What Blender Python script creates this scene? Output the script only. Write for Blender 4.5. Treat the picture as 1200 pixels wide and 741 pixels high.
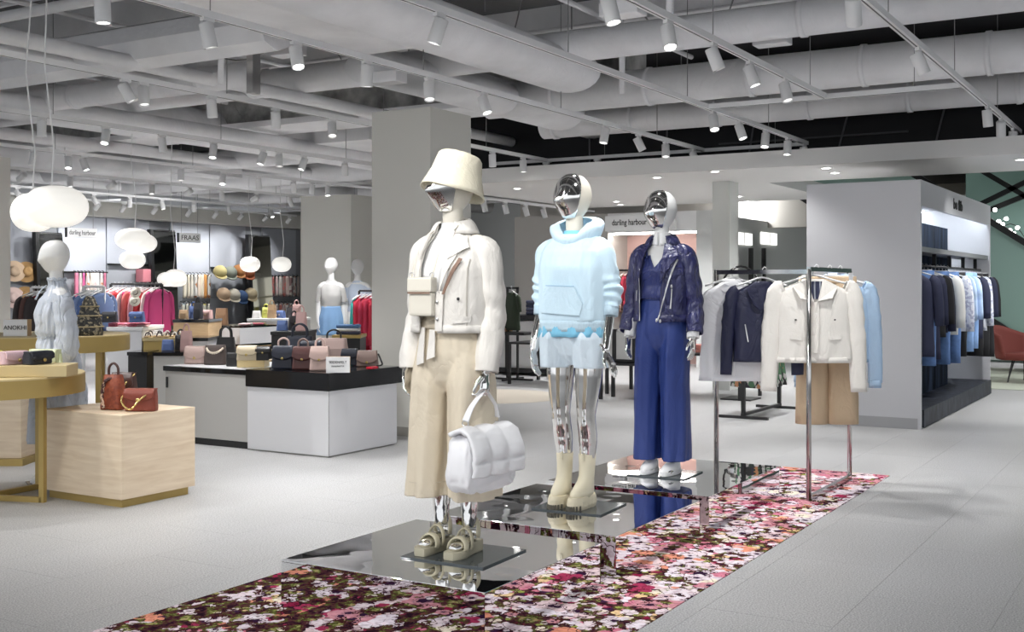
import bpy, bmesh, math, random
from mathutils import Vector, Matrix, noise
from math import sin, cos, pi, radians as R, sqrt, atan2

random.seed(7)
SC = bpy.context.scene
COL = SC.collection
for o in list(bpy.data.objects):
    bpy.data.objects.remove(o)

# ------------------------------------------------------------------ camera
# world axes: +x runs to the right-hand vanishing point, +y to the left-hand one
cam = bpy.data.cameras.new('camera')
cam.sensor_width = 36.0
cam.lens = 36.0 * 1340.0 / 1200.0
cam.shift_y = -35.5 / 1200.0
cam.clip_end = 200
cam_o = bpy.data.objects.new('camera', cam)
cam_o.location = (0, 0, 1.45)
cam_o.rotation_euler = (R(90), 0, R(31 - 90))
COL.objects.link(cam_o)
SC.camera = cam_o

# ------------------------------------------------------------------ world, exposure
W = bpy.data.worlds.new('world')
SC.world = W
W.use_nodes = True
W.node_tree.nodes['Background'].inputs[0].default_value = (0.93, 0.96, 1.0, 1)
W.node_tree.nodes['Background'].inputs[1].default_value = 0.68
SC.view_settings.view_transform = 'Standard'
SC.view_settings.look = 'None'
SC.view_settings.gamma = 1.0
SC.view_settings.use_curve_mapping = False
SC.view_settings.exposure = 0.88
SPOT_W = 88.0          # light of one ceiling track spotlight

# ------------------------------------------------------------------ picture geometry (planning helpers)
CF, CX0, HY, CH, TH = 1340.0, 600.0, 335.0, 1.45, R(31)
CT, ST = cos(TH), sin(TH)
def uvd(px, d):
    l = (px - CX0) / CF * d
    return (d * CT + l * ST, d * ST - l * CT)
def G(px, py, z=0.0):
    d = (CH - z) * CF / (py - HY)
    u, v = uvd(px, d)
    return Vector((u, v, z))
def PD(px, py, d):
    u, v = uvd(px, d)
    return Vector((u, v, CH + (HY - py) / CF * d))
def u_on_v(px, v):
    k = (px - CX0) / CF
    d = v / (ST - k * CT)
    return uvd(px, d)[0]
def v_on_u(px, u):
    k = (px - CX0) / CF
    d = u / (CT + k * ST)
    return uvd(px, d)[1]

# ------------------------------------------------------------------ materials
MATS = {}
def sock(b, name, val):
    if name in b.inputs:
        b.inputs[name].default_value = val
def mat(name, col, rough=0.5, metal=0.0, var=0.0, vscale=8.0, bump=0.0, bscale=60.0, spec=0.5,
        emit=None, estr=0.0, sheen=0.0, coat=0.0, stretch=None, alpha=1.0, trans=0.0, wrinkle=0.0, wscale=7.0):
    if name in MATS:
        return MATS[name]
    m = bpy.data.materials.new(name)
    m.use_nodes = True
    nt = m.node_tree
    b = nt.nodes['Principled BSDF']
    c = (col[0], col[1], col[2], 1)
    sock(b, 'Base Color', c); sock(b, 'Roughness', rough); sock(b, 'Metallic', metal)
    sock(b, 'Specular IOR Level', spec)
    if sheen: sock(b, 'Sheen Weight', sheen)
    if coat: sock(b, 'Coat Weight', coat); sock(b, 'Coat Roughness', 0.08)
    if trans: sock(b, 'Transmission Weight', trans)
    if emit is not None:
        sock(b, 'Emission Color', (emit[0], emit[1], emit[2], 1)); sock(b, 'Emission Strength', estr)
    if var or bump or wrinkle:
        tc = nt.nodes.new('ShaderNodeTexCoord')
        vec = tc.outputs['Object']
        if stretch:
            mp = nt.nodes.new('ShaderNodeMapping'); mp.inputs['Scale'].default_value = stretch
            nt.links.new(vec, mp.inputs['Vector']); vec = mp.outputs['Vector']
    if var:
        n = nt.nodes.new('ShaderNodeTexNoise'); n.inputs['Scale'].default_value = vscale; n.inputs['Detail'].default_value = 4
        nt.links.new(vec, n.inputs['Vector'])
        r = nt.nodes.new('ShaderNodeValToRGB')
        r.color_ramp.elements[0].position = 0.3; r.color_ramp.elements[1].position = 0.7
        r.color_ramp.elements[0].color = tuple(max(0, x * (1 - var)) for x in col) + (1,)
        r.color_ramp.elements[1].color = tuple(min(1, x * (1 + var)) for x in col) + (1,)
        nt.links.new(n.outputs['Fac'], r.inputs['Fac']); nt.links.new(r.outputs['Color'], b.inputs['Base Color'])
    if bump:
        n2 = nt.nodes.new('ShaderNodeTexNoise'); n2.inputs['Scale'].default_value = bscale; n2.inputs['Detail'].default_value = 5
        nt.links.new(vec, n2.inputs['Vector'])
        bp = nt.nodes.new('ShaderNodeBump'); bp.inputs['Strength'].default_value = bump; bp.inputs['Distance'].default_value = 0.02
        nt.links.new(n2.outputs['Fac'], bp.inputs['Height']); nt.links.new(bp.outputs['Normal'], b.inputs['Normal'])
    if wrinkle:
        # cloth creases: ridged, stretched noise
        mpw = nt.nodes.new('ShaderNodeMapping'); mpw.inputs['Scale'].default_value = (1.0, 1.0, 0.55)
        nt.links.new(tc.outputs['Object'], mpw.inputs['Vector'])
        nw = nt.nodes.new('ShaderNodeTexNoise'); nw.inputs['Scale'].default_value = wscale; nw.inputs['Detail'].default_value = 4; nw.inputs['Distortion'].default_value = 0.8
        nt.links.new(mpw.outputs[0], nw.inputs['Vector'])
        a1 = nt.nodes.new('ShaderNodeMath'); a1.operation = 'SUBTRACT'; a1.inputs[1].default_value = 0.5; nt.links.new(nw.outputs['Fac'], a1.inputs[0])
        a2 = nt.nodes.new('ShaderNodeMath'); a2.operation = 'ABSOLUTE'; nt.links.new(a1.outputs[0], a2.inputs[0])
        a3 = nt.nodes.new('ShaderNodeMath'); a3.operation = 'POWER'; a3.inputs[1].default_value = 0.6; nt.links.new(a2.outputs[0], a3.inputs[0])
        bw = nt.nodes.new('ShaderNodeBump'); bw.inputs['Strength'].default_value = wrinkle; bw.inputs['Distance'].default_value = 0.03
        nt.links.new(a3.outputs[0], bw.inputs['Height'])
        if bump: nt.links.new(bp.outputs['Normal'], bw.inputs['Normal'])
        nt.links.new(bw.outputs['Normal'], b.inputs['Normal'])
    MATS[name] = m
    return m

def node(nt, t, **kw):
    n = nt.nodes.new(t)
    for k, v in kw.items():
        setattr(n, k, v)
    return n
def math_n(nt, op, a, b=None, clamp=False):
    n = nt.nodes.new('ShaderNodeMath'); n.operation = op; n.use_clamp = clamp
    for i, x in enumerate((a, b)):
        if x is None: continue
        if isinstance(x, (int, float)): n.inputs[i].default_value = x
        else: nt.links.new(x, n.inputs[i])
    return n.outputs[0]
def mixc(nt, f, a, b):
    n = nt.nodes.new('ShaderNodeMix'); n.data_type = 'RGBA'
    for i, x in ((0, f), (6, a), (7, b)):
        if isinstance(x, (int, float)): n.inputs[i].default_value = x
        elif isinstance(x, tuple): n.inputs[i].default_value = x if len(x) == 4 else x + (1,)
        else: nt.links.new(x, n.inputs[i])
    return n.outputs[2]
def ramp(nt, fac, stops, interp='LINEAR'):
    r = nt.nodes.new('ShaderNodeValToRGB'); r.color_ramp.interpolation = interp
    e = r.color_ramp.elements
    while len(e) < len(stops): e.new(0.5)
    for i, (p, c) in enumerate(stops):
        e[i].position = p; e[i].color = c if len(c) == 4 else tuple(c) + (1,)
    nt.links.new(fac, r.inputs['Fac'])
    return r.outputs['Color']

def mat_floor():
    m = bpy.data.materials.new('floor_terrazzo'); m.use_nodes = True; nt = m.node_tree
    b = nt.nodes['Principled BSDF']
    g = nt.nodes.new('ShaderNodeNewGeometry')
    n1 = node(nt, 'ShaderNodeTexNoise'); n1.inputs['Scale'].default_value = 130; n1.inputs['Detail'].default_value = 3
    n2 = node(nt, 'ShaderNodeTexNoise'); n2.inputs['Scale'].default_value = 0.55; n2.inputs['Detail'].default_value = 5
    oi = node(nt, 'ShaderNodeObjectInfo')
    nt.links.new(g.outputs['Position'], n1.inputs['Vector']); nt.links.new(g.outputs['Position'], n2.inputs['Vector'])
    c1 = ramp(nt, n1.outputs['Fac'], [(0.33, (0.24, 0.24, 0.243)), (0.5, (0.40, 0.40, 0.406)), (0.68, (0.57, 0.57, 0.576))])
    c2 = ramp(nt, n2.outputs['Fac'], [(0.3, (0.86, 0.85, 0.83)), (0.7, (1, 1, 1))])
    mx = node(nt, 'ShaderNodeMix', data_type='RGBA', blend_type='MULTIPLY'); mx.inputs[0].default_value = 1
    nt.links.new(c1, mx.inputs[6]); nt.links.new(c2, mx.inputs[7])
    c3 = ramp(nt, oi.outputs['Random'], [(0, (0.98, 0.98, 0.98)), (1, (1, 1, 1))])
    mx2 = node(nt, 'ShaderNodeMix', data_type='RGBA', blend_type='MULTIPLY'); mx2.inputs[0].default_value = 1
    nt.links.new(mx.outputs[2], mx2.inputs[6]); nt.links.new(c3, mx2.inputs[7])
    nt.links.new(mx2.outputs[2], b.inputs['Base Color'])
    sock(b, 'Roughness', 0.42); sock(b, 'Specular IOR Level', 0.35)
    return m

def mat_floral():
    m = bpy.data.materials.new('floral_print'); m.use_nodes = True; nt = m.node_tree
    b = nt.nodes['Principled BSDF']
    g = nt.nodes.new('ShaderNodeNewGeometry')
    pos = g.outputs['Position']
    # warp
    nw = node(nt, 'ShaderNodeTexNoise'); nw.inputs['Scale'].default_value = 9; nw.inputs['Detail'].default_value = 3
    nt.links.new(pos, nw.inputs['Vector'])
    sub = node(nt, 'ShaderNodeVectorMath', operation='SUBTRACT'); nt.links.new(nw.outputs['Color'], sub.inputs[0]); sub.inputs[1].default_value = (.5, .5, .5)
    sc = node(nt, 'ShaderNodeVectorMath', operation='SCALE'); nt.links.new(sub.outputs[0], sc.inputs[0]); sc.inputs['Scale'].default_value = 0.05
    ad = node(nt, 'ShaderNodeVectorMath', operation='ADD'); nt.links.new(pos, ad.inputs[0]); nt.links.new(sc.outputs[0], ad.inputs[1])
    wp = ad.outputs[0]
    sep = node(nt, 'ShaderNodeSeparateXYZ'); nt.links.new(pos, sep.inputs[0])
    # background: dark leaves, twigs
    nb = node(nt, 'ShaderNodeTexNoise'); nb.inputs['Scale'].default_value = 16; nb.inputs['Detail'].default_value = 8; nb.inputs['Roughness'].default_value = .7
    nt.links.new(pos, nb.inputs['Vector'])
    bg = ramp(nt, nb.outputs['Fac'], [(0.3, (0.006, 0.004, 0.008)), (0.44, (0.03, 0.012, 0.02)), (0.5, (0.10, 0.03, 0.035)), (0.56, (0.06, 0.09, 0.015)), (0.62, (0.34, 0.33, 0.12)), (0.7, (0.5, 0.25, 0.2))])
    # gradient of pinkness: darker / sparser to the front-left, dense pale bloom to the right
    gx = math_n(nt, 'SUBTRACT', sep.outputs[0], 2.6)
    gy = math_n(nt, 'SUBTRACT', 3.9, sep.outputs[1])
    dens = math_n(nt, 'ADD', math_n(nt, 'MULTIPLY', gx, 0.075), math_n(nt, 'MULTIPLY', gy, 0.26), clamp=True)
    col = bg
    def layer(col, scale, size0, size1, pal, seed, petals, centre):
        mp = node(nt, 'ShaderNodeMapping'); mp.inputs['Location'].default_value = (seed, seed * 1.7, 0); mp.inputs['Scale'].default_value = (1, 1, 0)
        nt.links.new(wp, mp.inputs['Vector'])
        vo = node(nt, 'ShaderNodeTexVoronoi', voronoi_dimensions='2D'); vo.inputs['Scale'].default_value = scale; vo.inputs['Randomness'].default_value = 0.9
        nt.links.new(mp.outputs[0], vo.inputs['Vector'])
        msc = node(nt, 'ShaderNodeVectorMath', operation='SUBTRACT'); nt.links.new(mp.outputs[0], msc.inputs[0]); nt.links.new(vo.outputs['Position'], msc.inputs[1])
        s2 = node(nt, 'ShaderNodeSeparateXYZ'); nt.links.new(msc.outputs[0], s2.inputs[0])
        ang = math_n(nt, 'ARCTAN2', s2.outputs[1], s2.outputs[0])
        rc = node(nt, 'ShaderNodeSeparateColor'); nt.links.new(vo.outputs['Color'], rc.inputs[0])
        ph = math_n(nt, 'MULTIPLY', rc.outputs[1], 6.28)
        pet = math_n(nt, 'ABSOLUTE', math_n(nt, 'SINE', math_n(nt, 'ADD', math_n(nt, 'MULTIPLY', ang, petals / 2.0), ph)))
        rad = math_n(nt, 'ADD', math_n(nt, 'MULTIPLY', pet, 0.16), 0.40)
        szz = math_n(nt, 'ADD', math_n(nt, 'MULTIPLY', rc.outputs[2], size1), math_n(nt, 'ADD', math_n(nt, 'MULTIPLY', dens, 0.35), size0))
        rr = math_n(nt, 'MULTIPLY', rad, szz)
        dist = vo.outputs['Distance']
        t = math_n(nt, 'DIVIDE', dist, rr)
        mask = math_n(nt, 'LESS_THAN', t, 1.0)
        base = ramp(nt, rc.outputs[0], pal, 'CONSTANT')
        # petal streaks and soft shading of the printed petals
        ns = node(nt, 'ShaderNodeTexNoise'); ns.inputs['Scale'].default_value = 30; ns.inputs['Detail'].default_value = 4
        nt.links.new(pos, ns.inputs['Vector'])
        st = ramp(nt, ns.outputs['Fac'], [(0.3, (0.55, 0.42, 0.46)), (0.55, (1, 1, 1)), (0.72, (1, 0.86, 0.86))])
        mm = node(nt, 'ShaderNodeMix', data_type='RGBA', blend_type='MULTIPLY'); mm.inputs[0].default_value = 0.75
        nt.links.new(base, mm.inputs[6]); nt.links.new(st, mm.inputs[7])
        edge = ramp(nt, pet, [(0.0, (0.3, 0.2, 0.25)), (0.25, (1, 1, 1))])
        m3 = node(nt, 'ShaderNodeMix', data_type='RGBA', blend_type='MULTIPLY'); m3.inputs[0].default_value = 0.7
        nt.links.new(mm.outputs[2], m3.inputs[6]); nt.links.new(edge, m3.inputs[7])
        c = m3.outputs[2]
        if centre:
            cm = math_n(nt, 'LESS_THAN', t, 0.27)
            c = mixc(nt, cm, c, (0.03, 0.012, 0.035))
            cr = math_n(nt, 'LESS_THAN', math_n(nt, 'ABSOLUTE', math_n(nt, 'SUBTRACT', t, 0.36)), 0.03)
            c = mixc(nt, cr, c, (0.25, 0.15, 0.2))
        return mixc(nt, mask, col, c)
    pale = [(0, (0.75, 0.66, 0.7)), (0.3, (0.62, 0.22, 0.3)), (0.42, (0.8, 0.74, 0.6)), (0.55, (0.72, 0.3, 0.2)), (0.68, (0.78, 0.72, 0.78)), (0.85, (0.35, 0.04, 0.10))]
    small = [(0, (0.7, 0.62, 0.6)), (0.25, (0.25, 0.02, 0.06)), (0.45, (0.75, 0.55, 0.3)), (0.6, (0.62, 0.2, 0.28)), (0.8, (0.3, 0.36, 0.08)), (0.9, (0.05, 0.02, 0.06))]
    big = [(0, (0.70, 0.63, 0.68)), (0.45, (0.70, 0.56, 0.58)), (0.7, (0.58, 0.27, 0.31)), (0.88, (0.68, 0.66, 0.69))]
    nbk = node(nt, 'ShaderNodeTexNoise'); nbk.inputs['Scale'].default_value = 7; nbk.inputs['Detail'].default_value = 9; nbk.inputs['Roughness'].default_value = 0.65
    nt.links.new(pos, nbk.inputs['Vector'])
    def dark(col, t0, k):
        thr = math_n(nt, 'SUBTRACT', t0, math_n(nt, 'MULTIPLY', dens, k))
        dk = math_n(nt, 'LESS_THAN', nbk.outputs['Fac'], thr)
        return mixc(nt, dk, col, bg)
    col = layer(col, 17, 0.35, 0.6, small, 3.1, 4, False)
    col = dark(col, 0.56, 0.10)
    col = layer(col, 9, 0.10, 0.75, pale, 11.3, 5, False)
    col = dark(col, 0.49, 0.06)
    col = layer(col, 3.0, 0.18, 0.75, big, 21.7, 6, True)
    col = layer(col, 5.5, -0.1, 0.75, pale, 41.7, 5, False)
    col = layer(col, 4.6, 0.05, 0.55, big, 31.7, 5, True)
    col = dark(col, 0.525, 0.12)
    # dark twigs over everything
    wv = node(nt, 'ShaderNodeTexNoise'); wv.inputs['Scale'].default_value = 5.5; wv.inputs['Detail'].default_value = 3
    nt.links.new(wp, wv.inputs['Vector'])
    tw = math_n(nt, 'LESS_THAN', math_n(nt, 'ABSOLUTE', math_n(nt, 'SUBTRACT', wv.outputs['Fac'], 0.5)), 0.0075)
    col = mixc(nt, tw, col, (0.05, 0.015, 0.015))
    nt.links.new(col, b.inputs['Base Color'])
    sock(b, 'Roughness', 0.3); sock(b, 'Specular IOR Level', 0.0)
    return m

def mat_wood(name, c0, c1, axis=(1.2, 1.2, 14)):
    m = bpy.data.materials.new(name); m.use_nodes = True; nt = m.node_tree
    b = nt.nodes['Principled BSDF']
    tc = node(nt, 'ShaderNodeTexCoord'); mp = node(nt, 'ShaderNodeMapping'); mp.inputs['Scale'].default_value = axis
    nt.links.new(tc.outputs['Object'], mp.inputs['Vector'])
    n = node(nt, 'ShaderNodeTexNoise'); n.inputs['Scale'].default_value = 3; n.inputs['Detail'].default_value = 7; n.inputs['Distortion'].default_value = 0.6
    nt.links.new(mp.outputs[0], n.inputs['Vector'])
    c = ramp(nt, n.outputs['Fac'], [(0.3, c0), (0.7, c1)])
    nt.links.new(c, b.inputs['Base Color']); sock(b, 'Roughness', 0.5)
    return m

def mat_pattern(name, cols, scale, rough=0.7, kind='voronoi', stretch=(1, 1, 1)):
    """printed cloth: cells of several colours, or stripes"""
    if name in MATS: return MATS[name]
    m = bpy.data.materials.new(name); m.use_nodes = True; nt = m.node_tree
    b = nt.nodes['Principled BSDF']
    tc = node(nt, 'ShaderNodeTexCoord'); mp = node(nt, 'ShaderNodeMapping'); mp.inputs['Scale'].default_value = stretch
    nt.links.new(tc.outputs['Object'], mp.inputs['Vector'])
    if kind == 'voronoi':
        v = node(nt, 'ShaderNodeTexVoronoi'); v.inputs['Scale'].default_value = scale
        nt.links.new(mp.outputs[0], v.inputs['Vector'])
        s = node(nt, 'ShaderNodeSeparateColor'); nt.links.new(v.outputs['Color'], s.inputs[0]); f = s.outputs[0]
    elif kind == 'noise':
        v = node(nt, 'ShaderNodeTexNoise'); v.inputs['Scale'].default_value = scale; v.inputs['Detail'].default_value = 3
        nt.links.new(mp.outputs[0], v.inputs['Vector'])
        f = math_n(nt, 'MULTIPLY', math_n(nt, 'SUBTRACT', v.outputs['Fac'], 0.3), 2.5, clamp=True)
    else:
        s = node(nt, 'ShaderNodeSeparateXYZ'); nt.links.new(mp.outputs[0], s.inputs[0])
        f = math_n(nt, 'FRACT', math_n(nt, 'MULTIPLY', s.outputs[0 if kind == 'sx' else (1 if kind == 'sy' else 2)], scale))
    k = len(cols)
    c = ramp(nt, f, [(i / k, cols[i]) for i in range(k)], 'CONSTANT')
    nt.links.new(c, b.inputs['Base Color']); sock(b, 'Roughness', rough)
    MATS[name] = m
    return m

def mat_mirror(name, col, rough, wave, wscale, spec_tint=None):
    m = bpy.data.materials.new(name); m.use_nodes = True; nt = m.node_tree
    b = nt.nodes['Principled BSDF']
    sock(b, 'Base Color', tuple(col) + (1,)); sock(b, 'Metallic', 1.0); sock(b, 'Roughness', rough)
    if wave:
        g = node(nt, 'ShaderNodeNewGeometry')
        n = node(nt, 'ShaderNodeTexNoise'); n.inputs['Scale'].default_value = wscale; n.inputs['Detail'].default_value = 1
        nt.links.new(g.outputs['Position'], n.inputs['Vector'])
        bp = node(nt, 'ShaderNodeBump'); bp.inputs['Strength'].default_value = wave; bp.inputs['Distance'].default_value = 0.01
        nt.links.new(n.outputs['Fac'], bp.inputs['Height']); nt.links.new(bp.outputs['Normal'], b.inputs['Normal'])
    return m

M_FLOOR = mat_floor()
M_FLORAL = mat_floral()
M_JOINT = mat('floor_joint', (0.26, 0.26, 0.26), 0.8)
M_MIRROR = mat_mirror('mirror_acrylic', (0.88, 0.88, 0.89), 0.015, 0.16, 3.5)
M_CHROME = mat_mirror('chrome', (0.82, 0.81, 0.79), 0.07, 0, 1)
M_STEEL = mat_mirror('polished_steel', (0.50, 0.49, 0.48), 0.16, 0, 1)
M_WALLMIR = mat_mirror('wall_mirror', (0.62, 0.64, 0.62), 0.03, 0, 1)
M_WOOD = mat_wood('birch_ply', (0.60, 0.47, 0.33), (0.72, 0.60, 0.45), (1.0, 1.0, 9))
M_OAK = mat_wood('tan_wood', (0.50, 0.33, 0.17), (0.60, 0.42, 0.24), (1.0, 1.0, 9))
M_GOLD = mat('gold_lacquer', (0.42, 0.30, 0.10), 0.42, 0.4, var=0.06, vscale=3)
M_GOLDT = mat('gold_lacquer_pale', (0.58, 0.46, 0.24), 0.42, 0.25)
M_WHITE = mat('white_laminate', (0.66, 0.66, 0.68), 0.35)
M_GREYLAM = mat('grey_laminate', (0.46, 0.45, 0.43), 0.4)
M_BLACK = mat('black_gloss', (0.008, 0.008, 0.009), 0.08)
M_BLACKM = mat('black_metal', (0.012, 0.012, 0.013), 0.45)
M_COLUMN = mat('column_paint', (0.60, 0.59, 0.545), 0.75, bump=0.05, bscale=200)
M_CEIL = mat('ceiling_paint', (0.13, 0.13, 0.133), 0.85, var=0.12, vscale=1.5, bump=0.25, bscale=14)
M_CONC = mat('rough_concrete', (0.42, 0.42, 0.41), 0.9, var=0.6, vscale=3, bump=1.0, bscale=7, wrinkle=0.8, wscale=3)
M_DUCT = mat('duct_paint', (0.83, 0.83, 0.845), 0.7, bump=0.3, bscale=9, var=0.07, vscale=2, wrinkle=0.25, wscale=2.5)
M_TRACK = mat('track_white', (0.86, 0.86, 0.86), 0.5)
M_SPOT = mat('spot_white', (0.78, 0.78, 0.78), 0.5)
M_WIRE = mat('wire_grey', (0.3, 0.3, 0.3), 0.5, 0.5)
M_VOID = mat('void_black', (0.012, 0.012, 0.014), 0.8)
M_LENS = mat('spot_lens', (1, 1, 1), 0.3, emit=(1, 0.98, 0.95), estr=9.0)
M_LENS_OFF = mat('spot_lens_dim', (0.6, 0.6, 0.6), 0.2, emit=(1, 0.98, 0.95), estr=0.7)
M_LAMP = mat('opal_glass', (0.95, 0.94, 0.9), 0.3, emit=(1, 0.97, 0.90), estr=0.3)
M_SIGN = mat('sign_white', (0.78, 0.78, 0.78), 0.4)
M_INK = mat('sign_ink', (0.015, 0.015, 0.015), 0.6)
M_SOFFIT = mat('soffit_white', (0.80, 0.79, 0.77), 0.7)
M_HANGER = mat('hanger_white', (0.7, 0.7, 0.7), 0.4)
M_MANN = mat('mannequin_white', (0.72, 0.72, 0.71), 0.45)
M_CREAM = mat('mannequin_cream', (0.70, 0.66, 0.57), 0.4)
# ------------------------------------------------------------------ mesh builder
class MB:
    def __init__(s):
        s.v = []; s.f = []; s.m = []; s.cur = 0
    def add(s, vs, fs):
        o = len(s.v); s.v += [tuple(p) for p in vs]
        for f in fs:
            s.f.append(tuple(i + o for i in f)); s.m.append(s.cur)
        return s
    def box(s, x0, x1, y0, y1, z0, z1):
        return s.add([(x0,y0,z0),(x1,y0,z0),(x1,y1,z0),(x0,y1,z0),(x0,y0,z1),(x1,y0,z1),(x1,y1,z1),(x0,y1,z1)],
            [(0,3,2,1),(4,5,6,7),(0,1,5,4),(1,2,6,5),(2,3,7,6),(3,0,4,7)])
    def bbox(s, x0, x1, y0, y1, z0, z1, b=0.01):
        """box with chamfered vertical and horizontal edges"""
        bm = bmesh.new(); bmesh.ops.create_cube(bm, size=1)
        bmesh.ops.scale(bm, vec=(x1-x0, y1-y0, z1-z0), verts=bm.verts)
        bmesh.ops.translate(bm, vec=((x0+x1)/2, (y0+y1)/2, (z0+z1)/2), verts=bm.verts)
        bmesh.ops.bevel(bm, geom=list(bm.edges), offset=b, segments=2, profile=0.6, affect='EDGES')
        bm.verts.index_update()
        s.add([v.co for v in bm.verts], [[v.index for v in f.verts] for f in bm.faces]); bm.free()
        return s
    def loft(s, rings, close=True, cap0=True, cap1=True):
        n = len(rings[0]); vs = [p for r in rings for p in r]; fs = []
        for i in range(len(rings) - 1):
            for j in range(n if close else n - 1):
                k = (j + 1) % n
                fs.append((i*n+j, i*n+k, (i+1)*n+k, (i+1)*n+j))
        if close and cap0: fs.append(tuple(range(n - 1, -1, -1)))
        if close and cap1: fs.append(tuple((len(rings)-1)*n + j for j in range(n)))
        return s.add(vs, fs)
    def lathe(s, prof, n=24, c=(0, 0, 0), sx=1.0, sy=1.0, cap0=True, cap1=True):
        rings = [[(c[0]+r*cos(2*pi*j/n)*sx, c[1]+r*sin(2*pi*j/n)*sy, c[2]+z) for j in range(n)] for r, z in prof]
        return s.loft(rings, True, cap0, cap1)
    def tube(s, pts, rad, n=10, major=None, ratio=1.0, cap=True, fold=None):
        """pts: list of points, rad: number or list; ratio: minor/major, major: direction of the wide axis"""
        P = [Vector(p) for p in pts]; L = len(P)
        if isinstance(rad, (int, float)): rad = [rad] * L
        rings = []; prev = None
        for i in range(L):
            t = (P[min(i+1, L-1)] - P[max(i-1, 0)])
            if t.length < 1e-9: t = Vector((0, 0, 1))
            t.normalize()
            a = Vector(major) if major is not None else (prev if prev is not None else (Vector((1, 0, 0)) if abs(t.x) < 0.8 else Vector((0, 1, 0))))
            a = a - t * a.dot(t)
            if a.length < 1e-6: a = t.orthogonal()
            a.normalize(); b = t.cross(a); prev = a
            ring = []
            for j in range(n):
                ph = 2*pi*j/n
                rr = rad[i]
                if fold: rr += fold(i/(L-1), ph)
                ring.append(P[i] + a*(cos(ph)*rr) + b*(sin(ph)*rr*ratio))
            rings.append(ring)
        return s.loft(rings, True, cap, cap)
    def bar(s, a, b, w, h=None, up=(0, 0, 1)):
        """rectangular bar from a to b"""
        h = h or w
        a = Vector(a); b = Vector(b); t = (b - a).normalized(); u = Vector(up)
        if abs(t.dot(u)) > 0.99: u = Vector((1, 0, 0))
        x = t.cross(u).normalized(); y = x.cross(t)
        r = lambda p: [p + x*(-w/2) + y*(-h/2), p + x*(w/2) + y*(-h/2), p + x*(w/2) + y*(h/2), p + x*(-w/2) + y*(h/2)]
        return s.loft([r(a), r(b)])
    def prism(s, poly, z0, z1):
        n = len(poly)
        return s.loft([[(x, y, z0) for x, y in poly], [(x, y, z1) for x, y in poly]])
    def grid(s, rows):
        return s.loft(rows, close=False)
    def ball(s, c, rx, ry=None, rz=None, n=14, m=9):
        ry = ry or rx; rz = rz or rx
        rings = []
        for i in range(1, m):
            th = pi*i/m
            rings.append([(c[0]+rx*sin(th)*cos(2*pi*j/n), c[1]+ry*sin(th)*sin(2*pi*j/n), c[2]-rz*cos(th)) for j in range(n)])
        return s.loft(rings)
    def xf(s, M):
        s.v = [tuple(M @ Vector(p)) for p in s.v]; return s
    def mesh(s, name, mats, smooth=False):
        me = bpy.data.meshes.new(name); me.from_pydata(s.v, [], s.f)
        if not isinstance(mats, (list, tuple)): mats = [mats]
        for m in mats: me.materials.append(m)
        if len(mats) > 1: me.polygons.foreach_set('material_index', s.m)
        if smooth: me.polygons.foreach_set('use_smooth', [True]*len(me.polygons))
        me.update()
        return me
    def obj(s, name, mats, parent=None, smooth=False, label=None, solid=0.0, sub=0, off=-1.0):
        o = bpy.data.objects.new(name, s.mesh(name, mats, smooth)); COL.objects.link(o)
        if parent is not None: o.parent = parent
        if label: o['label'] = label
        if solid:
            md = o.modifiers.new('thickness', 'SOLIDIFY'); md.thickness = solid; md.offset = off
        if sub:
            md = o.modifiers.new('subdivision', 'SUBSURF'); md.levels = sub; md.render_levels = sub
        return o

def tag(o, label=None, cat=None, group=None, kind=None):
    if label: o['label'] = label
    if cat: o['category'] = cat
    if group: o['group'] = group
    if kind: o['kind'] = kind
    return o
def thing(name, label, cat, loc=(0, 0, 0), rz=0.0, group=None):
    o = bpy.data.objects.new(name, None); COL.objects.link(o)
    o.empty_display_size = 0.05
    o.location = loc; o.rotation_euler = (0, 0, rz)
    return tag(o, label, cat, group)
def struct(o, label=None):
    o['kind'] = 'structure'
    if label: o['label'] = label
    return o
def copy_tree(o, parent=None):
    c = o.copy(); COL.objects.link(c); c.parent = parent
    for ch in o.children:
        copy_tree(ch, c)
    return c
def place(mesh, name, loc, rz=0, parent=None, scale=None):
    o = bpy.data.objects.new(name, mesh); COL.objects.link(o); o.location = loc; o.rotation_euler = (0, 0, rz)
    if scale: o.scale = scale
    if parent is not None: o.parent = parent
    return o
def text(body, size, m, parent, loc, rot, name='lettering', align='CENTER', depth=0.0015, sx=1.0, bold=0.0):
    cu = bpy.data.curves.new(name, 'FONT'); cu.body = body; cu.size = size; cu.align_x = align; cu.align_y = 'CENTER'
    cu.extrude = depth; cu.resolution_u = 3; cu.offset = bold
    t = bpy.data.objects.new(name, cu); COL.objects.link(t)
    bpy.context.view_layer.update()
    me = bpy.data.meshes.new_from_object(t.evaluated_get(bpy.context.evaluated_depsgraph_get()))
    bpy.data.objects.remove(t); bpy.data.curves.remove(cu)
    me.materials.clear(); me.materials.append(m)
    o = bpy.data.objects.new(name, me); COL.objects.link(o); o.parent = parent; o.location = loc; o.rotation_euler = rot
    o.scale = (sx, 1, 1)
    return o
ORD = ['first','second','third','fourth','fifth','sixth','seventh','eighth','ninth','tenth','eleventh','twelfth','thirteenth',
       'fourteenth','fifteenth','sixteenth','seventeenth','eighteenth','nineteenth','twentieth','twenty-first','twenty-second','twenty-third',
       'twenty-fourth','twenty-fifth','twenty-sixth','twenty-seventh','twenty-eighth','twenty-ninth','thirtieth']
def nz(x, y, z): return noise.noise(Vector((x, y, z)))

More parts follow.
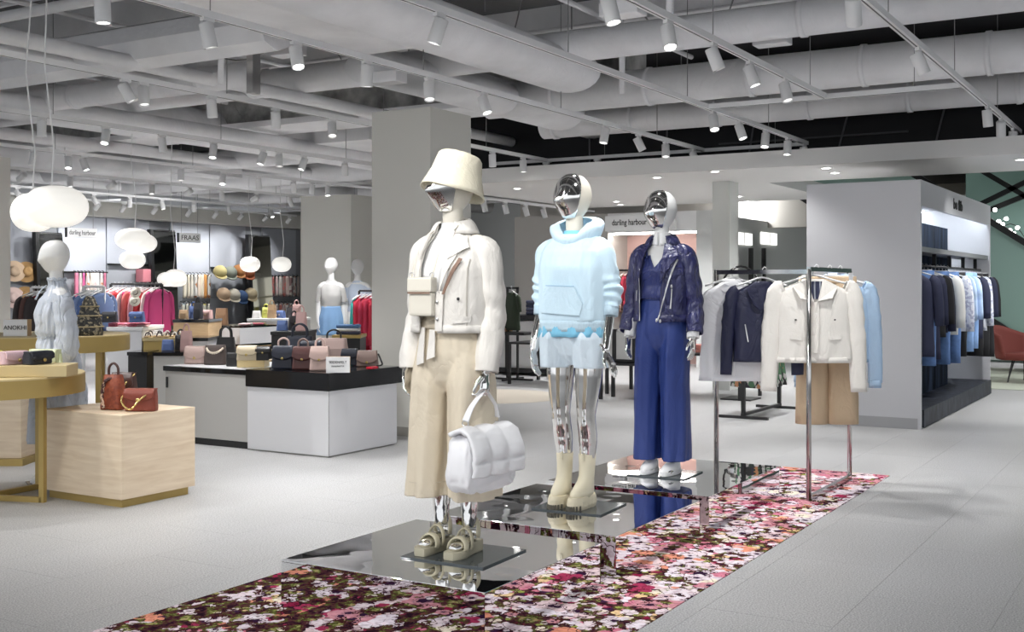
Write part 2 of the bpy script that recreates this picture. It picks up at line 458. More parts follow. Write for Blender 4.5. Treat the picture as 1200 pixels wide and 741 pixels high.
# ------------------------------------------------------------------ cloth surfaces
def lerp(a, b, t): return a + (b - a) * t
def interp(tab, x):
    """tab: sorted rows (x, values...) -> smooth interpolated values"""
    if x <= tab[0][0]: return tab[0][1:]
    if x >= tab[-1][0]: return tab[-1][1:]
    for i in range(len(tab) - 1):
        if tab[i][0] <= x <= tab[i+1][0]:
            t = (x - tab[i][0]) / (tab[i+1][0] - tab[i][0])
            t = t*t*(3-2*t)*0.5 + t*0.5
            return tuple(lerp(p, q, t) for p, q in zip(tab[i][1:], tab[i+1][1:]))
class Surf:
    """closed garment surface: rows (z, rx, ry, cx, cy); phi = -90 deg is the front (-y)"""
    def __init__(s, rows, p=2.3, fold=None):
        s.rows = sorted(rows); s.p = p; s.fold = fold
    def pt(s, ph, z, off=0.0):
        rx, ry, cx, cy = interp(s.rows, z)
        c, sn = cos(ph), sin(ph)
        ex = 2.0 / s.p
        x = (abs(c) ** ex) * (1 if c >= 0 else -1); y = (abs(sn) ** ex) * (1 if sn >= 0 else -1)
        k = off + (s.fold(ph, z) if s.fold else 0.0)
        return Vector((cx + x * (rx + k), cy + y * (ry + k), z))
    def shell(s, mb, z0, z1, nz_=16, n=40, gap=None, cap0=False, cap1=False, off=0.0, zf=None):
        rings = []
        for i in range(nz_ + 1):
            z = lerp(z0, z1, i / nz_)
            if gap:
                a, b = gap(z)
                r = [s.pt(lerp(a, b, j / n), z if not zf else zf(lerp(a, b, j / n), z), off) for j in range(n + 1)]
            else:
                r = [s.pt(2*pi*j/n, z if not zf else zf(2*pi*j/n, z), off) for j in range(n)]
            rings.append(r)
        if gap: mb.grid(rings)
        else: mb.loft(rings, True, cap0, cap1)
        return mb
    def front(s, x, z, off=0.0, back=False):
        rx, ry, cx, cy = interp(s.rows, z)
        t = max(-0.98, min(0.98, (x - cx) / rx))
        y = ry * (1 - abs(t) ** s.p) ** (1 / s.p)
        k = (s.fold(-atan2(y, t*rx) if not back else atan2(y, t*rx), z) if s.fold else 0)
        return Vector((x, cy + (1 if back else -1) * (y + off + k), z))
    def patch(s, mb, a, b, c, d, off=0.004, thick=0.004, n=6, m=6, back=False):
        """thick quad patch lying on the front; corners (x,z) in order round the quad"""
        def P(i, j, o):
            u, w = i / n, j / m
            x = lerp(lerp(a[0], b[0], u), lerp(d[0], c[0], u), w); z = lerp(lerp(a[1], b[1], u), lerp(d[1], c[1], u), w)
            return s.front(x, z, o, back)
        top = [[P(i, j, off + thick) for i in range(n + 1)] for j in range(m + 1)]
        bot = [[P(i, j, off) for i in range(n + 1)] for j in range(m + 1)]
        mb.grid(top); mb.grid([r[::-1] for r in bot])
        e = lambda g: [g[0][i] for i in range(n + 1)] + [g[j][n] for j in range(1, m + 1)] + [g[m][i] for i in range(n - 1, -1, -1)] + [g[j][0] for j in range(m - 1, 0, -1)]
        mb.loft([e(bot), e(top)], True, False, False)
        return mb
def wr(seed, a=0.006, f=6.0, zf=5.0):
    """soft irregular cloth folds"""
    def f_(ph, z):
        return a * (nz(cos(ph)*f*0.4 + seed, sin(ph)*f*0.4, z*zf) + 0.5*nz(cos(ph)*f + seed, sin(ph)*f, z*zf*2.3) + 0.9*(0.35 - abs(nz(cos(ph)*f*0.7 + seed*2, sin(ph)*f*0.7, z*zf*1.2 + cos(ph)*1.5))*1.6))
    return f_
def sleeve(mb, pts, rads, n=18, seed=1.0, a=0.006, rings=26, ratio=0.9, elbow=0.5, crease=0.006, major=(0, 1, 0), cap=False):
    """sleeve tube along a smooth path with wrinkles gathered round the elbow"""
    P = [Vector(p) for p in pts]
    tabx = [(i / (len(P) - 1),) + tuple(P[i]) + (rads[i],) for i in range(len(P))]
    pp = []; rr = []
    for i in range(rings + 1):
        t = i / rings
        # catmull-rom
        k = t * (len(P) - 1); i0 = min(int(k), len(P) - 2); q = k - i0
        p0, p1, p2, p3 = P[max(i0-1, 0)], P[i0], P[i0+1], P[min(i0+2, len(P)-1)]
        pp.append(0.5*((2*p1) + (p2-p0)*q + (2*p0-5*p1+4*p2-p3)*q*q + (3*p1-p0-3*p2+p3)*q*q*q))
        rr.append(lerp(rads[i0], rads[i0+1], q))
    def fo(t, ph):
        g = math.exp(-((t - elbow) / 0.22) ** 2)
        return a*nz(cos(ph)*1.5+seed, sin(ph)*1.5, t*6) + crease*g*sin(t*46 + 2.2*sin(ph+seed) + seed) + 0.35*crease*sin(t*23+3*ph+seed)
    mb.tube(pp, rr, n, major=major, ratio=ratio, cap=cap, fold=fo)
    return mb

def crom(P, n):
    P = [Vector(p) for p in P]; out = []
    for i in range(n + 1):
        k = i / n * (len(P) - 1); i0 = min(int(k), len(P) - 2); q = k - i0
        p0, p1, p2, p3 = P[max(i0-1, 0)], P[i0], P[i0+1], P[min(i0+2, len(P)-1)]
        out.append(0.5*((2*p1) + (p2-p0)*q + (2*p0-5*p1+4*p2-p3)*q*q + (3*p1-p0-3*p2+p3)*q*q*q))
    return out
# ------------------------------------------------------------------ floor with tiles
TL, TW = 1.16, 0.58
U0, V0, NU, NV = 2.54, -0.99, 9, 27
U1, V1 = U0 + NU * TL, V0 + NV * TW
fb = MB()
for a in ((-8, U0, -16, 32), (U1, 44, -16, 32), (U0, U1, -16, V0), (U0, U1, V1, 32)):
    fb.box(a[0], a[1], a[2], a[3], -0.25, 0.0)
fb.cur = 1
fb.box(U0, U1, V0, V1, -0.25, -0.003)
floor = struct(fb.obj('floor', [M_FLOOR, M_JOINT]), 'pale grey speckled floor tiles')
def tile_mesh(l):
    g = 0.0007
    return MB().box(g, l - g, g, TW - g, -0.02, 0.0).mesh('tile', M_FLOOR)
t_full, t_half = tile_mesh(TL), tile_mesh(TL / 2)
for r in range(NV):
    y = V0 + r * TW
    if r % 2 == 0:
        for c in range(NU): place(t_full, 'tile', (U0 + c*TL, y, 0), 0, floor)
    else:
        place(t_half, 'tile', (U0, y, 0), 0, floor)
        for c in range(NU - 1): place(t_full, 'tile', (U0 + TL/2 + c*TL, y, 0), 0, floor)
        place(t_half, 'tile', (U1 - TL/2, y, 0), 0, floor)

# ------------------------------------------------------------------ floral floor graphic, laid in panels
dec = thing('floral_floor_graphic', 'glossy floral printed floor graphic running under the mirrored display boxes', 'floor graphic', (0, 0, 0))
du = [2.0, 3.1, 4.2, 5.3, 6.4, 7.5, 8.3, 8.95]
dv = [2.02, 2.99, 3.97]
for i in range(len(du) - 1):
    for j in range(2):
        g = 0.0008
        MB().box(du[i] + g, du[i+1] - g, dv[j] + g, dv[j+1] - g, 0.0, 0.004).obj('print_panel', M_FLORAL, dec)

# ------------------------------------------------------------------ mirrored display boxes
for k, (a, b, lab) in enumerate(((3.93, 4.98, 'low mirrored display box under the mannequin in the cream jacket'),
                                 (5.15, 6.27, 'low mirrored display box under the mannequin in the light blue hoodie'),
                                 (6.41, 7.74, 'low mirrored display box under the mannequin in navy leather jacket'))):
    t = thing('mirror_plinth', lab, 'plinth', ((a+b)/2, 3.04, 0.0045), 0, 'mirrored display boxes')
    L, Wd = (b - a) / 2, 0.55
    MB().bbox(-L, L, -Wd, Wd, 0.186, 0.1955, 0.0015).obj('top_panel', M_MIRROR, t)
    MB().box(-L, -L+0.008, -Wd, Wd, 0.0, 0.1855).obj('side_panel', M_MIRROR, t)
    MB().box(L-0.008, L, -Wd, Wd, 0.0, 0.1855).obj('rear_panel', M_FLORAL, t)
    MB().box(-L+0.0085, L-0.0085, -Wd, -Wd+0.008, 0.0, 0.1855).obj('side_panel', M_MIRROR, t)
    MB().box(-L+0.0085, L-0.0085, Wd-0.008, Wd, 0.0, 0.1855).obj('side_panel', M_MIRROR, t)

# ------------------------------------------------------------------ columns
def column(name, u0, u1, v0, v1, h, lab, base=True):
    o = struct(MB().box(u0, u1, v0, v1, 0, h).obj(name, M_COLUMN), lab)
    if base:
        MB().box(u0-0.006, u1+0.006, v0-0.006, v1+0.006, 0, 0.09).obj('base_trim', mat('base_trim', (0.30, 0.29, 0.26), 0.6), o)
    return o
column('wall_column_1', 8.9, 9.6, 6.25, 6.95, 3.15, 'square beige column behind the cream jacket mannequin')
column('wall_column_2', 16.66, 17.36, 13.5, 14.72, 3.15, 'square beige column behind two small white mannequins')
column('wall_column_3', 8.9, 9.6, 13.55, 14.25, 3.15, 'beige column at the far left edge')

# ------------------------------------------------------------------ ceiling: slab, beams, ducts, pipes
ceil = struct(MB().box(-2.5, 40, -14, 30, 4.5, 4.7).obj('ceiling', M_CEIL), 'grey painted concrete slab above open services')
def cbeam(u0, u1, v0, v1, z0, z1=4.5, m=None, name='ceiling_beam', lab=None):
    return struct(MB().box(u0, u1, v0, v1, z0, z1).obj(name, m or M_DUCT), lab)
for u in (3.4, 5.9, 8.2, 10.9):
    cbeam(u, u + 0.3, -8, 22, 4.15, lab='painted concrete joist under the slab')
cbeam(11.85, 12.4, 5.6, 24, 3.72, m=M_CONC, lab='rough concrete downstand beam')
MB().box(11.7, 12.5, 5.6, 24, 3.64, 3.72).obj('flange', M_DUCT, bpy.data.objects['ceiling_beam.004'])
for u in (15.2, 18.6, 22.0):
    cbeam(u, u + 0.5, 9.9, 24, 3.95, m=M_CEIL, lab='painted concrete beam over the accessories area')
cbeam(-2.5, 8.5, 5.85, 6.8, 3.62, 4.05, m=M_DUCT, name='ceiling_duct', lab='wide white rectangular duct above the left track')
cbeam(5.0, 5.35, 6.8, 14.5, 3.85, 4.05, lab='white cross beam above the left tables')
def vpipe(u, z, r, v0, v1, lab, n=20, m=None, name='ceiling_pipe', zs=1.0, rings=()):
    mb = MB(); prof = [(u + r*cos(2*pi*j/n), z + r*sin(2*pi*j/n)*zs) for j in range(n)]
    mb.loft([[(a, v0, b) for a, b in prof], [(a, v1, b) for a, b in prof]])
    o = struct(mb.obj(name, m or M_DUCT, smooth=n > 8), lab)
    k = v0 + 0.6
    while rings and k < v1:       # joint bands
        p2 = [(u + (r+0.012)*cos(2*pi*j/n), z + (r+0.012)*sin(2*pi*j/n)*zs) for j in range(n)]
        MB().loft([[(a, k, b) for a, b in p2], [(a, k+0.05, b) for a, b in p2]]).obj('joint_band', m or M_DUCT, o, smooth=True)
        k += rings
    return o
def upipe(v, z, r, u0, u1, lab, n=20, m=None, name='ceiling_pipe', zs=1.0, ys=1.0, endround=False):
    mb = MB(); prof = [(v + r*cos(2*pi*j/n)*ys, z + r*sin(2*pi*j/n)*zs) for j in range(n)]
    rings = [[(u0, a, b) for a, b in prof], [(u1, a, b) for a, b in prof]]
    if endround:
        for q in (0.35, 0.65, 0.87, 0.98):
            f = sqrt(1 - q*q)
            rings.append([(u1 + r*q*0.8, v + (a-v)*f, z + (b-z)*f) for a, b in prof])
    mb.loft(rings)
    return struct(mb.obj(name, m or M_DUCT, smooth=n > 8), lab)
vpipe(9.75, 3.76, 0.155, -7, 23, 'round white pipe crossing the whole ceiling', rings=3.1)
vpipe(11.45, 3.62, 0.20, -7, 7.2, 'wrapped white duct above the right-hand track', rings=1.15)
vpipe(13.5, 3.62, 0.185, -7, 7.6, 'wrapped white duct nearer the white bulkhead', rings=1.15)
vpipe(11.0, 4.0, 0.055, -7, 9, 'thin conduit pipe above the wrapped ducts')
vpipe(6.6, 3.92, 0.05, -5, 16, 'thin conduit pipe near the camera')
vpipe(7.5, 3.72, 0.22, 6.9, 23, 'plastered round duct at the upper left', n=8, rings=0)
vpipe(8.5, 3.58, 0.13, 8.2, 23, 'white pipe below the plastered duct', rings=2.0)
upipe(5.5, 3.62, 0.27, 4.0, 10.3, 'rounded white duct ending in a bend above the mannequins', zs=0.75, ys=1.25, endround=True)
upipe(6.98, 3.62, 0.24, 8.9, 11.3, 'short rounded white duct beside the column', zs=0.75, ys=1.3, endround=True)
upipe(7.25, 3.72, 0.3, 10.9, 14.6, 'fat wrapped duct running back over the column', zs=0.7, ys=1.2, endround=True)
upipe(8.6, 3.55, 0.07, -1, 22, 'white pipe above the left track')
upipe(9.4, 3.62, 0.05, 2, 24, 'thin white pipe beside the left track')
for i, (v, z, r) in enumerate(((11.3, 3.5, 0.10), (12.1, 3.68, 0.26), (14.1, 3.55, 0.09), (16.4, 3.6, 0.22), (17.2, 3.5, 0.06), (19.3, 3.55, 0.12))):
    upipe(v, z, r, 5, 26, '%s ceiling pipe counted toward the accessories wall' % ORD[i])
for i, (u, z, r) in enumerate(((14.4, 3.62, 0.16), (16.4, 3.6, 0.24), (17.8, 3.52, 0.08), (20.4, 3.6, 0.2), (23.4, 3.6, 0.16))):
    vpipe(u, z, r, 9.9, 24, '%s cross duct above the accessories area' % ORD[i])
# flat duct boxes hanging between the pipes
for i, (u0, u1, v0, v1, z0, z1) in enumerate(((13.0, 14.2, 10.2, 12.0, 3.55, 3.85), (17.6, 19.2, 10.6, 13.4, 3.5, 3.9), (14.8, 16.0, 15.6, 18.4, 3.5, 3.8))):
    cbeam(u0, u1, v0, v1, z0, z1, m=M_DUCT, name='ceiling_duct', lab='%s white duct box above the accessories area' % ORD[i])
# steel hanger channels
for (px, py0, py1, z) in ((297, 42, 110, 3.3),):
    p = PD(px, py1, 10.6)
    struct(MB().box(p.x-0.05, p.x+0.05, p.y-0.04, p.y+0.04, p.z, 4.5).obj('ceiling_hanger', M_STEEL), 'steel channel hanging from the slab')
for (px, py1, d) in ((259, 98, 10.4), (729, 110, 10.8), (785, 36, 8.2)):
    p = PD(px, py1, d)
    struct(MB().lathe([(0.028, p.z), (0.028, p.z+0.5), (0.018, p.z+0.52), (0.012, 4.5)], 10, (p.x, p.y, 0)).obj('ceiling_sprinkler', M_DUCT, smooth=True), 'sprinkler drop pipe from the slab')

# black void over the right-hand bulkhead
struct(MB().box(14.3, 14.5, -12, 9.8, 3.1, 4.5).obj('wall_void', M_VOID), 'black void wall above the white bulkhead')
struct(MB().box(12.6, 14.3, -12, 8.6, 4.3, 4.5).obj('ceiling_void', M_VOID), 'black ceiling void above the bulkhead')
vv = struct(MB().box(14.24, 14.28, 3.0, 5.4, 3.3, 3.32).obj('ceiling_cable_tray', mat('dark_metal', (0.05, 0.05, 0.055), 0.5)), 'dark cable tray in the black void')
for k in range(9):
    y = -2 + k*1.15
    MB().tube([(14.26, y, 4.3), (14.2, y+0.08*sin(k), 3.7), (14.26, y+0.1, 3.1)], 0.012, 6).obj('cable', mat('cable_grey', (0.09, 0.09, 0.1), 0.5), vv)

# white bulkhead with lit underside
sof = struct(MB().box(13.62, 15.67, -14, 5.2, 2.9, 3.1).obj('ceiling_soffit', M_SOFFIT), 'white dropped bulkhead with recessed downlights')
MB().box(13.62, 19.0, 5.2, 9.8, 2.9, 3.1).obj('soffit_panel', M_SOFFIT, sof)
def downlight(px, py, on=True):
    p = G(px, py, 2.9)
    t = thing('recessed_downlight', 'small recessed downlight in white bulkhead at %d,%d' % (px, py), 'downlight', (p.x, p.y, 2.8995))
    MB().lathe([(0.055, -0.006), (0.085, -0.006), (0.085, 0), (0.055, 0)], 20, cap0=False, cap1=False).obj('trim_ring', M_SOFFIT, t, smooth=False)
    MB().lathe([(0.054, -0.003), (0.054, -0.001)], 20).obj('lens', M_LENS if on else M_LENS_OFF, t)
    return t
for px, py, lab in ((968, 197, 'lit recessed downlight in the bulkhead above the white clothes kiosk left end'),
                    (1196, 187, 'lit recessed downlight in the bulkhead at the right picture edge'),
                    (770, 208, 'faint recessed downlight in the bulkhead above the hoodie and leather jacket'),
                    (838, 201, 'recessed downlight in the bulkhead above the white pillar')):
    t = downlight(px, py); t['label'] = lab
for px, py, lab in ((606, 221, 'oblong recessed downlight nearest the beige column in the bulkhead'),
                    (727, 240, 'round recessed downlight in the bulkhead between hoodie and leather jacket heads')):
    t = downlight(px, py); t['label'] = lab

# slim white pillar under the bulkhead
va, vb = v_on_u(855, 15.1), v_on_u(835, 15.1)
struct(MB().box(15.1, 15.45, va, vb, 0, 2.9).obj('wall_pillar', mat('pillar_white', (0.62, 0.63, 0.60), 0.6)), 'slim white pillar under the bulkhead')

# ------------------------------------------------------------------ shop block with the pink niche
NB = 19.0
M_BLOCK = mat('block_grey', (0.45, 0.43, 0.40), 0.7)
M_BLOCK2 = mat('block_pale', (0.58, 0.59, 0.58), 0.6)
y603, y715, y816, y836 = [v_on_u(x, NB) for x in (603, 712, 816, 838)]
struct(MB().box(NB, NB+7, y715, y603, 0, 2.78).obj('wall_block_left', M_BLOCK), 'grey wall beside the pink niche')
struct(MB().box(NB, NB+0.9, y836, y816, 0, 2.78).obj('wall_block_right', M_BLOCK2), 'pale wall right of the pink niche')
struct(MB().box(NB+0.85, NB+0.95, y816, y715, 0, 2.42).obj('wall_niche', mat('niche_pink', (0.62, 0.42, 0.38), 0.7)), 'pink back wall of the niche')
struct(MB().box(NB, NB+0.95, y816, y715, 2.42, 2.78).obj('wall_niche_header', M_SIGN), 'white header above the niche')
sg = thing('shop_sign', 'wide white sign with small lower case lettering above the pink clothes niche', 'sign', (NB-0.05, v_on_u(752, NB), 2.58))
hw = (v_on_u(712, NB) - v_on_u(794, NB)) / 2
MB().bbox(-0.05, 0.045, -hw, hw, -0.13, 0.15, 0.006).obj('panel', M_SIGN, sg)
text('darling harbour', 0.15, M_INK, sg, (-0.053, v_on_u(740, NB) - v_on_u(752, NB), 0.02), (R(90), 0, R(-90)), sx=0.74, bold=0.002)
# beige wall behind, above the block
struct(MB().box(22, 22.3, 4.6, 13, 2.6, 4.5).obj('wall_back_upper', mat('beige_wall', (0.50, 0.48, 0.44), 0.7)), 'beige upper wall behind the niche block')
# side wall of the block with two lit panes and dark posts
bw = struct(MB().box(NB+0.95, 27, y836+0.05, y836+0.15, 0, 2.72).obj('wall_block_side', mat('side_grey', (0.55, 0.56, 0.55), 0.6)), 'grey side wall with two lit panes')
for i, (xa, xb) in enumerate(((860, 880), (891, 909))):
    ua, ub = u_on_v(xa, y836+0.05), u_on_v(xb, y836+0.05)
    d = ua*CT + (y836+0.05)*ST
    z1, z0 = CH + (HY-272)/CF*d, CH + (HY-286)/CF*d
    w = struct(MB().box(ua, ub, y836+0.02, y836+0.06, z0, z1).obj('window_%d' % (i+1), mat('lit_pane', (0.9, 0.9, 0.88), 0.4, emit=(1, 0.98, 0.93), estr=0.8)), 'lit pane in the grey side wall')
    MB().box((ua+ub)/2-0.01, (ua+ub)/2+0.01, y836+0.01, y836+0.02, z0, z1).obj('glazing_bar', M_SIGN, w)
# distant bulkhead, ceiling and bright shelving seen past the pillar
struct(MB().box(26, 36, 2.0, y836, 3.25, 3.4).obj('ceiling_far', M_SOFFIT), 'distant white ceiling beyond the pillar')
struct(MB().box(27.5, 27.8, 5.6, y836+1, 3.4, 4.4).obj('wall_far_bulkhead', M_BLOCK), 'distant grey bulkhead')
struct(MB().box(36, 36.3, -14, 16, 0, 4.5).obj('wall_far', mat('far_wall', (0.55, 0.53, 0.48), 0.7)), 'distant cream wall')
for k in range(7):
    vpipe(28.5 + k*1.0, 3.1 - 0.02*k, 0.08, 4.0, y836, '%s distant dark pipe under far ceiling' % ORD[k], m=mat('far_pipe', (0.2, 0.19, 0.2), 0.8))

# ------------------------------------------------------------------ accessories wall at the far left
WV = 21.0
uA, uB = u_on_v(-40, WV), u_on_v(352, WV)
M_PANEL = mat('panel_bluegrey', (0.40, 0.42, 0.47), 0.55)
M_PANELD = mat('panel_dark', (0.30, 0.315, 0.345), 0.6)
wl = struct(MB().box(uA, uB, WV, WV + 0.3, 0, 3.0).obj('wall_left', mat('wall_dark', (0.25, 0.26, 0.28), 0.7)), 'panelled accessories wall at the far left')
struct(MB().box(uA, uB + 0.4, WV - 0.5, WV + 0.3, 2.97, 3.32).obj('ceiling_bulkhead', M_COLUMN), 'beige bulkhead above the accessories wall')
struct(MB().box(uB, uB + 0.5, WV - 0.5, WV + 0.3, 0, 3.0).obj('wall_pier', mat('pier_white', (0.6, 0.6, 0.57), 0.7)), 'white pier at the end of the accessories wall')
for xa, xb, ylow in ((-40, 39, 308), (66, 122.3, 318), (122.7, 173.2, 309), (197.8, 243.3, 322), (243.7, 286, 313), (306, 345, 323)):
    ua, ub = u_on_v(xa, WV), u_on_v(xb, WV)
    d = ua*CT + WV*ST
    zl = CH + (HY - ylow)/CF*d
    MB().box(ua + 0.01, ub - 0.01, WV - 0.06, WV - 0.005, zl, 2.96).obj('panel', M_PANEL, wl)
    MB().box(ua + 0.01, ub - 0.01, WV - 0.05, WV - 0.005, zl - 0.75, zl - 0.02).obj('panel', M_PANELD, wl)
    MB().box(ua + 0.01, ub - 0.01, WV - 0.05, WV - 0.005, 0.1, zl - 0.77).obj('panel', M_PANELD, wl)
    MB().box(ua + 0.03, ub - 0.03, WV - 0.16, WV - 0.05, zl - 0.035, zl).obj('rail', M_BLACKM, wl)
for k, (xa, xb, yt, yb) in enumerate(((36, 67, 274, 365), (171, 200, 271, 396), (286, 311, 277, 380))):
    ua, ub = u_on_v(xa, WV - 0.2), u_on_v(xb, WV - 0.2)
    d = (ua+ub)/2*CT + (WV-0.2)*ST
    zt = CH + (HY - yt)/CF*d
    t = thing('leaning_mirror', ('tall black framed mirror beside the straw hats', 'tall black framed mirror between the pink clothes and the cream scarves',
              'tall black framed mirror between the caps and the pale pink scarves')[k], 'mirror', ((ua+ub)/2, WV - 0.35, 0), 0, 'tall mirrors on the accessories wall')
    w = (ub - ua)/2
    MB().bbox(-w+0.06, w, -0.01, 0.02, 0.05, zt, 0.005).obj('glass', M_WALLMIR, t)
    MB().box(-w-0.02, -w+0.06, -0.02, 0.1, 0, zt+0.03).obj('frame', M_BLACKM, t)
    MB().box(-w, w, 0.022, 0.06, 0, zt+0.03).obj('backing', M_BLACKM, t)
    t.rotation_euler.x = R(-3); t.location.y -= 0.15
# light glimpsed between pier and column
struct(MB().box(uB+0.9, uB+1.3, WV+0.5, WV+0.6, 0, 3.0).obj('window_3', mat('cool_pane', (0.35, 0.42, 0.55), 0.3)), 'tall cool coloured window strip beside the column')
struct(MB().box(uB+0.5, 40, WV+0.9, WV+1.2, 0, 4.5).obj('wall_rear', mat('rear_wall', (0.40, 0.40, 0.38), 0.7)), 'rear wall behind the columns')

# ------------------------------------------------------------------ teal escalator and braces behind the kiosk
EU = 20.5
def onu(px, py, u):
    k = (px - CX0)/CF
    return PD(px, py, u/(CT + k*ST))
M_TEAL = mat('escalator_teal', (0.30, 0.45, 0.40), 0.5)
low0, low1 = onu(880, 197, EU), onu(1260, 441, EU)
up0, up1 = onu(1000, 165, EU), onu(1260, 325, EU)
es = thing('escalator', 'teal sided escalator descending behind the white clothes kiosk', 'escalator', (EU, (low1.y+low0.y)/2, 0))
bo = Vector(es.location)
def ext(a, b, c, d, t0, t1):
    q = [Vector(p) - bo for p in (a, b, c, d)]
    return MB().loft([[(p.x + t0, p.y, p.z) for p in q], [(p.x + t1, p.y, p.z) for p in q]])
ext(low0, low1, up1, up0, 0.0, 0.06).obj('side_panel', M_TEAL, es)
ext(low0, low1, low1 + Vector((0, 0, 0.1)), low0 + Vector((0, 0, 0.1)), -0.06, 1.3).obj('lower_beam', M_BLACKM, es)
ext(up0, up1, up1 + Vector((0, 0, 0.12)), up0 + Vector((0, 0, 0.12)), -0.06, 0.1).obj('handrail', M_BLACKM, es)
tw = struct(MB().box(25.5, 25.7, -14, 4.2, 0, 4.5).obj('wall_teal', mat('teal_wall', (0.20, 0.32, 0.28), 0.6)), 'dark teal wall behind the escalator')
struct(MB().box(15.7, 25.5, -14, 4.6, 4.2, 4.5).obj('ceiling_teal', mat('teal_ceiling', (0.10, 0.16, 0.14), 0.7)), 'dark teal ceiling over the escalator hall')
for i, (a, b) in enumerate((((1150, 200), (1205, 232)), ((1148, 240), (1205, 212)), ((1160, 246), (1210, 226)))):
    p, q = onu(a[0], a[1], 22.5), onu(b[0], b[1], 22.5)
    tag(MB().bar(p, q, 0.09).obj('brace_beam', M_BLACKM), '%s black brace beam crossing above the escalator, counted from its top' % ORD[i], 'beam', 'black brace beams')

# small ceiling details: conduits, junction boxes, threaded rods, cable loops
rc = random.Random(21)
for i in range(7):
    v = 4.6 + i*2.3
    upipe(v + 0.35, 4.05 + 0.04*(i % 3), 0.028, -1, 12.2 if v < 9 else 24, '%s thin conduit under the slab counted leftward' % ORD[i], n=8)
for i in range(8):
    u = 5.2 + i*1.9
    vpipe(u, 4.28 - 0.05*(i % 2), 0.03, -6 if u < 12 else 9.9, 22, '%s thin cross conduit under the slab counted from the camera' % ORD[i], n=8)
for i in range(26):
    u, v = rc.uniform(5.5, 13), rc.uniform(0.5, 14)
    struct(MB().tube([(u, v, 3.75 + 0.3*rc.random()), (u, v, 4.5)], 0.007, 5).obj('ceiling_rod', M_WIRE), 'threaded hanger rod under the slab')
for i, (px, py, d) in enumerate(((905, 47, 10.4), (730, 12, 8.6), (455, 92, 11.0), (338, 60, 11.2))):
    p = PD(px, py, d)
    struct(MB().bbox(p.x-0.09, p.x+0.09, p.y-0.16, p.y+0.16, p.z-0.05, p.z+0.06, 0.01).obj('ceiling_box', M_DUCT), 'small white service box under the ceiling')
for i in range(6):
    u, v = rc.uniform(7, 11), rc.uniform(1, 8)
    struct(MB().tube(crom([(u, v, 4.3), (u+0.1, v+0.25, 3.86), (u-0.05, v+0.7, 3.8), (u, v+1.1, 4.25)], 14), 0.008, 5).obj('ceiling_cable', M_WIRE), 'loose cable loop under the slab')
# ------------------------------------------------------------------ lighting tracks and spotlights
TZ = 3.2
def track_u(v, u0, u1, lab, z=TZ, hang=2.4):
    t = thing('lighting_track', lab, 'lighting track', ((u0+u1)/2, v, z))
    L = (u1-u0)/2
    MB().box(-L, L, -0.024, 0.024, 0, 0.045).obj('rail', M_TRACK, t)
    MB().box(-L, L, -0.005, 0.005, -0.002, 0.0).obj('slot', mat('track_slot', (0.12, 0.12, 0.12), 0.5), t)
    k = -L + 0.4
    while k < L:
        MB().tube([(k, 0, 0.03), (k, 0, 4.5 - z)], 0.004, 5).obj('suspension_wire', M_WIRE, t); k += hang
    return t
def track_v(u, v0, v1, lab, z=TZ, hang=2.4):
    t = thing('lighting_track', lab, 'lighting track', (u, (v0+v1)/2, z))
    L = (v1-v0)/2
    MB().box(-0.024, 0.024, -L, L, 0, 0.045).obj('rail', M_TRACK, t)
    MB().box(-0.005, 0.005, -L, L, -0.002, 0.0).obj('slot', mat('track_slot', (0.12, 0.12, 0.12), 0.5), t)
    k = -L + 0.4
    while k < L:
        MB().tube([(0, k, 0.03), (0, k, 4.5 - z)], 0.004, 5).obj('suspension_wire', M_WIRE, t); k += hang
    return t

ME_ADAPT = MB().box(-0.05, 0.05, -0.016, 0.016, -0.026, 0.0).box(-0.012, 0.012, -0.012, 0.012, -0.06, -0.026).mesh('adapter', M_SPOT)
_b = MB().lathe([(0.046, -0.165), (0.047, -0.16), (0.047, -0.004), (0.043, 0.0), (0.0, 0.0)], 20, cap0=False, cap1=False)
_b.lathe([(0.046, -0.165), (0.040, -0.165), (0.038, -0.15)], 20, cap0=False, cap1=False)
ME_BODY = _b.mesh('housing', M_SPOT, True)
ME_YOKE = MB().box(-0.012, 0.012, -0.008, 0.008, -0.05, 0.035).mesh('yoke', M_SPOT)
ME_LENS = MB().lathe([(0.039, -0.152), (0.039, -0.149)], 16).mesh('lens', M_LENS)
ME_LENSD = MB().lathe([(0.039, -0.152), (0.039, -0.149)], 16).mesh('lens', M_LENS_OFF)
SPOT_GROUP = 'white ceiling track spotlights'
NSP = [0]
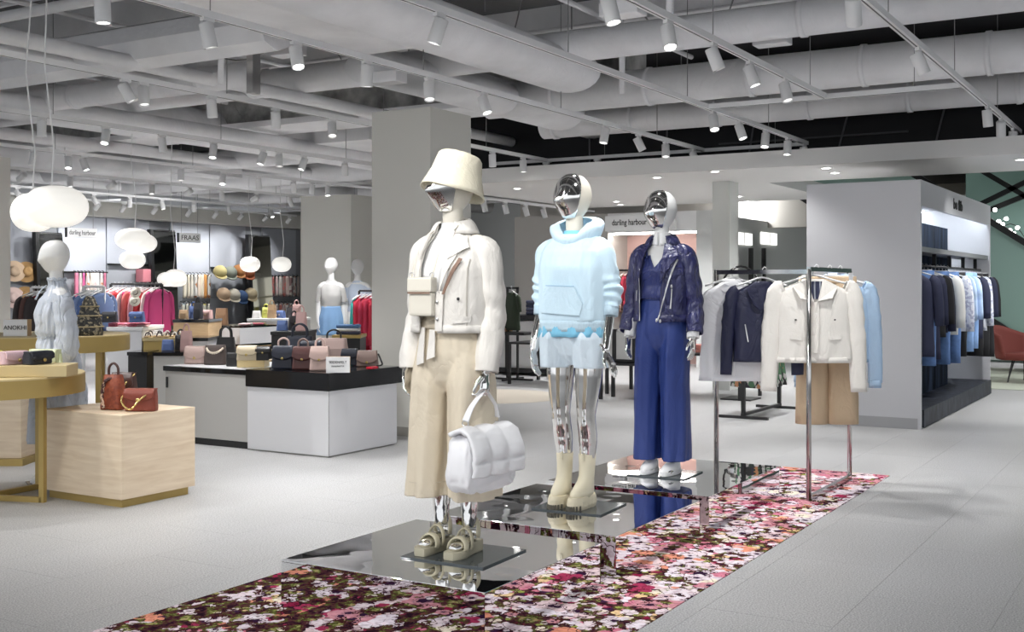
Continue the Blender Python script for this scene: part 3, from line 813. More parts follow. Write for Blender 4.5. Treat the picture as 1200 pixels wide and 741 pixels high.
def spot(u, v, z, d, lab, on=True, light=True, power=1.0, cone=78, along='u'):
    """a cylindrical spotlight clipped under a track, its housing turned to direction d"""
    t = thing('track_spotlight', lab, 'spotlight', (u, v, z), 0 if along == 'u' else pi/2, SPOT_GROUP)
    place(ME_ADAPT, 'adapter', (0, 0, 0), 0, t)
    d = Vector(d).normalized()
    dl = d.copy(); dl.rotate(Matrix.Rotation(-(0 if along == 'u' else pi/2), 3, 'Z'))
    q = dl.to_track_quat('-Z', 'Y')
    h = bpy.data.objects.new('housing', ME_BODY); COL.objects.link(h); h.parent = t
    h.rotation_mode = 'QUATERNION'; h.rotation_quaternion = q; h.location = Vector((0, 0, -0.085)) - dl*0.05
    y = bpy.data.objects.new('yoke', ME_YOKE); COL.objects.link(y); y.parent = t; y.location = (0, 0, -0.06)
    l = bpy.data.objects.new('lens', ME_LENS if on else ME_LENSD); COL.objects.link(l); l.parent = h
    if light:
        ld = bpy.data.lights.new('spot_beam', 'SPOT'); ld.energy = SPOT_W * power; ld.spot_size = R(cone); ld.spot_blend = 0.7
        ld.shadow_soft_size = 0.045; ld.color = (1, 0.995, 0.985)
        lo = bpy.data.objects.new('spot_beam', ld); COL.objects.link(lo); lo.parent = h; lo.location = (0, 0, -0.17)
    NSP[0] += 1
    return t
def row(v, pxs, tiltseed, name, z=TZ, extra=(), bright=(), power=1.0, lights=1.0, aims=None, cone=78):
    rnd = random.Random(tiltseed)
    us = [(u_on_v(p, v), True) for p in pxs] + [(u, False) for u in extra]  # extra: unseen spotlights added to light the front of the scene
    us.sort()
    k = 0; kh = 0
    for u, seen in us:
        d = Vector((rnd.uniform(-0.35, 0.35), rnd.uniform(-0.45, 0.25), -1))
        if aims:
            for (ua, ub, tgt) in aims:
                if ua <= u <= ub: d = Vector(tgt) - Vector((u, v, z - 0.1))
        if seen: k += 1; lab = '%s spotlight in view from near end of %s' % (ORD[k-1], name)
        else: kh += 1; lab = '%s added unseen spotlight above picture edge on %s' % (ORD[kh-1], name)
        on = rnd.random() < 0.6
        spot(u, v, z, d, lab, on=on, light=rnd.random() < lights, power=power*(0.42 if u < 5.6 and v < 6 else 0.85), cone=cone)

M1T, M2T, M3T = (4.42, 3.03, 1.2), (5.72, 3.03, 1.2), (7.0, 3.05, 1.2)
N4 = 'the rightmost track'; N3 = 'the short track above the mannequins'; N1 = 'the long track left of the short one'; N2 = 'the track in front of the column'
track_u(1.77, 0.2, 14.58, 'rightmost white lighting track running toward the black void')
row(1.77, (1000, 1076, 1157, 1173, 1187, 1196), 4, N4, extra=(1.2, 2.6, 4.0, 5.4), aims=((1, 2, M1T), (2, 3, M1T), (3.5, 4.5, (4.6, 1.0, 0)), (5, 6, M2T), (6.5, 7.5, (8.2, 2.0, 1.2)), (8, 9.5, (9.6, 0.6, 0)), (11, 12.5, (12.2, 1.6, 0.5)), (12.6, 15, (14.0, 1.9, 1.2))))
track_u(3.0, 0.2, 10.65, 'short white lighting track directly above the mannequins')
row(3.0, (714, 783, 836, 879, 920), 5, N3, extra=(1.2, 2.4, 3.6), aims=((1, 2, M1T), (2.1, 3, M2T), (3.3, 4, M2T)))
track_u(4.18, 0.2, 14.07, 'long white lighting track crossing above the chrome heads')
row(4.18, (515, 836, 867, 897, 923, 942), 8, N1, extra=(1.2, 2.6, 4.0), aims=((1, 2, M1T), (2.4, 3, (3.2, 5.0, 0)), (3.8, 4.2, M3T), (5, 7, (5.7, 5.2, 0))))
track_u(5.55, 0.2, 14.07, 'long white lighting track passing in front of the big column')
row(5.55, (120, 243, 347, 430, 503, 567, 709, 748, 780, 813), 9, N2, extra=(1.6, 3.0), aims=((1, 2, M1T), (2.6, 3.6, (4.6, 6.6, 0.5))))
track_u(7.8, 0.2, 11.4, 'white lighting track above the gold tables')
row(7.8, (147, 168, 248, 323, 389), 10, 'the track above the gold tables', extra=(2.0, 3.4, 4.8), aims=((1.5, 3.6, (4.2, 6.2, 0)),))
track_u(7.9, 12.1, 14.2, 'short lighting track beyond the big column')
row(7.9, (577, 613), 11, 'the short track beyond the column')
track_u(10.3, 5, 14.6, 'second lighting track beyond the gold tables')
row(10.3, (49, 124, 190, 250, 308, 327, 356, 404), 12, 'the second track beyond the gold tables', lights=0.8, power=2.0)
track_u(12.9, 7, 18.5, 'third lighting track beyond the gold tables')
row(12.9, (39, 80, 98, 212, 261, 303, 344, 366, 384), 13, 'the third track beyond the gold tables', lights=0.8, power=2.2)
track_u(15.3, 9, 20, 'fourth lighting track beyond the gold tables')
row(15.3, (27, 82, 132, 178, 222, 260, 300, 340), 14, 'the fourth track beyond the gold tables', lights=0.9, power=1.7, aims=[(u_ - 0.01, u_ + 0.01, (u_, 20.0, 0.9)) for u_ in [u_on_v(p_, 15.3) for p_ in (27, 132, 222, 300)]])
track_u(18.1, 10, 24, 'fifth lighting track, near the accessories wall')
row(18.1, (20, 110, 152, 190, 227, 268, 318), 15, 'the fifth track near the accessories wall', lights=0.8, power=2.4, aims=((5, 30, None),) if False else None)
track_u(19.6, 11, 22, 'lighting track right in front of the accessories wall bulkhead')
rn = random.Random(3)
for k, px in enumerate((115, 145, 182, 222, 253, 283, 312, 339)):
    u = u_on_v(px, 19.6)
    spot(u, 19.6, TZ, (rn.uniform(-.2, .2), 1.1, -1), '%s white spotlight from the left on the track facing the accessories wall' % ORD[k], light=True, power=0.75)
track_v(10.7, 1.80, 4.15, 'cross track joining the two longest right-hand tracks')
track_v(14.12, 4.2, 8.8, 'cross track along the white bulkhead')
for k, px in enumerate((640, 700)):
    spot(14.12, v_on_u(px, 14.12), TZ, (-0.2, 0.1, -1), '%s white spotlight from the left on the cross track along the bulkhead' % ORD[k], light=False, along='v')
track_u(9.9, 15.0, 19.5, 'lighting track under the far ceiling left of the hoodie', z=2.84)
for k, px in enumerate((567, 592, 616, 637)):
    spot(u_on_v(px, 9.9), 9.9, 2.84, (0.2, -0.2, -1), '%s white spotlight from the left under the bulkhead edge left of the hoodie' % ORD[k], light=False)

# ------------------------------------------------------------------ opal pendant lamps
def pendant(px, py, d, blobs, lab, cords):
    p = PD(px, py, d)
    t = thing('pendant_lamp', lab, 'pendant lamp', p, 0, 'opal pendant lamps')
    for (dx, dz, w, h, dy) in blobs:
        # a squashed, slightly irregular opal bubble; dx to the right in the picture
        off = Vector((ST*dx + CT*dy, -CT*dx + ST*dy, dz))
        mb = MB(); rings = []
        n, m = 28, 16
        for i in range(m + 1):
            th = pi*i/m
            rr = max(0.02, sin(th) ** 0.8)
            rings.append([(off.x + w/2*rr*cos(2*pi*j/n), off.y + w/2*rr*sin(2*pi*j/n), off.z - h/2*cos(th)) for j in range(n)])
        mb.loft(rings)
        mb.obj('shade', M_LAMP, t, smooth=True)
    for (dx, dz) in cords:
        off = Vector((ST*dx, -CT*dx, dz))
        top = 4.5 - p.z
        MB().tube([off, off + Vector((ST*0.02, -CT*0.02, 0.3)), off + Vector((ST*-0.05, CT*0.05, 0.9)), (off.x*0.5, off.y*0.5, top)], 0.006, 6).obj('cord', M_SIGN, t)
    return t
pendant(57, 247, 8.5, ((0.055, 0.03, 0.46, 0.31, 0.0), (-0.13, -0.01, 0.33, 0.29, 0.05)), 'large double bubble opal pendant lamp above the pale blue dress mannequin', ((0.02, 0.18), (-0.12, 0.13)))
pendant(158, 285, 15.0, ((-0.02, 0.05, 0.46, 0.29, 0.0), (0.05, 0.0, 0.44, 0.26, 0.05), (-0.03, -0.22, 0.33, 0.24, 0.0)), 'triple bubble opal pendant lamp left of the hanging cream sign', ((0.0, 0.2),))
pendant(202, 326, 17.5, ((-0.08, -0.02, 0.30, 0.22, 0), (0.03, 0.0, 0.34, 0.27, 0.05), (0.1, -0.02, 0.26, 0.22, -.03)), 'low lumpy opal pendant lamp in front of cream scarves', ((0.02, 0.13),))
pendant(293, 310, 21.0, ((0, 0, 0.37, 0.29, 0),), 'small oval opal pendant lamp beside the mirror by the caps', ((0.02, 0.14),))
pendant(330, 310, 21.5, ((0, 0, 0.36, 0.28, 0),), 'small oval opal pendant lamp above the pale pink scarves', ((0.02, 0.13),))
# ------------------------------------------------------------------ mannequin bodies
def cint(T, n):
    out = []
    for i in range(n + 1):
        k = i / n * (len(T) - 1); i0 = min(int(k), len(T) - 2)
        out.append(lerp(T[i0], T[i0+1], k - i0))
    return out
HEADC = Vector((0, -0.014, 1.748))
def head_pt(th, ph, k=1.0, grow=0.0):
    """th 0 at the crown .. pi at the chin, ph = -90 deg is the face"""
    s_, c_ = sin(th), cos(th)
    z = 0.118 * c_
    w = 0.080 * (s_ ** 0.85)
    dpt = 0.108 * (s_ ** 0.85)
    if c_ < 0:                       # narrow to the jaw
        w *= 1 - 0.33 * (-c_) ** 1.2
        dpt *= 1 - 0.20 * (-c_)
    x = w * cos(ph); y = dpt * sin(ph)
    if sin(ph) < 0:                  # face side: flatter cheeks, brow, nose ridge
        f = (-sin(ph))
        y -= 0.010 * f * max(0, 1 - abs(c_ + 0.15) * 2.2)
        y -= 0.016 * math.exp(-((cos(ph)) / 0.16) ** 2) * math.exp(-((c_ + 0.18) / 0.22) ** 2)
        y -= 0.012 * max(0, -c_) * f
    else:
        y += 0.010 * max(0, c_ + 0.2) * sin(ph)
    v = Vector((x, y, z)); v *= k * 1.1
    if grow: v += v.normalized() * grow
    return v
def add_head(mb, turn=0.0, tilt=0.0, c=None):
    M = Matrix.Rotation(turn, 4, 'Z') @ Matrix.Rotation(tilt, 4, 'X')
    c = c or HEADC; n, m = 28, 20
    rings = [[c + (M @ head_pt(pi * (i + 0.15) / (m + 0.3), 2*pi*j/n)) for j in range(n)] for i in range(m + 1)]
    mb.loft(rings[::-1])
def hand(mb, w, side, down=(0, 0, -1), fwd=(0, -1, 0), curl=0.35, spread=0.05, size=1.0):
    """w: wrist; down: finger direction; fwd: thumb side; palm faces -side"""
    w = Vector(w); d = Vector(down).normalized(); f = Vector(fwd); f = (f - d*f.dot(d)).normalized(); p = Vector((-side, 0, 0)); p = (p - d*p.dot(d) - f*p.dot(f)).normalized()
    S = size
    mb.tube([w - d*0.05, w - d*0.02, w + d*0.02*S, w + d*0.05*S, w + d*0.085*S], [0.024, 0.024, 0.032*S, 0.04*S, 0.04*S], 12, major=f, ratio=0.42)
    for i, (o, L) in enumerate(((0.031, 0.075), (0.0105, 0.084), (-0.0105, 0.078), (-0.031, 0.062))):
        b = w + d*0.078*S + f*o*S
        sp = f*(o*spread*8)
        a1 = curl*0.7; a2 = curl*1.7; a3 = curl*2.4
        pts = [b]
        for a, q in ((a1, 0.42), (a2, 0.32), (a3, 0.26)):
            pts.append(pts[-1] + (d*cos(a) + p*sin(a) + sp*0.3)*L*q*S)
        mb.tube(pts, [0.0092*S, 0.0086*S, 0.008*S, 0.0066*S], 8)
    b = w + d*0.02*S + f*0.03*S
    mb.tube([b, b + d*0.03*S + f*0.022*S + p*0.008, b + d*0.058*S + f*0.028*S + p*0.016, b + d*0.082*S + f*0.026*S + p*0.022], [0.014*S, 0.0115*S, 0.0095*S, 0.0075*S], 8)
def body_mesh(name, armL, armR, handL={}, handR={}, turn=0.0, tilt=0.0, legs=None, foot=True, voxel=0.0045, heel=0.0, lift=0.0):
    mb = MB()
    rows = [(0.84, .06, .07, 0, 0.0), (0.87, .135, .10, 0, 0.005), (0.94, .168, .118, 0, 0.008), (1.04, .155, .105, 0, 0.0), (1.14, .122, .088, 0, -0.005), (1.25, .13, .095, 0, -0.008),
            (1.345, .142, .118, 0, -0.012), (1.42, .142, .10, 0, 0.0), (1.475, .132, .078, 0, 0.008), (1.51, .092, .062, 0, 0.01), (1.535, .058, .054, 0, 0.008), (1.57, .048, .05, 0, 0.0), (1.66, .046, .05, 0, -0.006), (1.70, .044, .05, 0, -0.008)]
    Surf(rows, 2.15).shell(mb, 0.84, 1.70, 44, 36, cap0=True, cap1=True)
    add_head(mb, turn, tilt)
    for s, A in ((1, armL), (-1, armR)):
        P = crom([(0.085*s, 0.008, 1.462)] + list(A), 24)
        rr = cint([0.055, 0.058, 0.047, 0.040, 0.038, 0.034, 0.025], 24)
        mb.tube(P, rr, 14)
        hk = handL if s == 1 else handR
        dn = hk.get('down', tuple(Vector(A[-1]) - Vector(A[-2])))
        hand(mb, A[-1], s, dn, hk.get('fwd', (0, -1, 0)), hk.get('curl', 0.3), hk.get('spread', 0.05))
    for s in (1, -1):
        L = legs[s] if legs else [(0.088*s, 0.01, 0.93), (0.088*s, 0.0, 0.74), (0.082*s, -0.012, 0.52), (0.080*s, 0.012, 0.36), (0.076*s, 0.018, 0.20), (0.074*s, 0.022, 0.085+heel+lift)]
        P = crom(L, 30)
        rr = cint([0.088, 0.078, 0.054, 0.054, 0.038, 0.032], 30)
        mb.tube(P, rr, 16)
        if foot:
            a = Vector(L[-1]); 
            mb.tube([a + Vector((0, 0.035, -0.02)), a + Vector((0, 0.03, -0.055-heel*.7)), a + Vector((0.004*s, -0.03, -0.05-heel*.6)), a + Vector((0.008*s, -0.09, -0.066-heel)), a + Vector((0.008*s, -0.145, -0.072-heel)), a + Vector((0.008*s, -0.165, -0.074-heel))],
                    [0.026, 0.03, 0.033, 0.036, 0.033, 0.02], 12, major=(1, 0, 0), ratio=0.62)
    me = mb.mesh('tmp', M_MANN)
    o = bpy.data.objects.new('tmp', me); COL.objects.link(o)
    r = o.modifiers.new('r', 'REMESH'); r.mode = 'VOXEL'; r.voxel_size = voxel
    sm = o.modifiers.new('s', 'SMOOTH'); sm.factor = 0.5; sm.iterations = 4
    bpy.context.view_layer.update()
    out = bpy.data.meshes.new_from_object(o.evaluated_get(bpy.context.evaluated_depsgraph_get()))
    bpy.data.objects.remove(o); bpy.data.meshes.remove(me)
    out.name = name
    out.polygons.foreach_set('use_smooth', [True]*len(out.polygons))
    return out
def paint(me, mats, f):
    me.materials.clear()
    for m in mats: me.materials.append(m)
    me.polygons.foreach_set('material_index', [f(p.center) for p in me.polygons])
def face_plate(parent, turn, tilt, grow=0.0035, m=None, c=None, th0=0.05):
    """chrome mask wrapped over the front of the head"""
    M = Matrix.Rotation(turn, 4, 'Z') @ Matrix.Rotation(tilt, 4, 'X'); c = c or HEADC
    rows = []
    for i in range(27):
        th = lerp(th0*pi, 0.845*pi, i / 26)
        half = R(84) * (0.9 + 0.1*cos(th*1.2))
        rows.append([c + (M @ head_pt(th, -pi/2 + lerp(-half, half, j / 30), 1.0, grow)) for j in range(31)])
    return MB().grid(rows).obj('face_plate', m or M_CHROME, parent, smooth=True, solid=0.004, label='mirror chrome face plate', off=-1.0)
def base_plate(parent, w=0.36, d=0.36, cx=0.0, cy=0.0, z=0.0, m=None):
    return MB().bbox(cx-w/2, cx+w/2, cy-d/2, cy+d/2, z, z+0.008, 0.001).obj('base_plate', m or mat('smoked_glass', (0.05, 0.06, 0.065), 0.05), parent, label='smoked glass base plate')

# garment cloths
C_CREAM = mat('cream_cotton', (0.76, 0.73, 0.68), 0.8, sheen=0.1, bump=0.08, bscale=120, wrinkle=0.35, wscale=6)
C_HAT = mat('hat_canvas', (0.73, 0.68, 0.54), 0.85, bump=0.1, bscale=160, wrinkle=0.25, wscale=9)
C_TROU = mat('beige_twill', (0.68, 0.60, 0.47), 0.8, bump=0.06, bscale=120, wrinkle=0.4, wscale=5)
C_TEE = mat('white_tee', (0.80, 0.80, 0.80), 0.85)
C_BAGC = mat('cream_leather', (0.70, 0.66, 0.57), 0.45)
C_HOOD = mat('pale_blue_jersey', (0.58, 0.75, 0.86), 0.9, sheen=0.15, bump=0.06, bscale=220, wrinkle=0.3, wscale=6)
C_CYAN = mat('cyan_cotton', (0.22, 0.56, 0.78), 0.8)
C_SHORT = mat('ice_blue_cotton', (0.64, 0.74, 0.82), 0.85, bump=0.05, bscale=150, wrinkle=0.35, wscale=8)
C_NAVYL = mat('navy_leather', (0.020, 0.022, 0.085), 0.34, bump=0.15, bscale=38, coat=0.15, wrinkle=0.9, wscale=9)
C_COBALT = mat('cobalt_satin', (0.010, 0.020, 0.12), 0.38, sheen=0.15, wrinkle=0.7, wscale=9)
C_TROUB = mat('cobalt_twill', (0.014, 0.034, 0.17), 0.55, wrinkle=0.4, wscale=4)
C_BOOT = mat('cream_boot_leather', (0.72, 0.66, 0.50), 0.45)
C_SNEAK = mat('white_leather', (0.80, 0.80, 0.80), 0.45)
C_SANDAL = mat('sand_strap', (0.52, 0.48, 0.35), 0.6)
C_PALEBL = mat('pale_blue_linen', (0.52, 0.56, 0.63), 0.9, bump=0.12, bscale=60, wrinkle=1.0, wscale=8)
C_METAL = mat('zip_metal', (0.6, 0.6, 0.6), 0.3, 0.9)
C_BROWN = mat('brown_zip_tape', (0.22, 0.13, 0.09), 0.6)

def gap_fn(tab):
    """tab rows (z, xR, xL): jacket edges as angles either side of the front"""
    def g(surf):
        def f(z):
            xr, xl = interp(tab, z); rx, ry, cx, cy = interp(surf.rows, z)
            a = lambda x: -pi/2 + math.asin(max(-0.97, min(0.97, (x - cx) / rx)))
            return (a(xl), a(xr) + 2*pi)
        return f
    return g

def wide_legs(mb, waist_z, crotch_z, hem, rx0, ry0, rhem, legx, seed, pleat=0.008, n=40, flare_y=None, cyh=0.0):
    """wide trousers: hips to crotch as one ring, then two legs"""
    hip = Surf([(crotch_z - 0.07, rx0*0.8, ry0*0.45, 0, 0.0), (crotch_z + 0.0, rx0*0.98, ry0*0.80, 0, 0.0), (crotch_z + 0.07, rx0*1.03, ry0*0.99, 0, 0.003), (crotch_z + 0.12, rx0*1.02, ry0*1.03, 0, 0.004), (waist_z - 0.08, rx0*0.88, ry0*0.92, 0, 0), (waist_z, rx0*0.77, ry0*0.84, 0, -0.003)], 2.2,
               lambda ph, z: 0.003*sin(ph*18 + seed) * min(1, max(0, (waist_z - z)*7)))
    hip.shell(mb, crotch_z - 0.07, waist_z, 18, 48, cap0=True, cap1=True)
    for s in (1, -1):
        rows = []
        for i in range(23):
            t = i / 22; z = lerp(crotch_z + 0.13, hem, t)
            e0 = min(1, t*4.5)
            r_in = lerp(lerp(rx0*0.46, rx0*0.54, e0), rhem, min(1, t*1.05)); ry = lerp(ry0*lerp(0.80, 1.03, e0), flare_y or rhem*1.1, t)
            cx = lerp(rx0*0.53, legx, t)
            ring = []
            for j in range(n):
                ph = 2*pi*j/n
                c, sn = cos(ph), sin(ph)
                fold = pleat * t * (sin(ph*5 + seed*s + 2.2*t) * 0.7 + sin(ph*9 - seed + t*3) * 0.4) + 0.006*nz(c*2+seed, sn*2+s*5, z*6)
                crease = 0.010 * math.exp(-((ph - 1.5*pi) / 0.16) ** 2)
                ring.append(Vector((s*cx + c*(r_in + fold), cyh*t + sn*(ry + fold + crease), z)))
            rings_ok = ring
            rows.append(ring)
        mb.loft(rows[::-1], True, True, True)
    return hip
def fuse(mb, voxel=0.006, iters=5, mats=None):
    """join overlapping closed pieces into one smooth skin"""
    me = mb.mesh('tmp', mats or M_MANN)
    o = bpy.data.objects.new('tmp', me); COL.objects.link(o)
    r = o.modifiers.new('r', 'REMESH'); r.mode = 'VOXEL'; r.voxel_size = voxel
    sm = o.modifiers.new('s', 'SMOOTH'); sm.factor = 0.5; sm.iterations = iters
    bpy.context.view_layer.update()
    out = bpy.data.meshes.new_from_object(o.evaluated_get(bpy.context.evaluated_depsgraph_get()))
    bpy.data.objects.remove(o); bpy.data.meshes.remove(me)
    out.polygons.foreach_set('use_smooth', [True]*len(out.polygons))
    return out
def fused(mb, name, m, parent, label=None, voxel=0.006, iters=5):
    me = fuse(mb, voxel, iters, m); me.name = name
    o = place(me, name, (0, 0, 0), 0, parent)
    if label: o['label'] = label
    return o

# ------------------------------------------------------------------ mannequin in cream jacket
def mannequin_cream():
    t = thing('mannequin', 'mannequin in bucket hat, cream jacket and wide beige trousers holding a puffy white bag', 'mannequin', (4.443, 2.99, 0.2), -pi/2 + R(2))
    turn, tilt = R(-22), R(2)
    armL = [(0.142, 0.012, 1.452), (0.165, 0.02, 1.33), (0.182, 0.028, 1.17), (0.19, 0.0, 1.06), (0.198, -0.03, 0.96), (0.203, -0.05, 0.87)]
    armR = [(-0.142, 0.012, 1.452), (-0.165, 0.02, 1.33), (-0.182, 0.03, 1.17), (-0.19, 0.0, 1.06), (-0.195, -0.035, 0.96), (-0.197, -0.06, 0.89)]
    me = body_mesh('body', armL, armR, {'curl': 0.85}, {'curl': 0.35}, turn, tilt, heel=0.0, lift=0.045)
    paint(me, [M_CREAM, M_CHROME], lambda c: 1 if (c.z < 0.60 or (abs(c.x) > 0.15 and c.z < 0.92)) else 0)
    place(me, 'body', (0, 0, 0), 0, t)
    face_plate(t, turn, tilt, th0=0.42)
    base_plate(t, 0.44, 0.40, 0.06, 0.0)
    # bucket hat, pulled low and tilted
    hat = []
    HM = Matrix.Translation(HEADC + Vector((0.006, 0.012, 0.004))) @ Matrix.Rotation(turn, 4, 'Z') @ Matrix.Rotation(R(-15), 4, 'X')
    prof = [(0.0, 0.154), (0.055, 0.153), (0.081, 0.147), (0.089, 0.136), (0.096, 0.095), (0.102, 0.060), (0.106, 0.047), (0.115, 0.015), (0.125, -0.017), (0.132, -0.038)]
    rings = []
    for r, z in prof:
        rings.append([HM @ Vector((max(r, 0.001)*cos(2*pi*j/40)*0.96, max(r, 0.001)*sin(2*pi*j/40)*1.22, z + (0.004*sin(3*2*pi*j/40) if z < 0 else 0) + 0.002*nz(j*.4, z*9, 1))) for j in range(40)])
    h = MB().loft(rings, True, True, False).obj('bucket_hat', C_HAT, t, smooth=True, solid=0.005, label='cream canvas bucket hat')
    mb = MB()
    for r, z in ((0.1065, 0.047), (0.0905, 0.136)):
        mb.tube([HM @ Vector((r*cos(2*pi*j/40)*0.96, r*sin(2*pi*j/40)*1.22, z)) for j in range(41)], 0.0018, 5)
    mb.obj('hat_seam', mat('hat_seam', (0.62, 0.57, 0.45), 0.8), h, smooth=True)
    # chin strap of the mask
    MB().tube([HEADC + Matrix.Rotation(turn, 3, 'Z') @ Vector(p) for p in ((0.074, 0.0, -0.02), (0.066, -0.035, -0.065), (0.03, -0.085, -0.098))], 0.005, 6, ratio=0.5).obj('chin_strap', M_CREAM, t, smooth=True)
    # white top
    tee = Surf([(1.02, .16, .115, 0, 0), (1.15, .14, .105, 0, -.004), (1.345, .152, .128, 0, -.012), (1.43, .148, .108, 0, 0), (1.485, .13, .086, 0, .008), (1.515, .098, .07, 0, .01), (1.555, .058, .058, 0, .004), (1.575, .053, .056, 0, 0)], 2.2, wr(3, 0.003))
    tee.shell(MB(), 1.02, 1.575, 24, 44).obj('white_top', C_TEE, t, smooth=True, label='white crew neck top')
    # trousers
    mb = MB()
    wide_legs(mb, 1.13, 0.84, 0.275, 0.18, 0.142, 0.104, 0.118, 1.3, pleat=0.018, flare_y=0.142)
    tr = fused(mb, 'trousers', C_TROU, t, 'wide beige trousers with a tied belt', 0.006, 6)
    hips = Surf([(0.8, .188, .149, 0, 0), (0.93, .188, .149, 0, .004), (1.05, .159, .131, 0, 0), (1.13, .14, .12, 0, -.003)], 2.2)
    Surf([(1.07, .162, .136, 0, -0.002), (1.12, .148, .127, 0, -0.003)], 2.2).shell(MB(), 1.075, 1.115, 2, 44).obj('belt', C_TROU, tr, smooth=True, solid=0.005)
    for (x, z0, z1, w) in ((-0.085, 1.08, 0.90, 0.05), (-0.02, 1.07, 0.93, 0.045)):
        hips.patch(MB(), (x - w/2, z1), (x + w/2, z1 + 0.015), (x + w/2 - .008, z0), (x - w/2 + .008, z0), 0.016, 0.006).obj('belt_tie', C_CREAM, tr, smooth=False)
    for s in (1, -1):
        leg = Surf([(0.27, .109, .147, s*.118, 0), (0.35, .108, .145, s*.117, 0)], 2.0)
        leg.shell(MB(), 0.345, 0.349, 1, 40).obj('hem_stitch', mat('hem_stitch', (0.6, 0.53, 0.42), 0.8), tr, smooth=True)
    # jacket
    jk = Surf([(1.02, .196, .158, 0, 0.005), (1.06, .198, .160, 0, 0.004), (1.2, .198, .158, 0, 0.0), (1.35, .195, .15, 0, -.004), (1.43, .182, .13, 0, .004), (1.475, .158, .108, 0, .01), (1.51, .12, .088, 0, .012), (1.535, .088, .076, 0, .012), (1.57, .078, .072, 0, .01)], 2.35, wr(8, 0.007, 4, 3))
    gp = gap_fn([(1.02, -.085, .005), (1.2, -.085, .02), (1.35, -.085, .055), (1.45, -.08, .075), (1.54, -.05, .05), (1.57, -.045, .045)])(jk)
    mb = jk.shell(MB(), 1.07, 1.565, 30, 64, gap=gp)
    jo = mb.obj('jacket', C_CREAM, t, smooth=True, solid=0.008, label='boxy cream cotton jacket worn open')
    # hem channel
    jk.shell(MB(), 1.055, 1.09, 2, 64, gap=gp, off=0.004).obj('hem_band', C_CREAM, jo, smooth=True, solid=0.01)
    for s, A in ((1, armL), (-1, armR)):
        pts = [(0.095*s, 0.01, 1.462), (0.162*s, 0.016, 1.432), (0.184*s, 0.022, 1.30), (0.196*s, 0.028, 1.16), (0.203*s, 0.0, 1.05), (0.206*s, -0.03, 0.95), (0.206*s, -0.045, 0.875)]
        sleeve(MB(), pts, [0.062, 0.077, 0.073, 0.070, 0.067, 0.064, 0.060], 24, seed=2.0*s + 1, a=0.010, crease=0.004, rings=40).obj('sleeve', C_CREAM, jo, smooth=True, solid=0.006)
    # collar wings and lapels (flat pieces standing a little off the front)
    def piece(name, pts, m, off, th=0.006):
        jk.patch(MB(), *pts, off=off, thick=th, n=8, m=8).obj(name, m, jo, smooth=False)
    piece('lapel', [(0.062, 1.40), (0.14, 1.455), (0.112, 1.505), (0.052, 1.53)], C_CREAM, 0.016)
    piece('lapel', [(-0.088, 1.40), (-0.14, 1.455), (-0.112, 1.505), (-0.058, 1.53)], C_CREAM, 0.016)
    piece('lapel_facing', [(0.028, 1.24), (0.078, 1.36), (0.10, 1.43), (0.058, 1.43)], C_CREAM, 0.012, 0.004)
    piece('zip', [(0.050, 1.235), (0.062, 1.235), (0.128, 1.40), (0.112, 1.405)], C_BROWN, 0.018, 0.004)
    piece('placket', [(0.004, 1.065), (0.042, 1.065), (0.054, 1.25), (0.016, 1.25)], C_CREAM, 0.008, 0.004)
    piece('pocket_welt', [(0.085, 1.10), (0.16, 1.105), (0.165, 1.135), (0.09, 1.13)], C_CREAM, 0.006, 0.004)
    piece('yoke_seam', [(0.145, 1.07), (0.149, 1.07), (0.152, 1.40), (0.148, 1.40)], mat('seam_tone', (0.5, 0.47, 0.42), 0.9), 0.006, 0.002)  # seam strip in a darker tone than the jacket
    # collar band round the neck, folded outwards
    rows = []
    for k in range(6):
        q = k / 5
        r0 = lerp(0.066, 0.112, q); zz = lerp(1.585, 1.520, q) + 0.016*sin(q*pi)
        rows.append([Vector((r0*1.05*cos(a), 0.012 + r0*0.92*sin(a), zz + 0.012*sin(a)*(1-q))) for a in [lerp(R(-62), R(242), j/30) for j in range(31)]])
    MB().grid(rows).obj('collar', C_CREAM, jo, smooth=True, solid=0.006)
    for (x, z) in ((0.022, 1.20), (0.022, 1.12), (0.120, 1.215)):
        p = jk.front(x, z, 0.016)
        MB().ball(p, 0.008, 0.004, 0.008, 10, 6).obj('snap_button', C_METAL if x < 0.1 else M_BLACKM, jo, smooth=True)
    # neck pouch on straps
    po = Surf([(1.0, .3, .3, 0, .14), (1.5, .3, .3, 0, .14)], 2)
    MB().bbox(-0.115, 0.012, -0.205, -0.165, 1.135, 1.245, 0.012).obj('pouch', C_BAGC, t, smooth=False, label='cream leather neck pouch')
    pch = [o for o in t.children if o.name.startswith('pouch')][-1]
    MB().bbox(-0.118, 0.015, -0.214, -0.160, 1.245, 1.315, 0.010).obj('pouch_flap', C_BAGC, pch)
    MB().box(-0.112, 0.009, -0.2165, -0.2135, 1.238, 1.246).obj('flap_edge', C_BROWN, pch)
    for a, b in (((-0.105, -0.19, 1.315), (-0.062, -0.07, 1.545)), ((0.005, -0.19, 1.315), (0.062, -0.06, 1.56))):
        a, b = Vector(a), Vector(b); mid = (a + b)/2 + Vector((0, -0.028, 0.03))
        MB().tube(crom([a, mid, b], 10), 0.006, 8, major=(1, 0, 0), ratio=0.4).obj('strap', C_BAGC, pch, smooth=True)
        MB().tube([a + Vector((0.012*cos(x), 0, 0.012*sin(x) + 0.01)) for x in [2*pi*k/12 for k in range(13)]], 0.0025, 6).obj('strap_ring', C_METAL, pch, smooth=True)
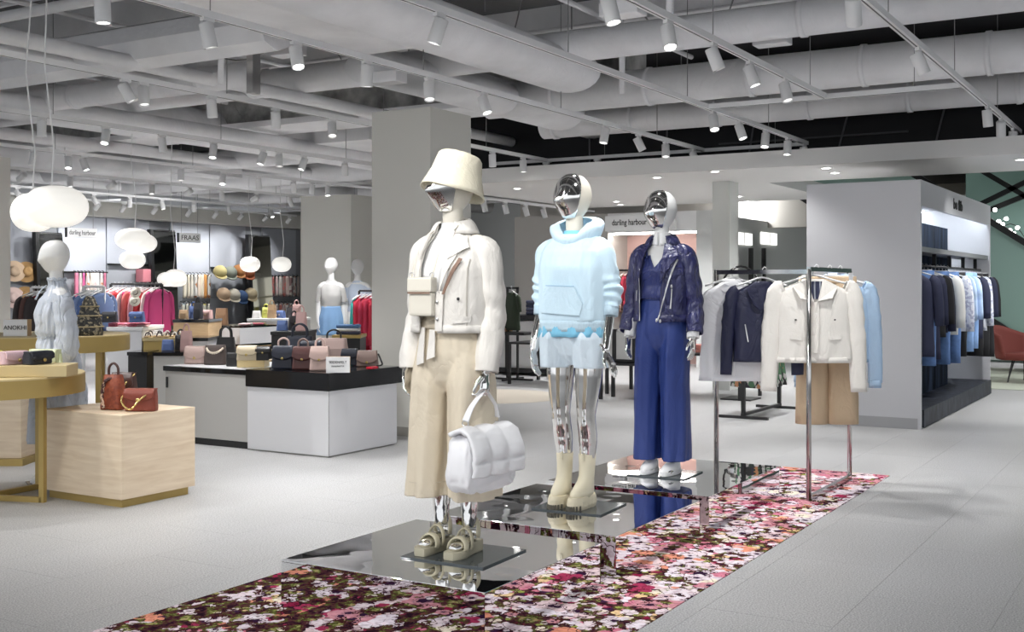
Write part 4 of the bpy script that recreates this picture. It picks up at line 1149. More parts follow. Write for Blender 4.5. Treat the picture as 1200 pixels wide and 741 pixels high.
    # sandals
    for s in (1, -1):
        L = Vector((0.078*s, 0, 0))
        sh = MB()
        out = [(0.0, 0.085, .034), (0, 0.05, .038), (0, 0.0, .036), (0.004*s, -0.05, .040), (0.008*s, -0.10, .046), (0.006*s, -0.14, .042), (0.0, -0.168, .026)]
        P = crom([(L.x + a, b, 0) for a, b, c in out], 16); ww = cint([c for a, b, c in out], 16)
        rr = []
        for zz, g in ((0.009, 0.94), (0.018, 1.0), (0.03, 1.0), (0.045, 0.97)):
            ring = [Vector((P[i].x - ww[i]*g, P[i].y, zz + (0.018 if P[i].y > 0.0 else 0) * (1 if zz > .02 else 0))) for i in range(17)] + [Vector((P[i].x + ww[i]*g, P[i].y, zz + (0.018 if P[i].y > 0.0 else 0) * (1 if zz > .02 else 0))) for i in range(16, -1, -1)]
            rr.append(ring)
        sh.loft(rr)
        so = sh.obj('sandal_sole', mat('sandal_sole', (0.42, 0.39, 0.29), 0.7), t, smooth=False, label='sand coloured sandal')
        def band(y, z, r, w, hgt):
            pts = [Vector((L.x + r*cos(a), y + 0.012*sin(a), z + hgt*sin(a))) for a in [lerp(-0.25, pi + 0.25, k/14) for k in range(15)]]
            MB().tube(pts, w, 8, major=(0, 1, 0), ratio=0.28).obj('strap', C_SANDAL, so, smooth=True)
        band(-0.085, 0.05, 0.046, 0.022, 0.048)
        band(-0.03, 0.055, 0.044, 0.014, 0.075)
        band(0.03, 0.10, 0.042, 0.018, 0.075)
    return t
MANN1 = mannequin_cream()
MANN1.scale = (1.0, 1.0, 0.98)
bpy.context.view_layer.update()

# ------------------------------------------------------------------ puffy white bag hanging from the hand
def puffy_bag():
    base = MANN1.matrix_basis @ Vector((0.18, -0.055, 0.0))
    hand_p = MANN1.matrix_basis @ Vector((0.208, -0.065, 0.785))
    # long side follows the walking direction of the mannequin
    t = thing('handbag', 'puffy quilted white handbag hanging from the hand of the cream jacket mannequin', 'handbag', (base.x - 0.01, base.y - 0.01, 0.66), R(-5))
    n, m = 56, 24
    def puff(mb, sx, sy, sz, cz, cols, rows_, amp, k=0.5):
        rings = []
        for i in range(m + 1):
            a = -pi/2 + pi*i/m
            ring = []
            for j in range(n):
                b = 2*pi*j/n
                e = lambda x, q: abs(x)**q*(1 if x >= 0 else -1)
                x, y, z = e(cos(a), .35)*e(cos(b), .4), e(cos(a), .45)*e(sin(b), .55), e(sin(a), .6)
                q = abs(sin(b*cols/2.0))**0.6 * (0.35 + 0.65*abs(sin(a*rows_))**0.5)
                w = 1 + amp*(q - 0.6)
                wrk = 0.008*nz(x*6, y*6+3, z*6)
                taper = 1 - 0.16*max(0, z)
                ring.append(Vector((x*sx*taper*(1+amp*.2*q) + wrk, y*sy*w*taper + wrk*1.5, cz + z*sz*(1+amp*0.15*q) + wrk)))
            rings.append(ring)
        mb.loft(rings)
        return mb
    body = puff(MB(), 0.185, 0.085, 0.135, 0.0, 6, 1.6, 0.30).obj('bag_body', mat('puffy_nylon', (0.86, 0.86, 0.88), 0.5, bump=0.15, bscale=30), t, smooth=True)
    # front flap: quilted sheet over the top and down the front
    rows = []
    for i in range(31):
        q = i / 30
        a = lerp(R(110), R(-70), min(1, q*1.5)) if q < 0.66 else R(-70)
        row_ = []
        for j in range(41):
            u = lerp(-0.195, 0.195, j / 40)
            if q < 0.4:
                w = q / 0.4; y = lerp(0.05, -0.075, w); z = 0.130 + 0.022*sin(w*pi)
            else:
                w = (q - 0.4) / 0.6; y = -0.075 - 0.035*sin(w*pi*0.75) ; z = lerp(0.130, -0.055, w)
            bulge = 0.018*abs(sin((u+0.195)/0.39*pi*3))**0.6*abs(sin(q*pi*2.5))**0.5
            row_.append(Vector((u*(0.92 + 0.08*q), y - bulge*(0.3 + q) + 0.004*nz(u*20, q*6, 2), z + bulge*(1-q)*0.8 + 0.005*nz(u*14, q*9, 5))))
        rows.append(row_)
    MB().grid(rows).obj('flap', MATS['puffy_nylon'], t, smooth=True, solid=0.02, off=1.0)
    hp = t.matrix_basis.inverted() @ hand_p
    for s in (-1, 1):
        a = Vector((s*0.115, -0.0, 0.185))
        top = hp + Vector((s*0.015, 0, 0.0))
        mb = MB(); mb.tube(crom([a, a.lerp(top, 0.5) + Vector((s*0.018, 0, 0)), top], 12), [0.021 - 0.008*(i/12) for i in range(13)], 10, major=(0, 1, 0), ratio=0.28)
        mb.obj('strap', MATS['puffy_nylon'], t, smooth=True)
        mb = MB(); mb.tube([a + Vector((0.0, 0.018*cos(x), 0.012*sin(x) - 0.012)) for x in [2*pi*k/12 for k in range(13)]], 0.003, 6)
        mb.tube([a + Vector((0, 0, -0.024)), a + Vector((0, 0, -0.05))], 0.006, 8); mb.obj('clasp', C_METAL, t, smooth=True)
    MB().tube(crom([hp + Vector((-0.015, 0, 0)), hp + Vector((0, 0, 0.014)), hp + Vector((0.015, 0, 0))], 8), 0.013, 8, major=(0, 1, 0), ratio=0.35).obj('strap_loop', MATS['puffy_nylon'], t, smooth=True)
    return t
puffy_bag()
# ------------------------------------------------------------------ mannequin in pale blue hoodie
def mannequin_hoodie():
    t = thing('mannequin', 'chrome legged mannequin in light blue hoodie, shorts and cream chunky boots', 'mannequin', (5.73, 3.03, 0.2), -pi/2 + R(4))
    turn, tilt = R(-20), R(2)
    armL = [(0.142, 0.012, 1.452), (0.168, 0.02, 1.33), (0.19, 0.035, 1.17), (0.20, 0.01, 1.07), (0.205, -0.03, 0.97), (0.212, -0.065, 0.885)]
    armR = [(-0.142, 0.012, 1.452), (-0.172, 0.02, 1.33), (-0.198, 0.035, 1.17), (-0.212, 0.01, 1.07), (-0.222, -0.03, 0.97), (-0.228, -0.06, 0.88)]
    legs = {s: [(0.082*s, 0.01, 0.93), (0.086*s, -0.002, 0.74), (0.078*s, -0.016, 0.53), (0.075*s, 0.014, 0.38), (0.07*s, 0.018, 0.22), (0.068*s, 0.02, 0.12)] for s in (1, -1)}
    me = body_mesh('body', armL, armR, {'curl': 0.18, 'down': (0.55, -0.15, -0.8), 'spread': 0.09}, {'curl': 0.3, 'down': (0.15, -0.2, -1)}, turn, tilt, legs=legs)
    paint(me, [M_CREAM, M_CHROME], lambda c: 1 if (c.z < 0.90 or (abs(c.x) > 0.14 and c.z < 1.3)) else 0)
    place(me, 'body', (0, 0, 0), 0, t)
    face_plate(t, turn, tilt)
    base_plate(t, 0.42, 0.38, 0.03, 0.0)
    # shorts
    mb = MB()
    hp = wide_legs(mb, 1.10, 0.875, 0.79, 0.182, 0.142, 0.096, 0.108, 4.0, pleat=0.004, flare_y=0.128)
    sh = fused(mb, 'shorts', C_SHORT, t, 'ice blue cotton shorts', 0.006, 5)
    # longer cyan shirt below the hoodie
    un = Surf([(0.95, .192, .155, 0, 0), (1.1, .185, .15, 0, 0), (1.3, .18, .14, 0, 0)], 2.3, lambda ph, z: 0.010*sin(ph*13)*max(0, min(1, (1.06-z)*9)) + 0.002*sin(ph*7))
    un.shell(MB(), 0.965, 1.2, 10, 80, zf=lambda ph, z: z - 0.015*max(0, sin(ph*2+1))*max(0, 1.1 - z)*4).obj('undershirt', C_CYAN, t, smooth=True, solid=0.003, label='cyan shirt hem showing below the hoodie')
    Surf([(1.40, .10, .09, 0, 0.0), (1.53, .068, .064, 0, .002), (1.565, .058, .058, 0, 0)], 2.1).shell(MB(), 1.42, 1.56, 8, 36).obj('undershirt_collar', C_CYAN, t, smooth=True, solid=0.003)
    # hoodie body
    hd = Surf([(1.0, .192, .158, 0, 0), (1.035, .188, .155, 0, 0), (1.06, .198, .163, 0, 0), (1.2, .202, .163, 0, 0), (1.35, .20, .158, 0, -.004), (1.43, .196, .14, 0, .004), (1.475, .180, .122, 0, .01), (1.512, .14, .104, 0, .012), (1.545, .10, .09, 0, .008)], 2.35, wr(21, 0.007, 4, 3.2))
    mb = hd.shell(MB(), 1.05, 1.54, 30, 56, cap0=True, cap1=True)
    for s in (1, -1):
        pts = [(0.085*s, 0.01, 1.468), (0.155*s, 0.016, 1.43), (0.180*s, 0.022, 1.31), (0.200*s, 0.03, 1.22), (0.206*s, 0.018, 1.125)]
        sleeve(mb, pts, [0.074, 0.088, 0.082, 0.074, 0.060], 30, seed=5.0*s, a=0.008, crease=0.010, rings=60, elbow=0.78, cap=True)
    ho = fused(mb, 'hoodie', C_HOOD, t, 'oversized light blue hoodie', 0.005, 4)
    Surf([(1.0, .186, .152, 0, 0), (1.06, .198, .163, 0, 0)], 2.35, lambda ph, z: 0.0015*sin(ph*70)).shell(MB(), 0.995, 1.056, 3, 200).obj('hem_rib', C_HOOD, ho, smooth=True, solid=0.007)
    for s in (1, -1):
        c0 = Vector((0.206*s, 0.018, 1.13))
        MB().tube([c0 + Vector((0, 0.002, 0.012)), c0, c0 + Vector((0.004*s, -0.01, -0.05))], [0.054, 0.057, 0.052], 26, major=(0, 1, 0), ratio=0.9, cap=False).obj('cuff', C_HOOD, ho, smooth=True, solid=0.006)
    # kangaroo pocket
    hd.patch(MB(), (-0.145, 1.10), (0.10, 1.085), (0.115, 1.15), (-0.155, 1.16), off=0.004, thick=0.008, n=12, m=6).obj('kangaroo_pocket', C_HOOD, ho)
    hd.patch(MB(), (-0.155, 1.16), (0.115, 1.15), (0.07, 1.245), (-0.105, 1.25), off=0.004, thick=0.008, n=12, m=6).obj('kangaroo_pocket', C_HOOD, ho)
    hd.patch(MB(), (-0.105, 1.248), (0.07, 1.243), (0.071, 1.249), (-0.106, 1.254), off=0.011, thick=0.003, n=12, m=2).obj('pocket_seam', mat('hood_seam', (0.36, 0.55, 0.70), 0.9), ho)
    # hood lying open round the neck
    rows = []
    N = 44
    for k in range(13):
        q = k / 12                      # 0 inner neck edge .. 1 where it meets the shoulders
        row_ = []
        for j in range(N + 1):
            a = lerp(R(-92), R(272), j / N)
            back = max(0, sin(a)); fr = max(0, -sin(a))
            r0 = lerp(0.080, 0.105, q) + 0.050*sin(q*pi)*(0.6 + 0.5*back)
            z0 = lerp(1.60, 1.515, q) + 0.034*sin(q*pi)*(0.7 + 0.8*back) + 0.06*back*(1-q)*0.6 - 0.10*fr**3*(1 - 0.55*q)
            row_.append(Vector((r0*1.16*cos(a), 0.016 + 0.022*back + r0*1.0*sin(a), z0 + 0.004*nz(a*2, q*4, 3))))
        rows.append(row_)
    MB().grid(rows).obj('hood', C_HOOD, ho, smooth=True, solid=0.008)
    # chunky chelsea boots
    for s in (1, -1):
        L = Vector((0.068*s, 0.0, 0.0)); yaw = R(-4*s)
        def X(p): 
            return L + Matrix.Rotation(yaw, 3, 'Z') @ Vector(p)
        shaft = MB()
        rows = []
        for (z, cy, rx, ry) in ((0.07, -0.045, .047, .118), (0.10, -0.038, .048, .112), (0.125, -0.020, .046, .09), (0.15, 0.0, .043, .066), (0.18, 0.014, .042, .054), (0.24, 0.02, .044, .053), (0.30, 0.02, .048, .056)):
            rows.append([X((rx*cos(2*pi*j/26), cy + ry*sin(2*pi*j/26), z + 0.004*nz(j*.5, z*30, s))) for j in range(26)])
        bo = shaft.loft(rows, True, True, False).obj('boot', C_BOOT, t, smooth=True, solid=0.005, label='cream leather chunky ankle boot')
        sole = MB(); rows = []
        for (z, g, dy) in ((0.009, 1.04, 0), (0.028, 1.12, 0), (0.06, 1.10, 0), (0.078, 1.02, 0)):
            ring = []
            for j in range(40):
                a = 2*pi*j/40
                w = 0.050 - 0.006*math.exp(-((sin(a)*0.13 - 0.0)/0.03)**2)
                tr = 1 + (0.07 if (j % 2 == 0 and z < 0.03) else 0)
                ring.append(X((w*g*tr*cos(a), -0.045 + 0.128*g*(0.98 + 0.02*tr)*sin(a), z)))
            rows.append(ring)
        sole.loft(rows).obj('boot_sole', mat('boot_sole', (0.66, 0.60, 0.45), 0.6), bo, smooth=False)
        for j in range(9):
            MB().box(-0.004, 0.004, -0.004, 0.004, 0.0, 0.024).xf(Matrix.Translation(X((lerp(-0.042, 0.042, j/8), -0.045 - 0.148*sqrt(max(0.0, 1 - (lerp(-0.042, 0.042, j/8)/0.056)**2)), 0.011)))).obj('tread_slot', mat('tread_dark', (0.10, 0.09, 0.07), 0.8), bo)
        MB().box(-0.008, 0.008, -0.002, 0.004, -0.03, 0.012).xf(Matrix.Translation(X((0, 0.02 - 0.060, 0.295)))).obj('pull_tab', C_BOOT, bo)
    return t
mannequin_hoodie()

# ------------------------------------------------------------------ mannequin in navy leather jacket
def mannequin_navy():
    t = thing('mannequin', 'mannequin in navy leather biker jacket, cobalt camisole and wide cobalt trousers', 'mannequin', (7.03, 3.06, 0.2), -pi/2 + R(2))
    turn, tilt = R(-24), R(2)
    armL = [(0.142, 0.012, 1.452), (0.17, 0.02, 1.33), (0.195, 0.035, 1.17), (0.21, 0.012, 1.07), (0.225, -0.02, 0.985), (0.232, -0.045, 0.91)]
    armR = [(-0.142, 0.012, 1.452), (-0.17, 0.02, 1.33), (-0.192, 0.035, 1.17), (-0.205, 0.012, 1.07), (-0.212, -0.02, 0.985), (-0.215, -0.045, 0.91)]
    me = body_mesh('body', armL, armR, {'curl': 0.25}, {'curl': 0.3}, turn, tilt, lift=0.02)
    paint(me, [M_MANN, M_CHROME], lambda c: 1 if (c.z < 0.16 or (abs(c.x) > 0.16 and c.z < 0.905)) else 0)
    place(me, 'body', (0, 0, 0), 0, t)
    face_plate(t, turn, tilt)
    base_plate(t, 0.40, 0.36, 0.02, 0.0)
    mb = MB()
    wide_legs(mb, 1.19, 0.87, 0.10, 0.168, 0.138, 0.090, 0.100, 2.2, pleat=0.012, flare_y=0.13)
    tr = fused(mb, 'trousers', C_TROUB, t, 'wide leg cobalt blue trousers', 0.006, 5)
    Surf([(1.12, .142, .124, 0, -0.002), (1.2, .132, .118, 0, -0.003)], 2.2).shell(MB(), 1.15, 1.195, 2, 44).obj('waistband', C_TROUB, tr, smooth=True, solid=0.006)
    cam_ = Surf([(1.15, .155, .125, 0, -.003), (1.19, .162, .135, 0, -.004), (1.25, .148, .118, 0, -.008), (1.345, .152, .132, 0, -.014), (1.42, .15, .11, 0, 0), (1.46, .14, .094, 0, .005)], 2.2, wr(31, 0.008, 5, 5))
    def camz(ph, z):
        fr = max(0, -sin(ph))
        x = abs(cos(ph))
        top = 1.455 - 0.085*max(0, 1 - x*3.2)*fr - 0.05*(1-fr)
        return min(z, lerp(z, top, 1)) if z > top else z
    cam_.shell(MB(), 1.16, 1.455, 24, 60, zf=camz).obj('camisole', C_COBALT, t, smooth=True, solid=0.003, label='cobalt satin camisole')
    for s in (1, -1):
        MB().tube(crom([(0.065*s, -0.105, 1.43), (0.078*s, -0.07, 1.49), (0.08*s, 0.01, 1.525), (0.078*s, 0.09, 1.46)], 10), 0.006, 6, ratio=0.5).obj('camisole_strap', C_COBALT, t, smooth=True)
    # leather jacket
    jk = Surf([(1.01, .19, .152, 0, 0.005), (1.05, .186, .150, 0, 0.004), (1.2, .186, .15, 0, 0.0), (1.35, .19, .15, 0, -.004), (1.43, .184, .13, 0, .004), (1.475, .168, .108, 0, .01), (1.51, .125, .09, 0, .012), (1.54, .09, .078, 0, .012), (1.57, .078, .072, 0, .01)], 2.35, wr(14, 0.010, 5, 5))
    gp = gap_fn([(1.0, -.10, .025), (1.2, -.098, .035), (1.35, -.09, .06), (1.45, -.08, .075), (1.54, -.05, .05), (1.57, -.045, .045)])(jk)
    jo = jk.shell(MB(), 1.02, 1.565, 30, 64, gap=gp).obj('leather_jacket', C_NAVYL, t, smooth=True, solid=0.007, label='navy leather biker jacket worn open')
    for s in (1, -1):
        pts = [(0.095*s, 0.01, 1.475), (0.155*s, 0.016, 1.435), (0.188*s, 0.022, 1.30), (0.21*s, 0.03, 1.16), (0.226*s, 0.008, 1.06), (0.236*s, -0.02, 0.985), (0.240*s, -0.036, 0.94)]
        sleeve(MB(), pts, [0.07, 0.082, 0.076, 0.07, 0.065, 0.060, 0.058], 24, seed=7.0*s, a=0.007, crease=0.006, rings=36).obj('sleeve', C_NAVYL, jo, smooth=True, solid=0.006)
    def piece(name, pts, m, off, th=0.006, par=None, n=8):
        return jk.patch(MB(), *pts, off=off, thick=th, n=n, m=n).obj(name, m, par or jo)
    piece('lapel', [(0.05, 1.27), (0.072, 1.30), (0.15, 1.445), (0.058, 1.42)], C_NAVYL, 0.014)
    piece('lapel', [(0.058, 1.42), (0.15, 1.445), (0.125, 1.505), (0.052, 1.53)], C_NAVYL, 0.016)
    piece('lapel', [(-0.098, 1.31), (-0.105, 1.33), (-0.14, 1.455), (-0.085, 1.43)], C_NAVYL, 0.014)
    piece('lapel', [(-0.085, 1.43), (-0.14, 1.455), (-0.112, 1.505), (-0.055, 1.53)], C_NAVYL, 0.016)
    piece('zip', [(0.026, 1.02), (0.034, 1.02), (0.152, 1.42), (0.144, 1.425)], C_METAL, 0.012, 0.003, n=10)
    piece('zip', [(-0.104, 1.02), (-0.098, 1.02), (-0.098, 1.30), (-0.104, 1.30)], C_METAL, 0.010, 0.003, n=10)
    piece('pocket_zip', [(0.108, 1.10), (0.115, 1.10), (0.125, 1.23), (0.118, 1.23)], C_METAL, 0.010, 0.004)
    piece('pocket_zip', [(-0.135, 1.15), (-0.13, 1.15), (-0.125, 1.22), (-0.13, 1.22)], C_METAL, 0.010, 0.004)
    jk.shell(MB(), 1.015, 1.06, 2, 64, gap=gp, off=0.004).obj('hem_band', C_NAVYL, jo, smooth=True, solid=0.008)
    for (x, z, m) in ((0.028, 1.025, C_METAL), (0.05, 1.02, C_METAL), (0.122, 1.245, C_METAL)):
        p = jk.front(x, z, 0.02); MB().ball(p, 0.008, 0.005, 0.014, 8, 6).obj('zip_pull', m, jo, smooth=True)
    rows = []
    for k in range(6):
        q = k / 5
        r0 = lerp(0.066, 0.115, q); zz = lerp(1.585, 1.515, q) + 0.016*sin(q*pi)
        rows.append([Vector((r0*1.05*cos(a), 0.012 + r0*0.92*sin(a), zz + 0.012*sin(a)*(1-q))) for a in [lerp(R(-58), R(238), j/30) for j in range(31)]])
    MB().grid(rows).obj('collar', C_NAVYL, jo, smooth=True, solid=0.006)
    # white shirt collar and cuffs
    rows = []
    for k in range(5):
        q = k / 4
        r0 = lerp(0.055, 0.068, q); zz = lerp(1.605, 1.545, q)
        rows.append([Vector((r0*cos(a), 0.004 + r0*sin(a), zz - 0.03*max(0, -sin(a))*q)) for a in [lerp(R(-84), R(264), j/30) for j in range(31)]])
    MB().grid(rows).obj('shirt_collar', C_TEE, t, smooth=True, solid=0.003, label='white shirt collar')
    for s, A in ((1, armL), (-1, armR)):
        a, b = Vector(A[-1]), Vector(A[-3])
        MB().tube([b, a.lerp(b, 0.35), a + (a-b)*0.02], [0.043, 0.041, 0.040], 18, cap=False).obj('shirt_cuff', C_TEE, t, smooth=True, solid=0.003)
    # white trainers
    for s in (1, -1):
        trainer(t, (0.078*s, 0.0, 0.0), R(-3*s), s)
    return t
def trainer(parent, loc, yaw, s, m=None, sc=1.0):
    L = Vector(loc)
    def X(p): return L + Matrix.Rotation(yaw, 3, 'Z') @ (Vector(p)*sc)
    up = MB(); rows = []
    for (z, cy, rx, ry) in ((0.03, -0.04, .045, .13), (0.05, -0.036, .046, .124), (0.068, -0.022, .042, .105), (0.085, 0.005, .037, .075), (0.10, 0.02, .034, .056), (0.115, 0.026, .033, .048)):
        rows.append([X((rx*cos(2*pi*j/26), cy + ry*sin(2*pi*j/26), z)) for j in range(26)])
    u = up.loft(rows, True, True, False).obj('trainer', m or C_SNEAK, parent, smooth=True, solid=0.004, label='white leather trainer')
    rows = []
    for (z, g) in ((0.009, 1.0), (0.014, 1.05), (0.034, 1.04)):
        rows.append([X((0.047*g*cos(2*pi*j/32), -0.04 + 0.134*g*sin(2*pi*j/32), z)) for j in range(32)])
    MB().loft(rows).obj('trainer_sole', mat('trainer_sole', (0.75, 0.75, 0.75), 0.6), u, smooth=False)
    for k in range(4):
        z = 0.072 + 0.010*k; y = -0.095 + 0.026*k
        MB().tube([X((x, y + abs(x)*0.25, z + 0.006 - abs(x)*0.3)) for x in (-0.024, -0.012, 0, 0.012, 0.024)], 0.0035, 5).obj('lace', C_TEE, u, smooth=True)
    return u
mannequin_navy()
# ------------------------------------------------------------------ hanging garments
def hanger(parent, m=None, w=0.38, clip=False):
    mb = MB()
    mb.tube([(0, 0, -0.055), (0, 0, -0.02), (0.004, 0, 0.0), (0.018, 0, 0.016), (0.03, 0, 0.006), (0.03, 0, -0.008)], 0.0025, 6)
    if clip:
        mb.bbox(-w/2, w/2, -0.006, 0.006, -0.075, -0.055, 0.003)
    else:
        mb.tube(crom([(-w/2, 0, -0.115), (-w/4, 0, -0.085), (0, 0, -0.058), (w/4, 0, -0.085), (w/2, 0, -0.115)], 12), 0.012, 8, major=(0, 1, 0), ratio=0.6)
    return mb.obj('hanger', m or M_HANGER, parent, smooth=True)
def top_mesh(name, m, w=0.44, L=0.62, sl=0.55, th=0.05, seed=0.0, sr=0.05, flare=1.0, det=1, zip_=False, sx=0.045):
    """jacket, shirt or jumper as it hangs: body, then two sleeves falling at the sides"""
    mb = MB(); n = 40 if det else 18; nzz = 22 if det else 9
    fo = wr(seed, 0.010 if det else 0.008, 5, 4)
    S = Surf([(-L, w/2*flare, th*1.05, 0, 0), (-L*0.6, w/2*0.98, th*1.05, 0, 0), (-0.26, w/2*0.97, th, 0, 0), (-0.165, w/2*0.94, th*0.8, 0, 0), (-0.125, w/2*0.62, th*0.7, 0, 0), (-0.10, w/2*0.34, th*0.8, 0, 0), (-0.085, w/2*0.27, th*0.9, 0, 0)], 2.4, fo)
    S.shell(mb, -L, -0.085, nzz, n, cap0=False)
    if sl > 0:
        for s in (1, -1):
            sleeve(mb, [(s*w*0.40, 0, -0.145), (s*(w/2 - 0.0), 0.005, -0.19), (s*(w/2 + sx*0.7), 0.01, -0.15 - sl*0.45), (s*(w/2 + sx), 0.0, -0.13 - sl)], [sr*0.8, sr*1.05, sr*0.95, sr*0.8], 14 if det else 8, seed + s, a=0.006, rings=20 if det else 7, ratio=0.6, crease=0.005, major=(1, 0, 0))
    return mb, S
def bottom_mesh(m, w=0.36, L=0.9, th=0.045, seed=0.0, det=1):
    """trousers or skirt clipped by the waist"""
    mb = MB(); n = 36 if det else 16
    for s in (1, -1):
        S = Surf([(-L, w*0.27, th, s*w*0.25, 0), (-0.4, w*0.27, th, s*w*0.25, 0), (-0.07, w*0.25, th*0.7, s*w*0.235, 0)], 2.2, wr(seed + s, 0.009, 4, 3))
        S.shell(mb, -L, -0.065, 16 if det else 6, n)
    return mb
def hang_thing(kind, name, cat, lab, loc, rz, m, group=None, det=0, clip=False, hm=None, solid=0.004, **kw):
    t = thing(name, lab, cat, loc, rz, group)
    if kind == 'top':
        mb, S = top_mesh(name, m, det=det, **kw)
    else:
        mb = bottom_mesh(m, det=det, **kw); S = None
    g = mb.obj('cloth', m, t, smooth=True, solid=solid)
    hanger(t, hm, clip=clip or kind != 'top', w=kw.get('w', 0.42)*0.86)
    return t, S, g

# ------------------------------------------------------------------ polished rack at the end of the floral strip
RA, RB, RCc = (7.62, 2.25), (8.61, 2.235), (7.66, 2.92)
rk = thing('clothes_rack', 'polished steel clothes rack standing at the end of the floral strip', 'clothes rack', (RA[0], RA[1], 0.0045))
rl = lambda p, z: (p[0] - RA[0], p[1] - RA[1], z - 0.0045)
pr = 0.017
for p, zb in ((RA, 0.0045), (RB, 0.0045), (RCc, 0.201)):
    MB().tube([rl(p, zb), rl(p, 1.562)], pr, 14).obj('post', M_STEEL, rk, smooth=True)
MB().bar(rl(RA, 1.562), rl(RB, 1.562), 0.03).obj('rail', M_STEEL, rk)
MB().bar(rl(RA, 1.545), rl(RCc, 1.545), 0.03).obj('rail', M_STEEL, rk)
MB().bar(rl(RA, 0.022), rl(RB, 0.022), 0.03).obj('foot_rail', M_STEEL, rk)

HZ = 1.57
M_WSHIRT = mat('white_poplin', (0.82, 0.82, 0.84), 0.8, wrinkle=0.5, wscale=6)
M_NAVY = mat('navy_suede', (0.009, 0.011, 0.042), 0.55, wrinkle=0.5, wscale=7)
M_SKY = mat('sky_blue_jersey', (0.42, 0.58, 0.78), 0.85, wrinkle=0.4)
M_CHINO = mat('tan_chino', (0.56, 0.42, 0.28), 0.8, wrinkle=0.3)
TOCAM = -pi/2 + R(31) + pi/2
# on the left rail (runs along y): white sleeveless shirt and navy jacket, turned to face the aisle
def detail_shirt():
    p = (7.655, 2.80, 1.565)
    t, S, g = hang_thing('top', 'white_shirt', 'shirt', 'white sleeveless shirt on a hanger at the left end of steel rack', p, R(-62), M_WSHIRT, det=1, w=0.44, L=0.78, sl=0.0, th=0.05, seed=2, flare=1.06)
    S.patch(MB(), (-0.016, -0.74), (0.016, -0.74), (0.016, -0.15), (-0.016, -0.15), 0.004, 0.003).obj('placket', M_WSHIRT, g)
    for s in (1, -1):
        MB().grid([[(s*0.012, -0.05, -0.125), (s*0.06, -0.045, -0.10)], [(s*0.06, -0.055, -0.165), (s*0.095, -0.03, -0.125)]]).obj('collar_wing', M_WSHIRT, g, solid=0.005)
    MB().tube([(0.065*cos(a), 0.03*sin(a), -0.082) for a in [2*pi*k/20 for k in range(21)]], 0.014, 8).obj('collar_band', M_WSHIRT, g, smooth=True)
    for k in range(5):
        MB().ball(S.front(0, -0.2 - k*0.1, 0.008), 0.005, 0.003, 0.005, 8, 5).obj('button', C_TEE, g, smooth=True)
detail_shirt()
def detail_navy():
    p = (7.65, 2.585, 1.565)
    t, S, g = hang_thing('top', 'navy_jacket', 'jacket', 'navy suede biker jacket hanging between the white shirt and cream jacket', p, R(-62), M_NAVY, det=1, w=0.40, L=0.64, sl=0.60, th=0.055, seed=5)
    for s in (1, -1):
        MB().grid([[(s*0.01, -0.06, -0.30), (s*0.05, -0.06, -0.12)], [(s*0.07, -0.072, -0.24), (s*0.115, -0.055, -0.14)]]).obj('lapel', M_NAVY, g, solid=0.006)
        S.patch(MB(), (s*0.10, -0.50), (s*0.107, -0.50), (s*0.127, -0.38), (s*0.12, -0.38), 0.008, 0.004).obj('pocket_zip', C_METAL, g)
    S.patch(MB(), (0.02, -0.59), (0.027, -0.59), (0.047, -0.30), (0.04, -0.30), 0.01, 0.003).obj('zip', C_METAL, g)
    MB().ball((0.10, -0.07, -0.165), 0.008, 0.006, 0.008, 8, 6).obj('stud', C_METAL, g, smooth=True)
detail_navy()
# on the right rail (runs along x)
def detail_cream():
    p = (7.72, 2.245, HZ + 0.01)
    t, S, g = hang_thing('top', 'cream_jacket', 'jacket', 'cream cotton jacket on hanger in front of tan trousers on steel rack', p, R(-64), C_CREAM, det=1, w=0.50, L=0.64, sl=0.72, th=0.06, seed=9, sr=0.066, sx=0.05)
    for s in (1, -1):
        MB().grid([[(s*0.012, -0.075, -0.235), (s*0.055, -0.05, -0.085)], [(s*0.105, -0.088, -0.215), (s*0.15, -0.05, -0.135)]]).obj('collar_wing', C_CREAM, g, solid=0.008)
    S.patch(MB(), (-0.022, -0.585), (0.022, -0.585), (0.022, -0.24), (-0.022, -0.24), 0.006, 0.004).obj('placket', C_CREAM, g)
    S.patch(MB(), (-0.015, -0.22), (0.015, -0.22), (0.045, -0.10), (-0.045, -0.10), 0.012, 0.003).obj('striped_lining', mat_pattern('navy_lining', [(0.02, .025, .06), (0.02, .025, .06), (0.02, .025, .06), (0.3, .32, .36)], 28, kind='sx'), g)
    for s in (1, -1):
        MB().ball(S.front(s*0.13, -0.36, 0.006), 0.008, 0.005, 0.006, 8, 5).obj('snap_button', M_BLACKM, g, smooth=True)
        S.patch(MB(), (s*0.09, -0.50), (s*0.17, -0.49), (s*0.17, -0.46), (s*0.09, -0.47), 0.004, 0.004).obj('pocket_welt', C_CREAM, g)
    Surf([(-0.66, .252, .066, 0, 0), (-0.59, .25, .064, 0, 0)], 2.4).shell(MB(), -0.652, -0.615, 1, 36).obj('hem_band', C_CREAM, g, smooth=True, solid=0.006)
detail_cream()
t, S, g = hang_thing('bot', 'tan_trousers', 'trousers', 'tan wide leg trousers clipped on steel rack behind the cream jacket', (8.04, 2.243, HZ + 0.01), R(-60), M_CHINO, det=1, w=0.42, L=1.10, th=0.07, seed=4)
MB().bbox(-0.19, 0.19, -0.055, 0.055, -0.11, -0.065, 0.01).obj('waistband', M_CHINO, g)
for s in (-1, 1):
    MB().bbox(s*0.15-0.015, s*0.15+0.015, -0.06, -0.04, -0.13, -0.04, 0.004).obj('clip', C_METAL, g)
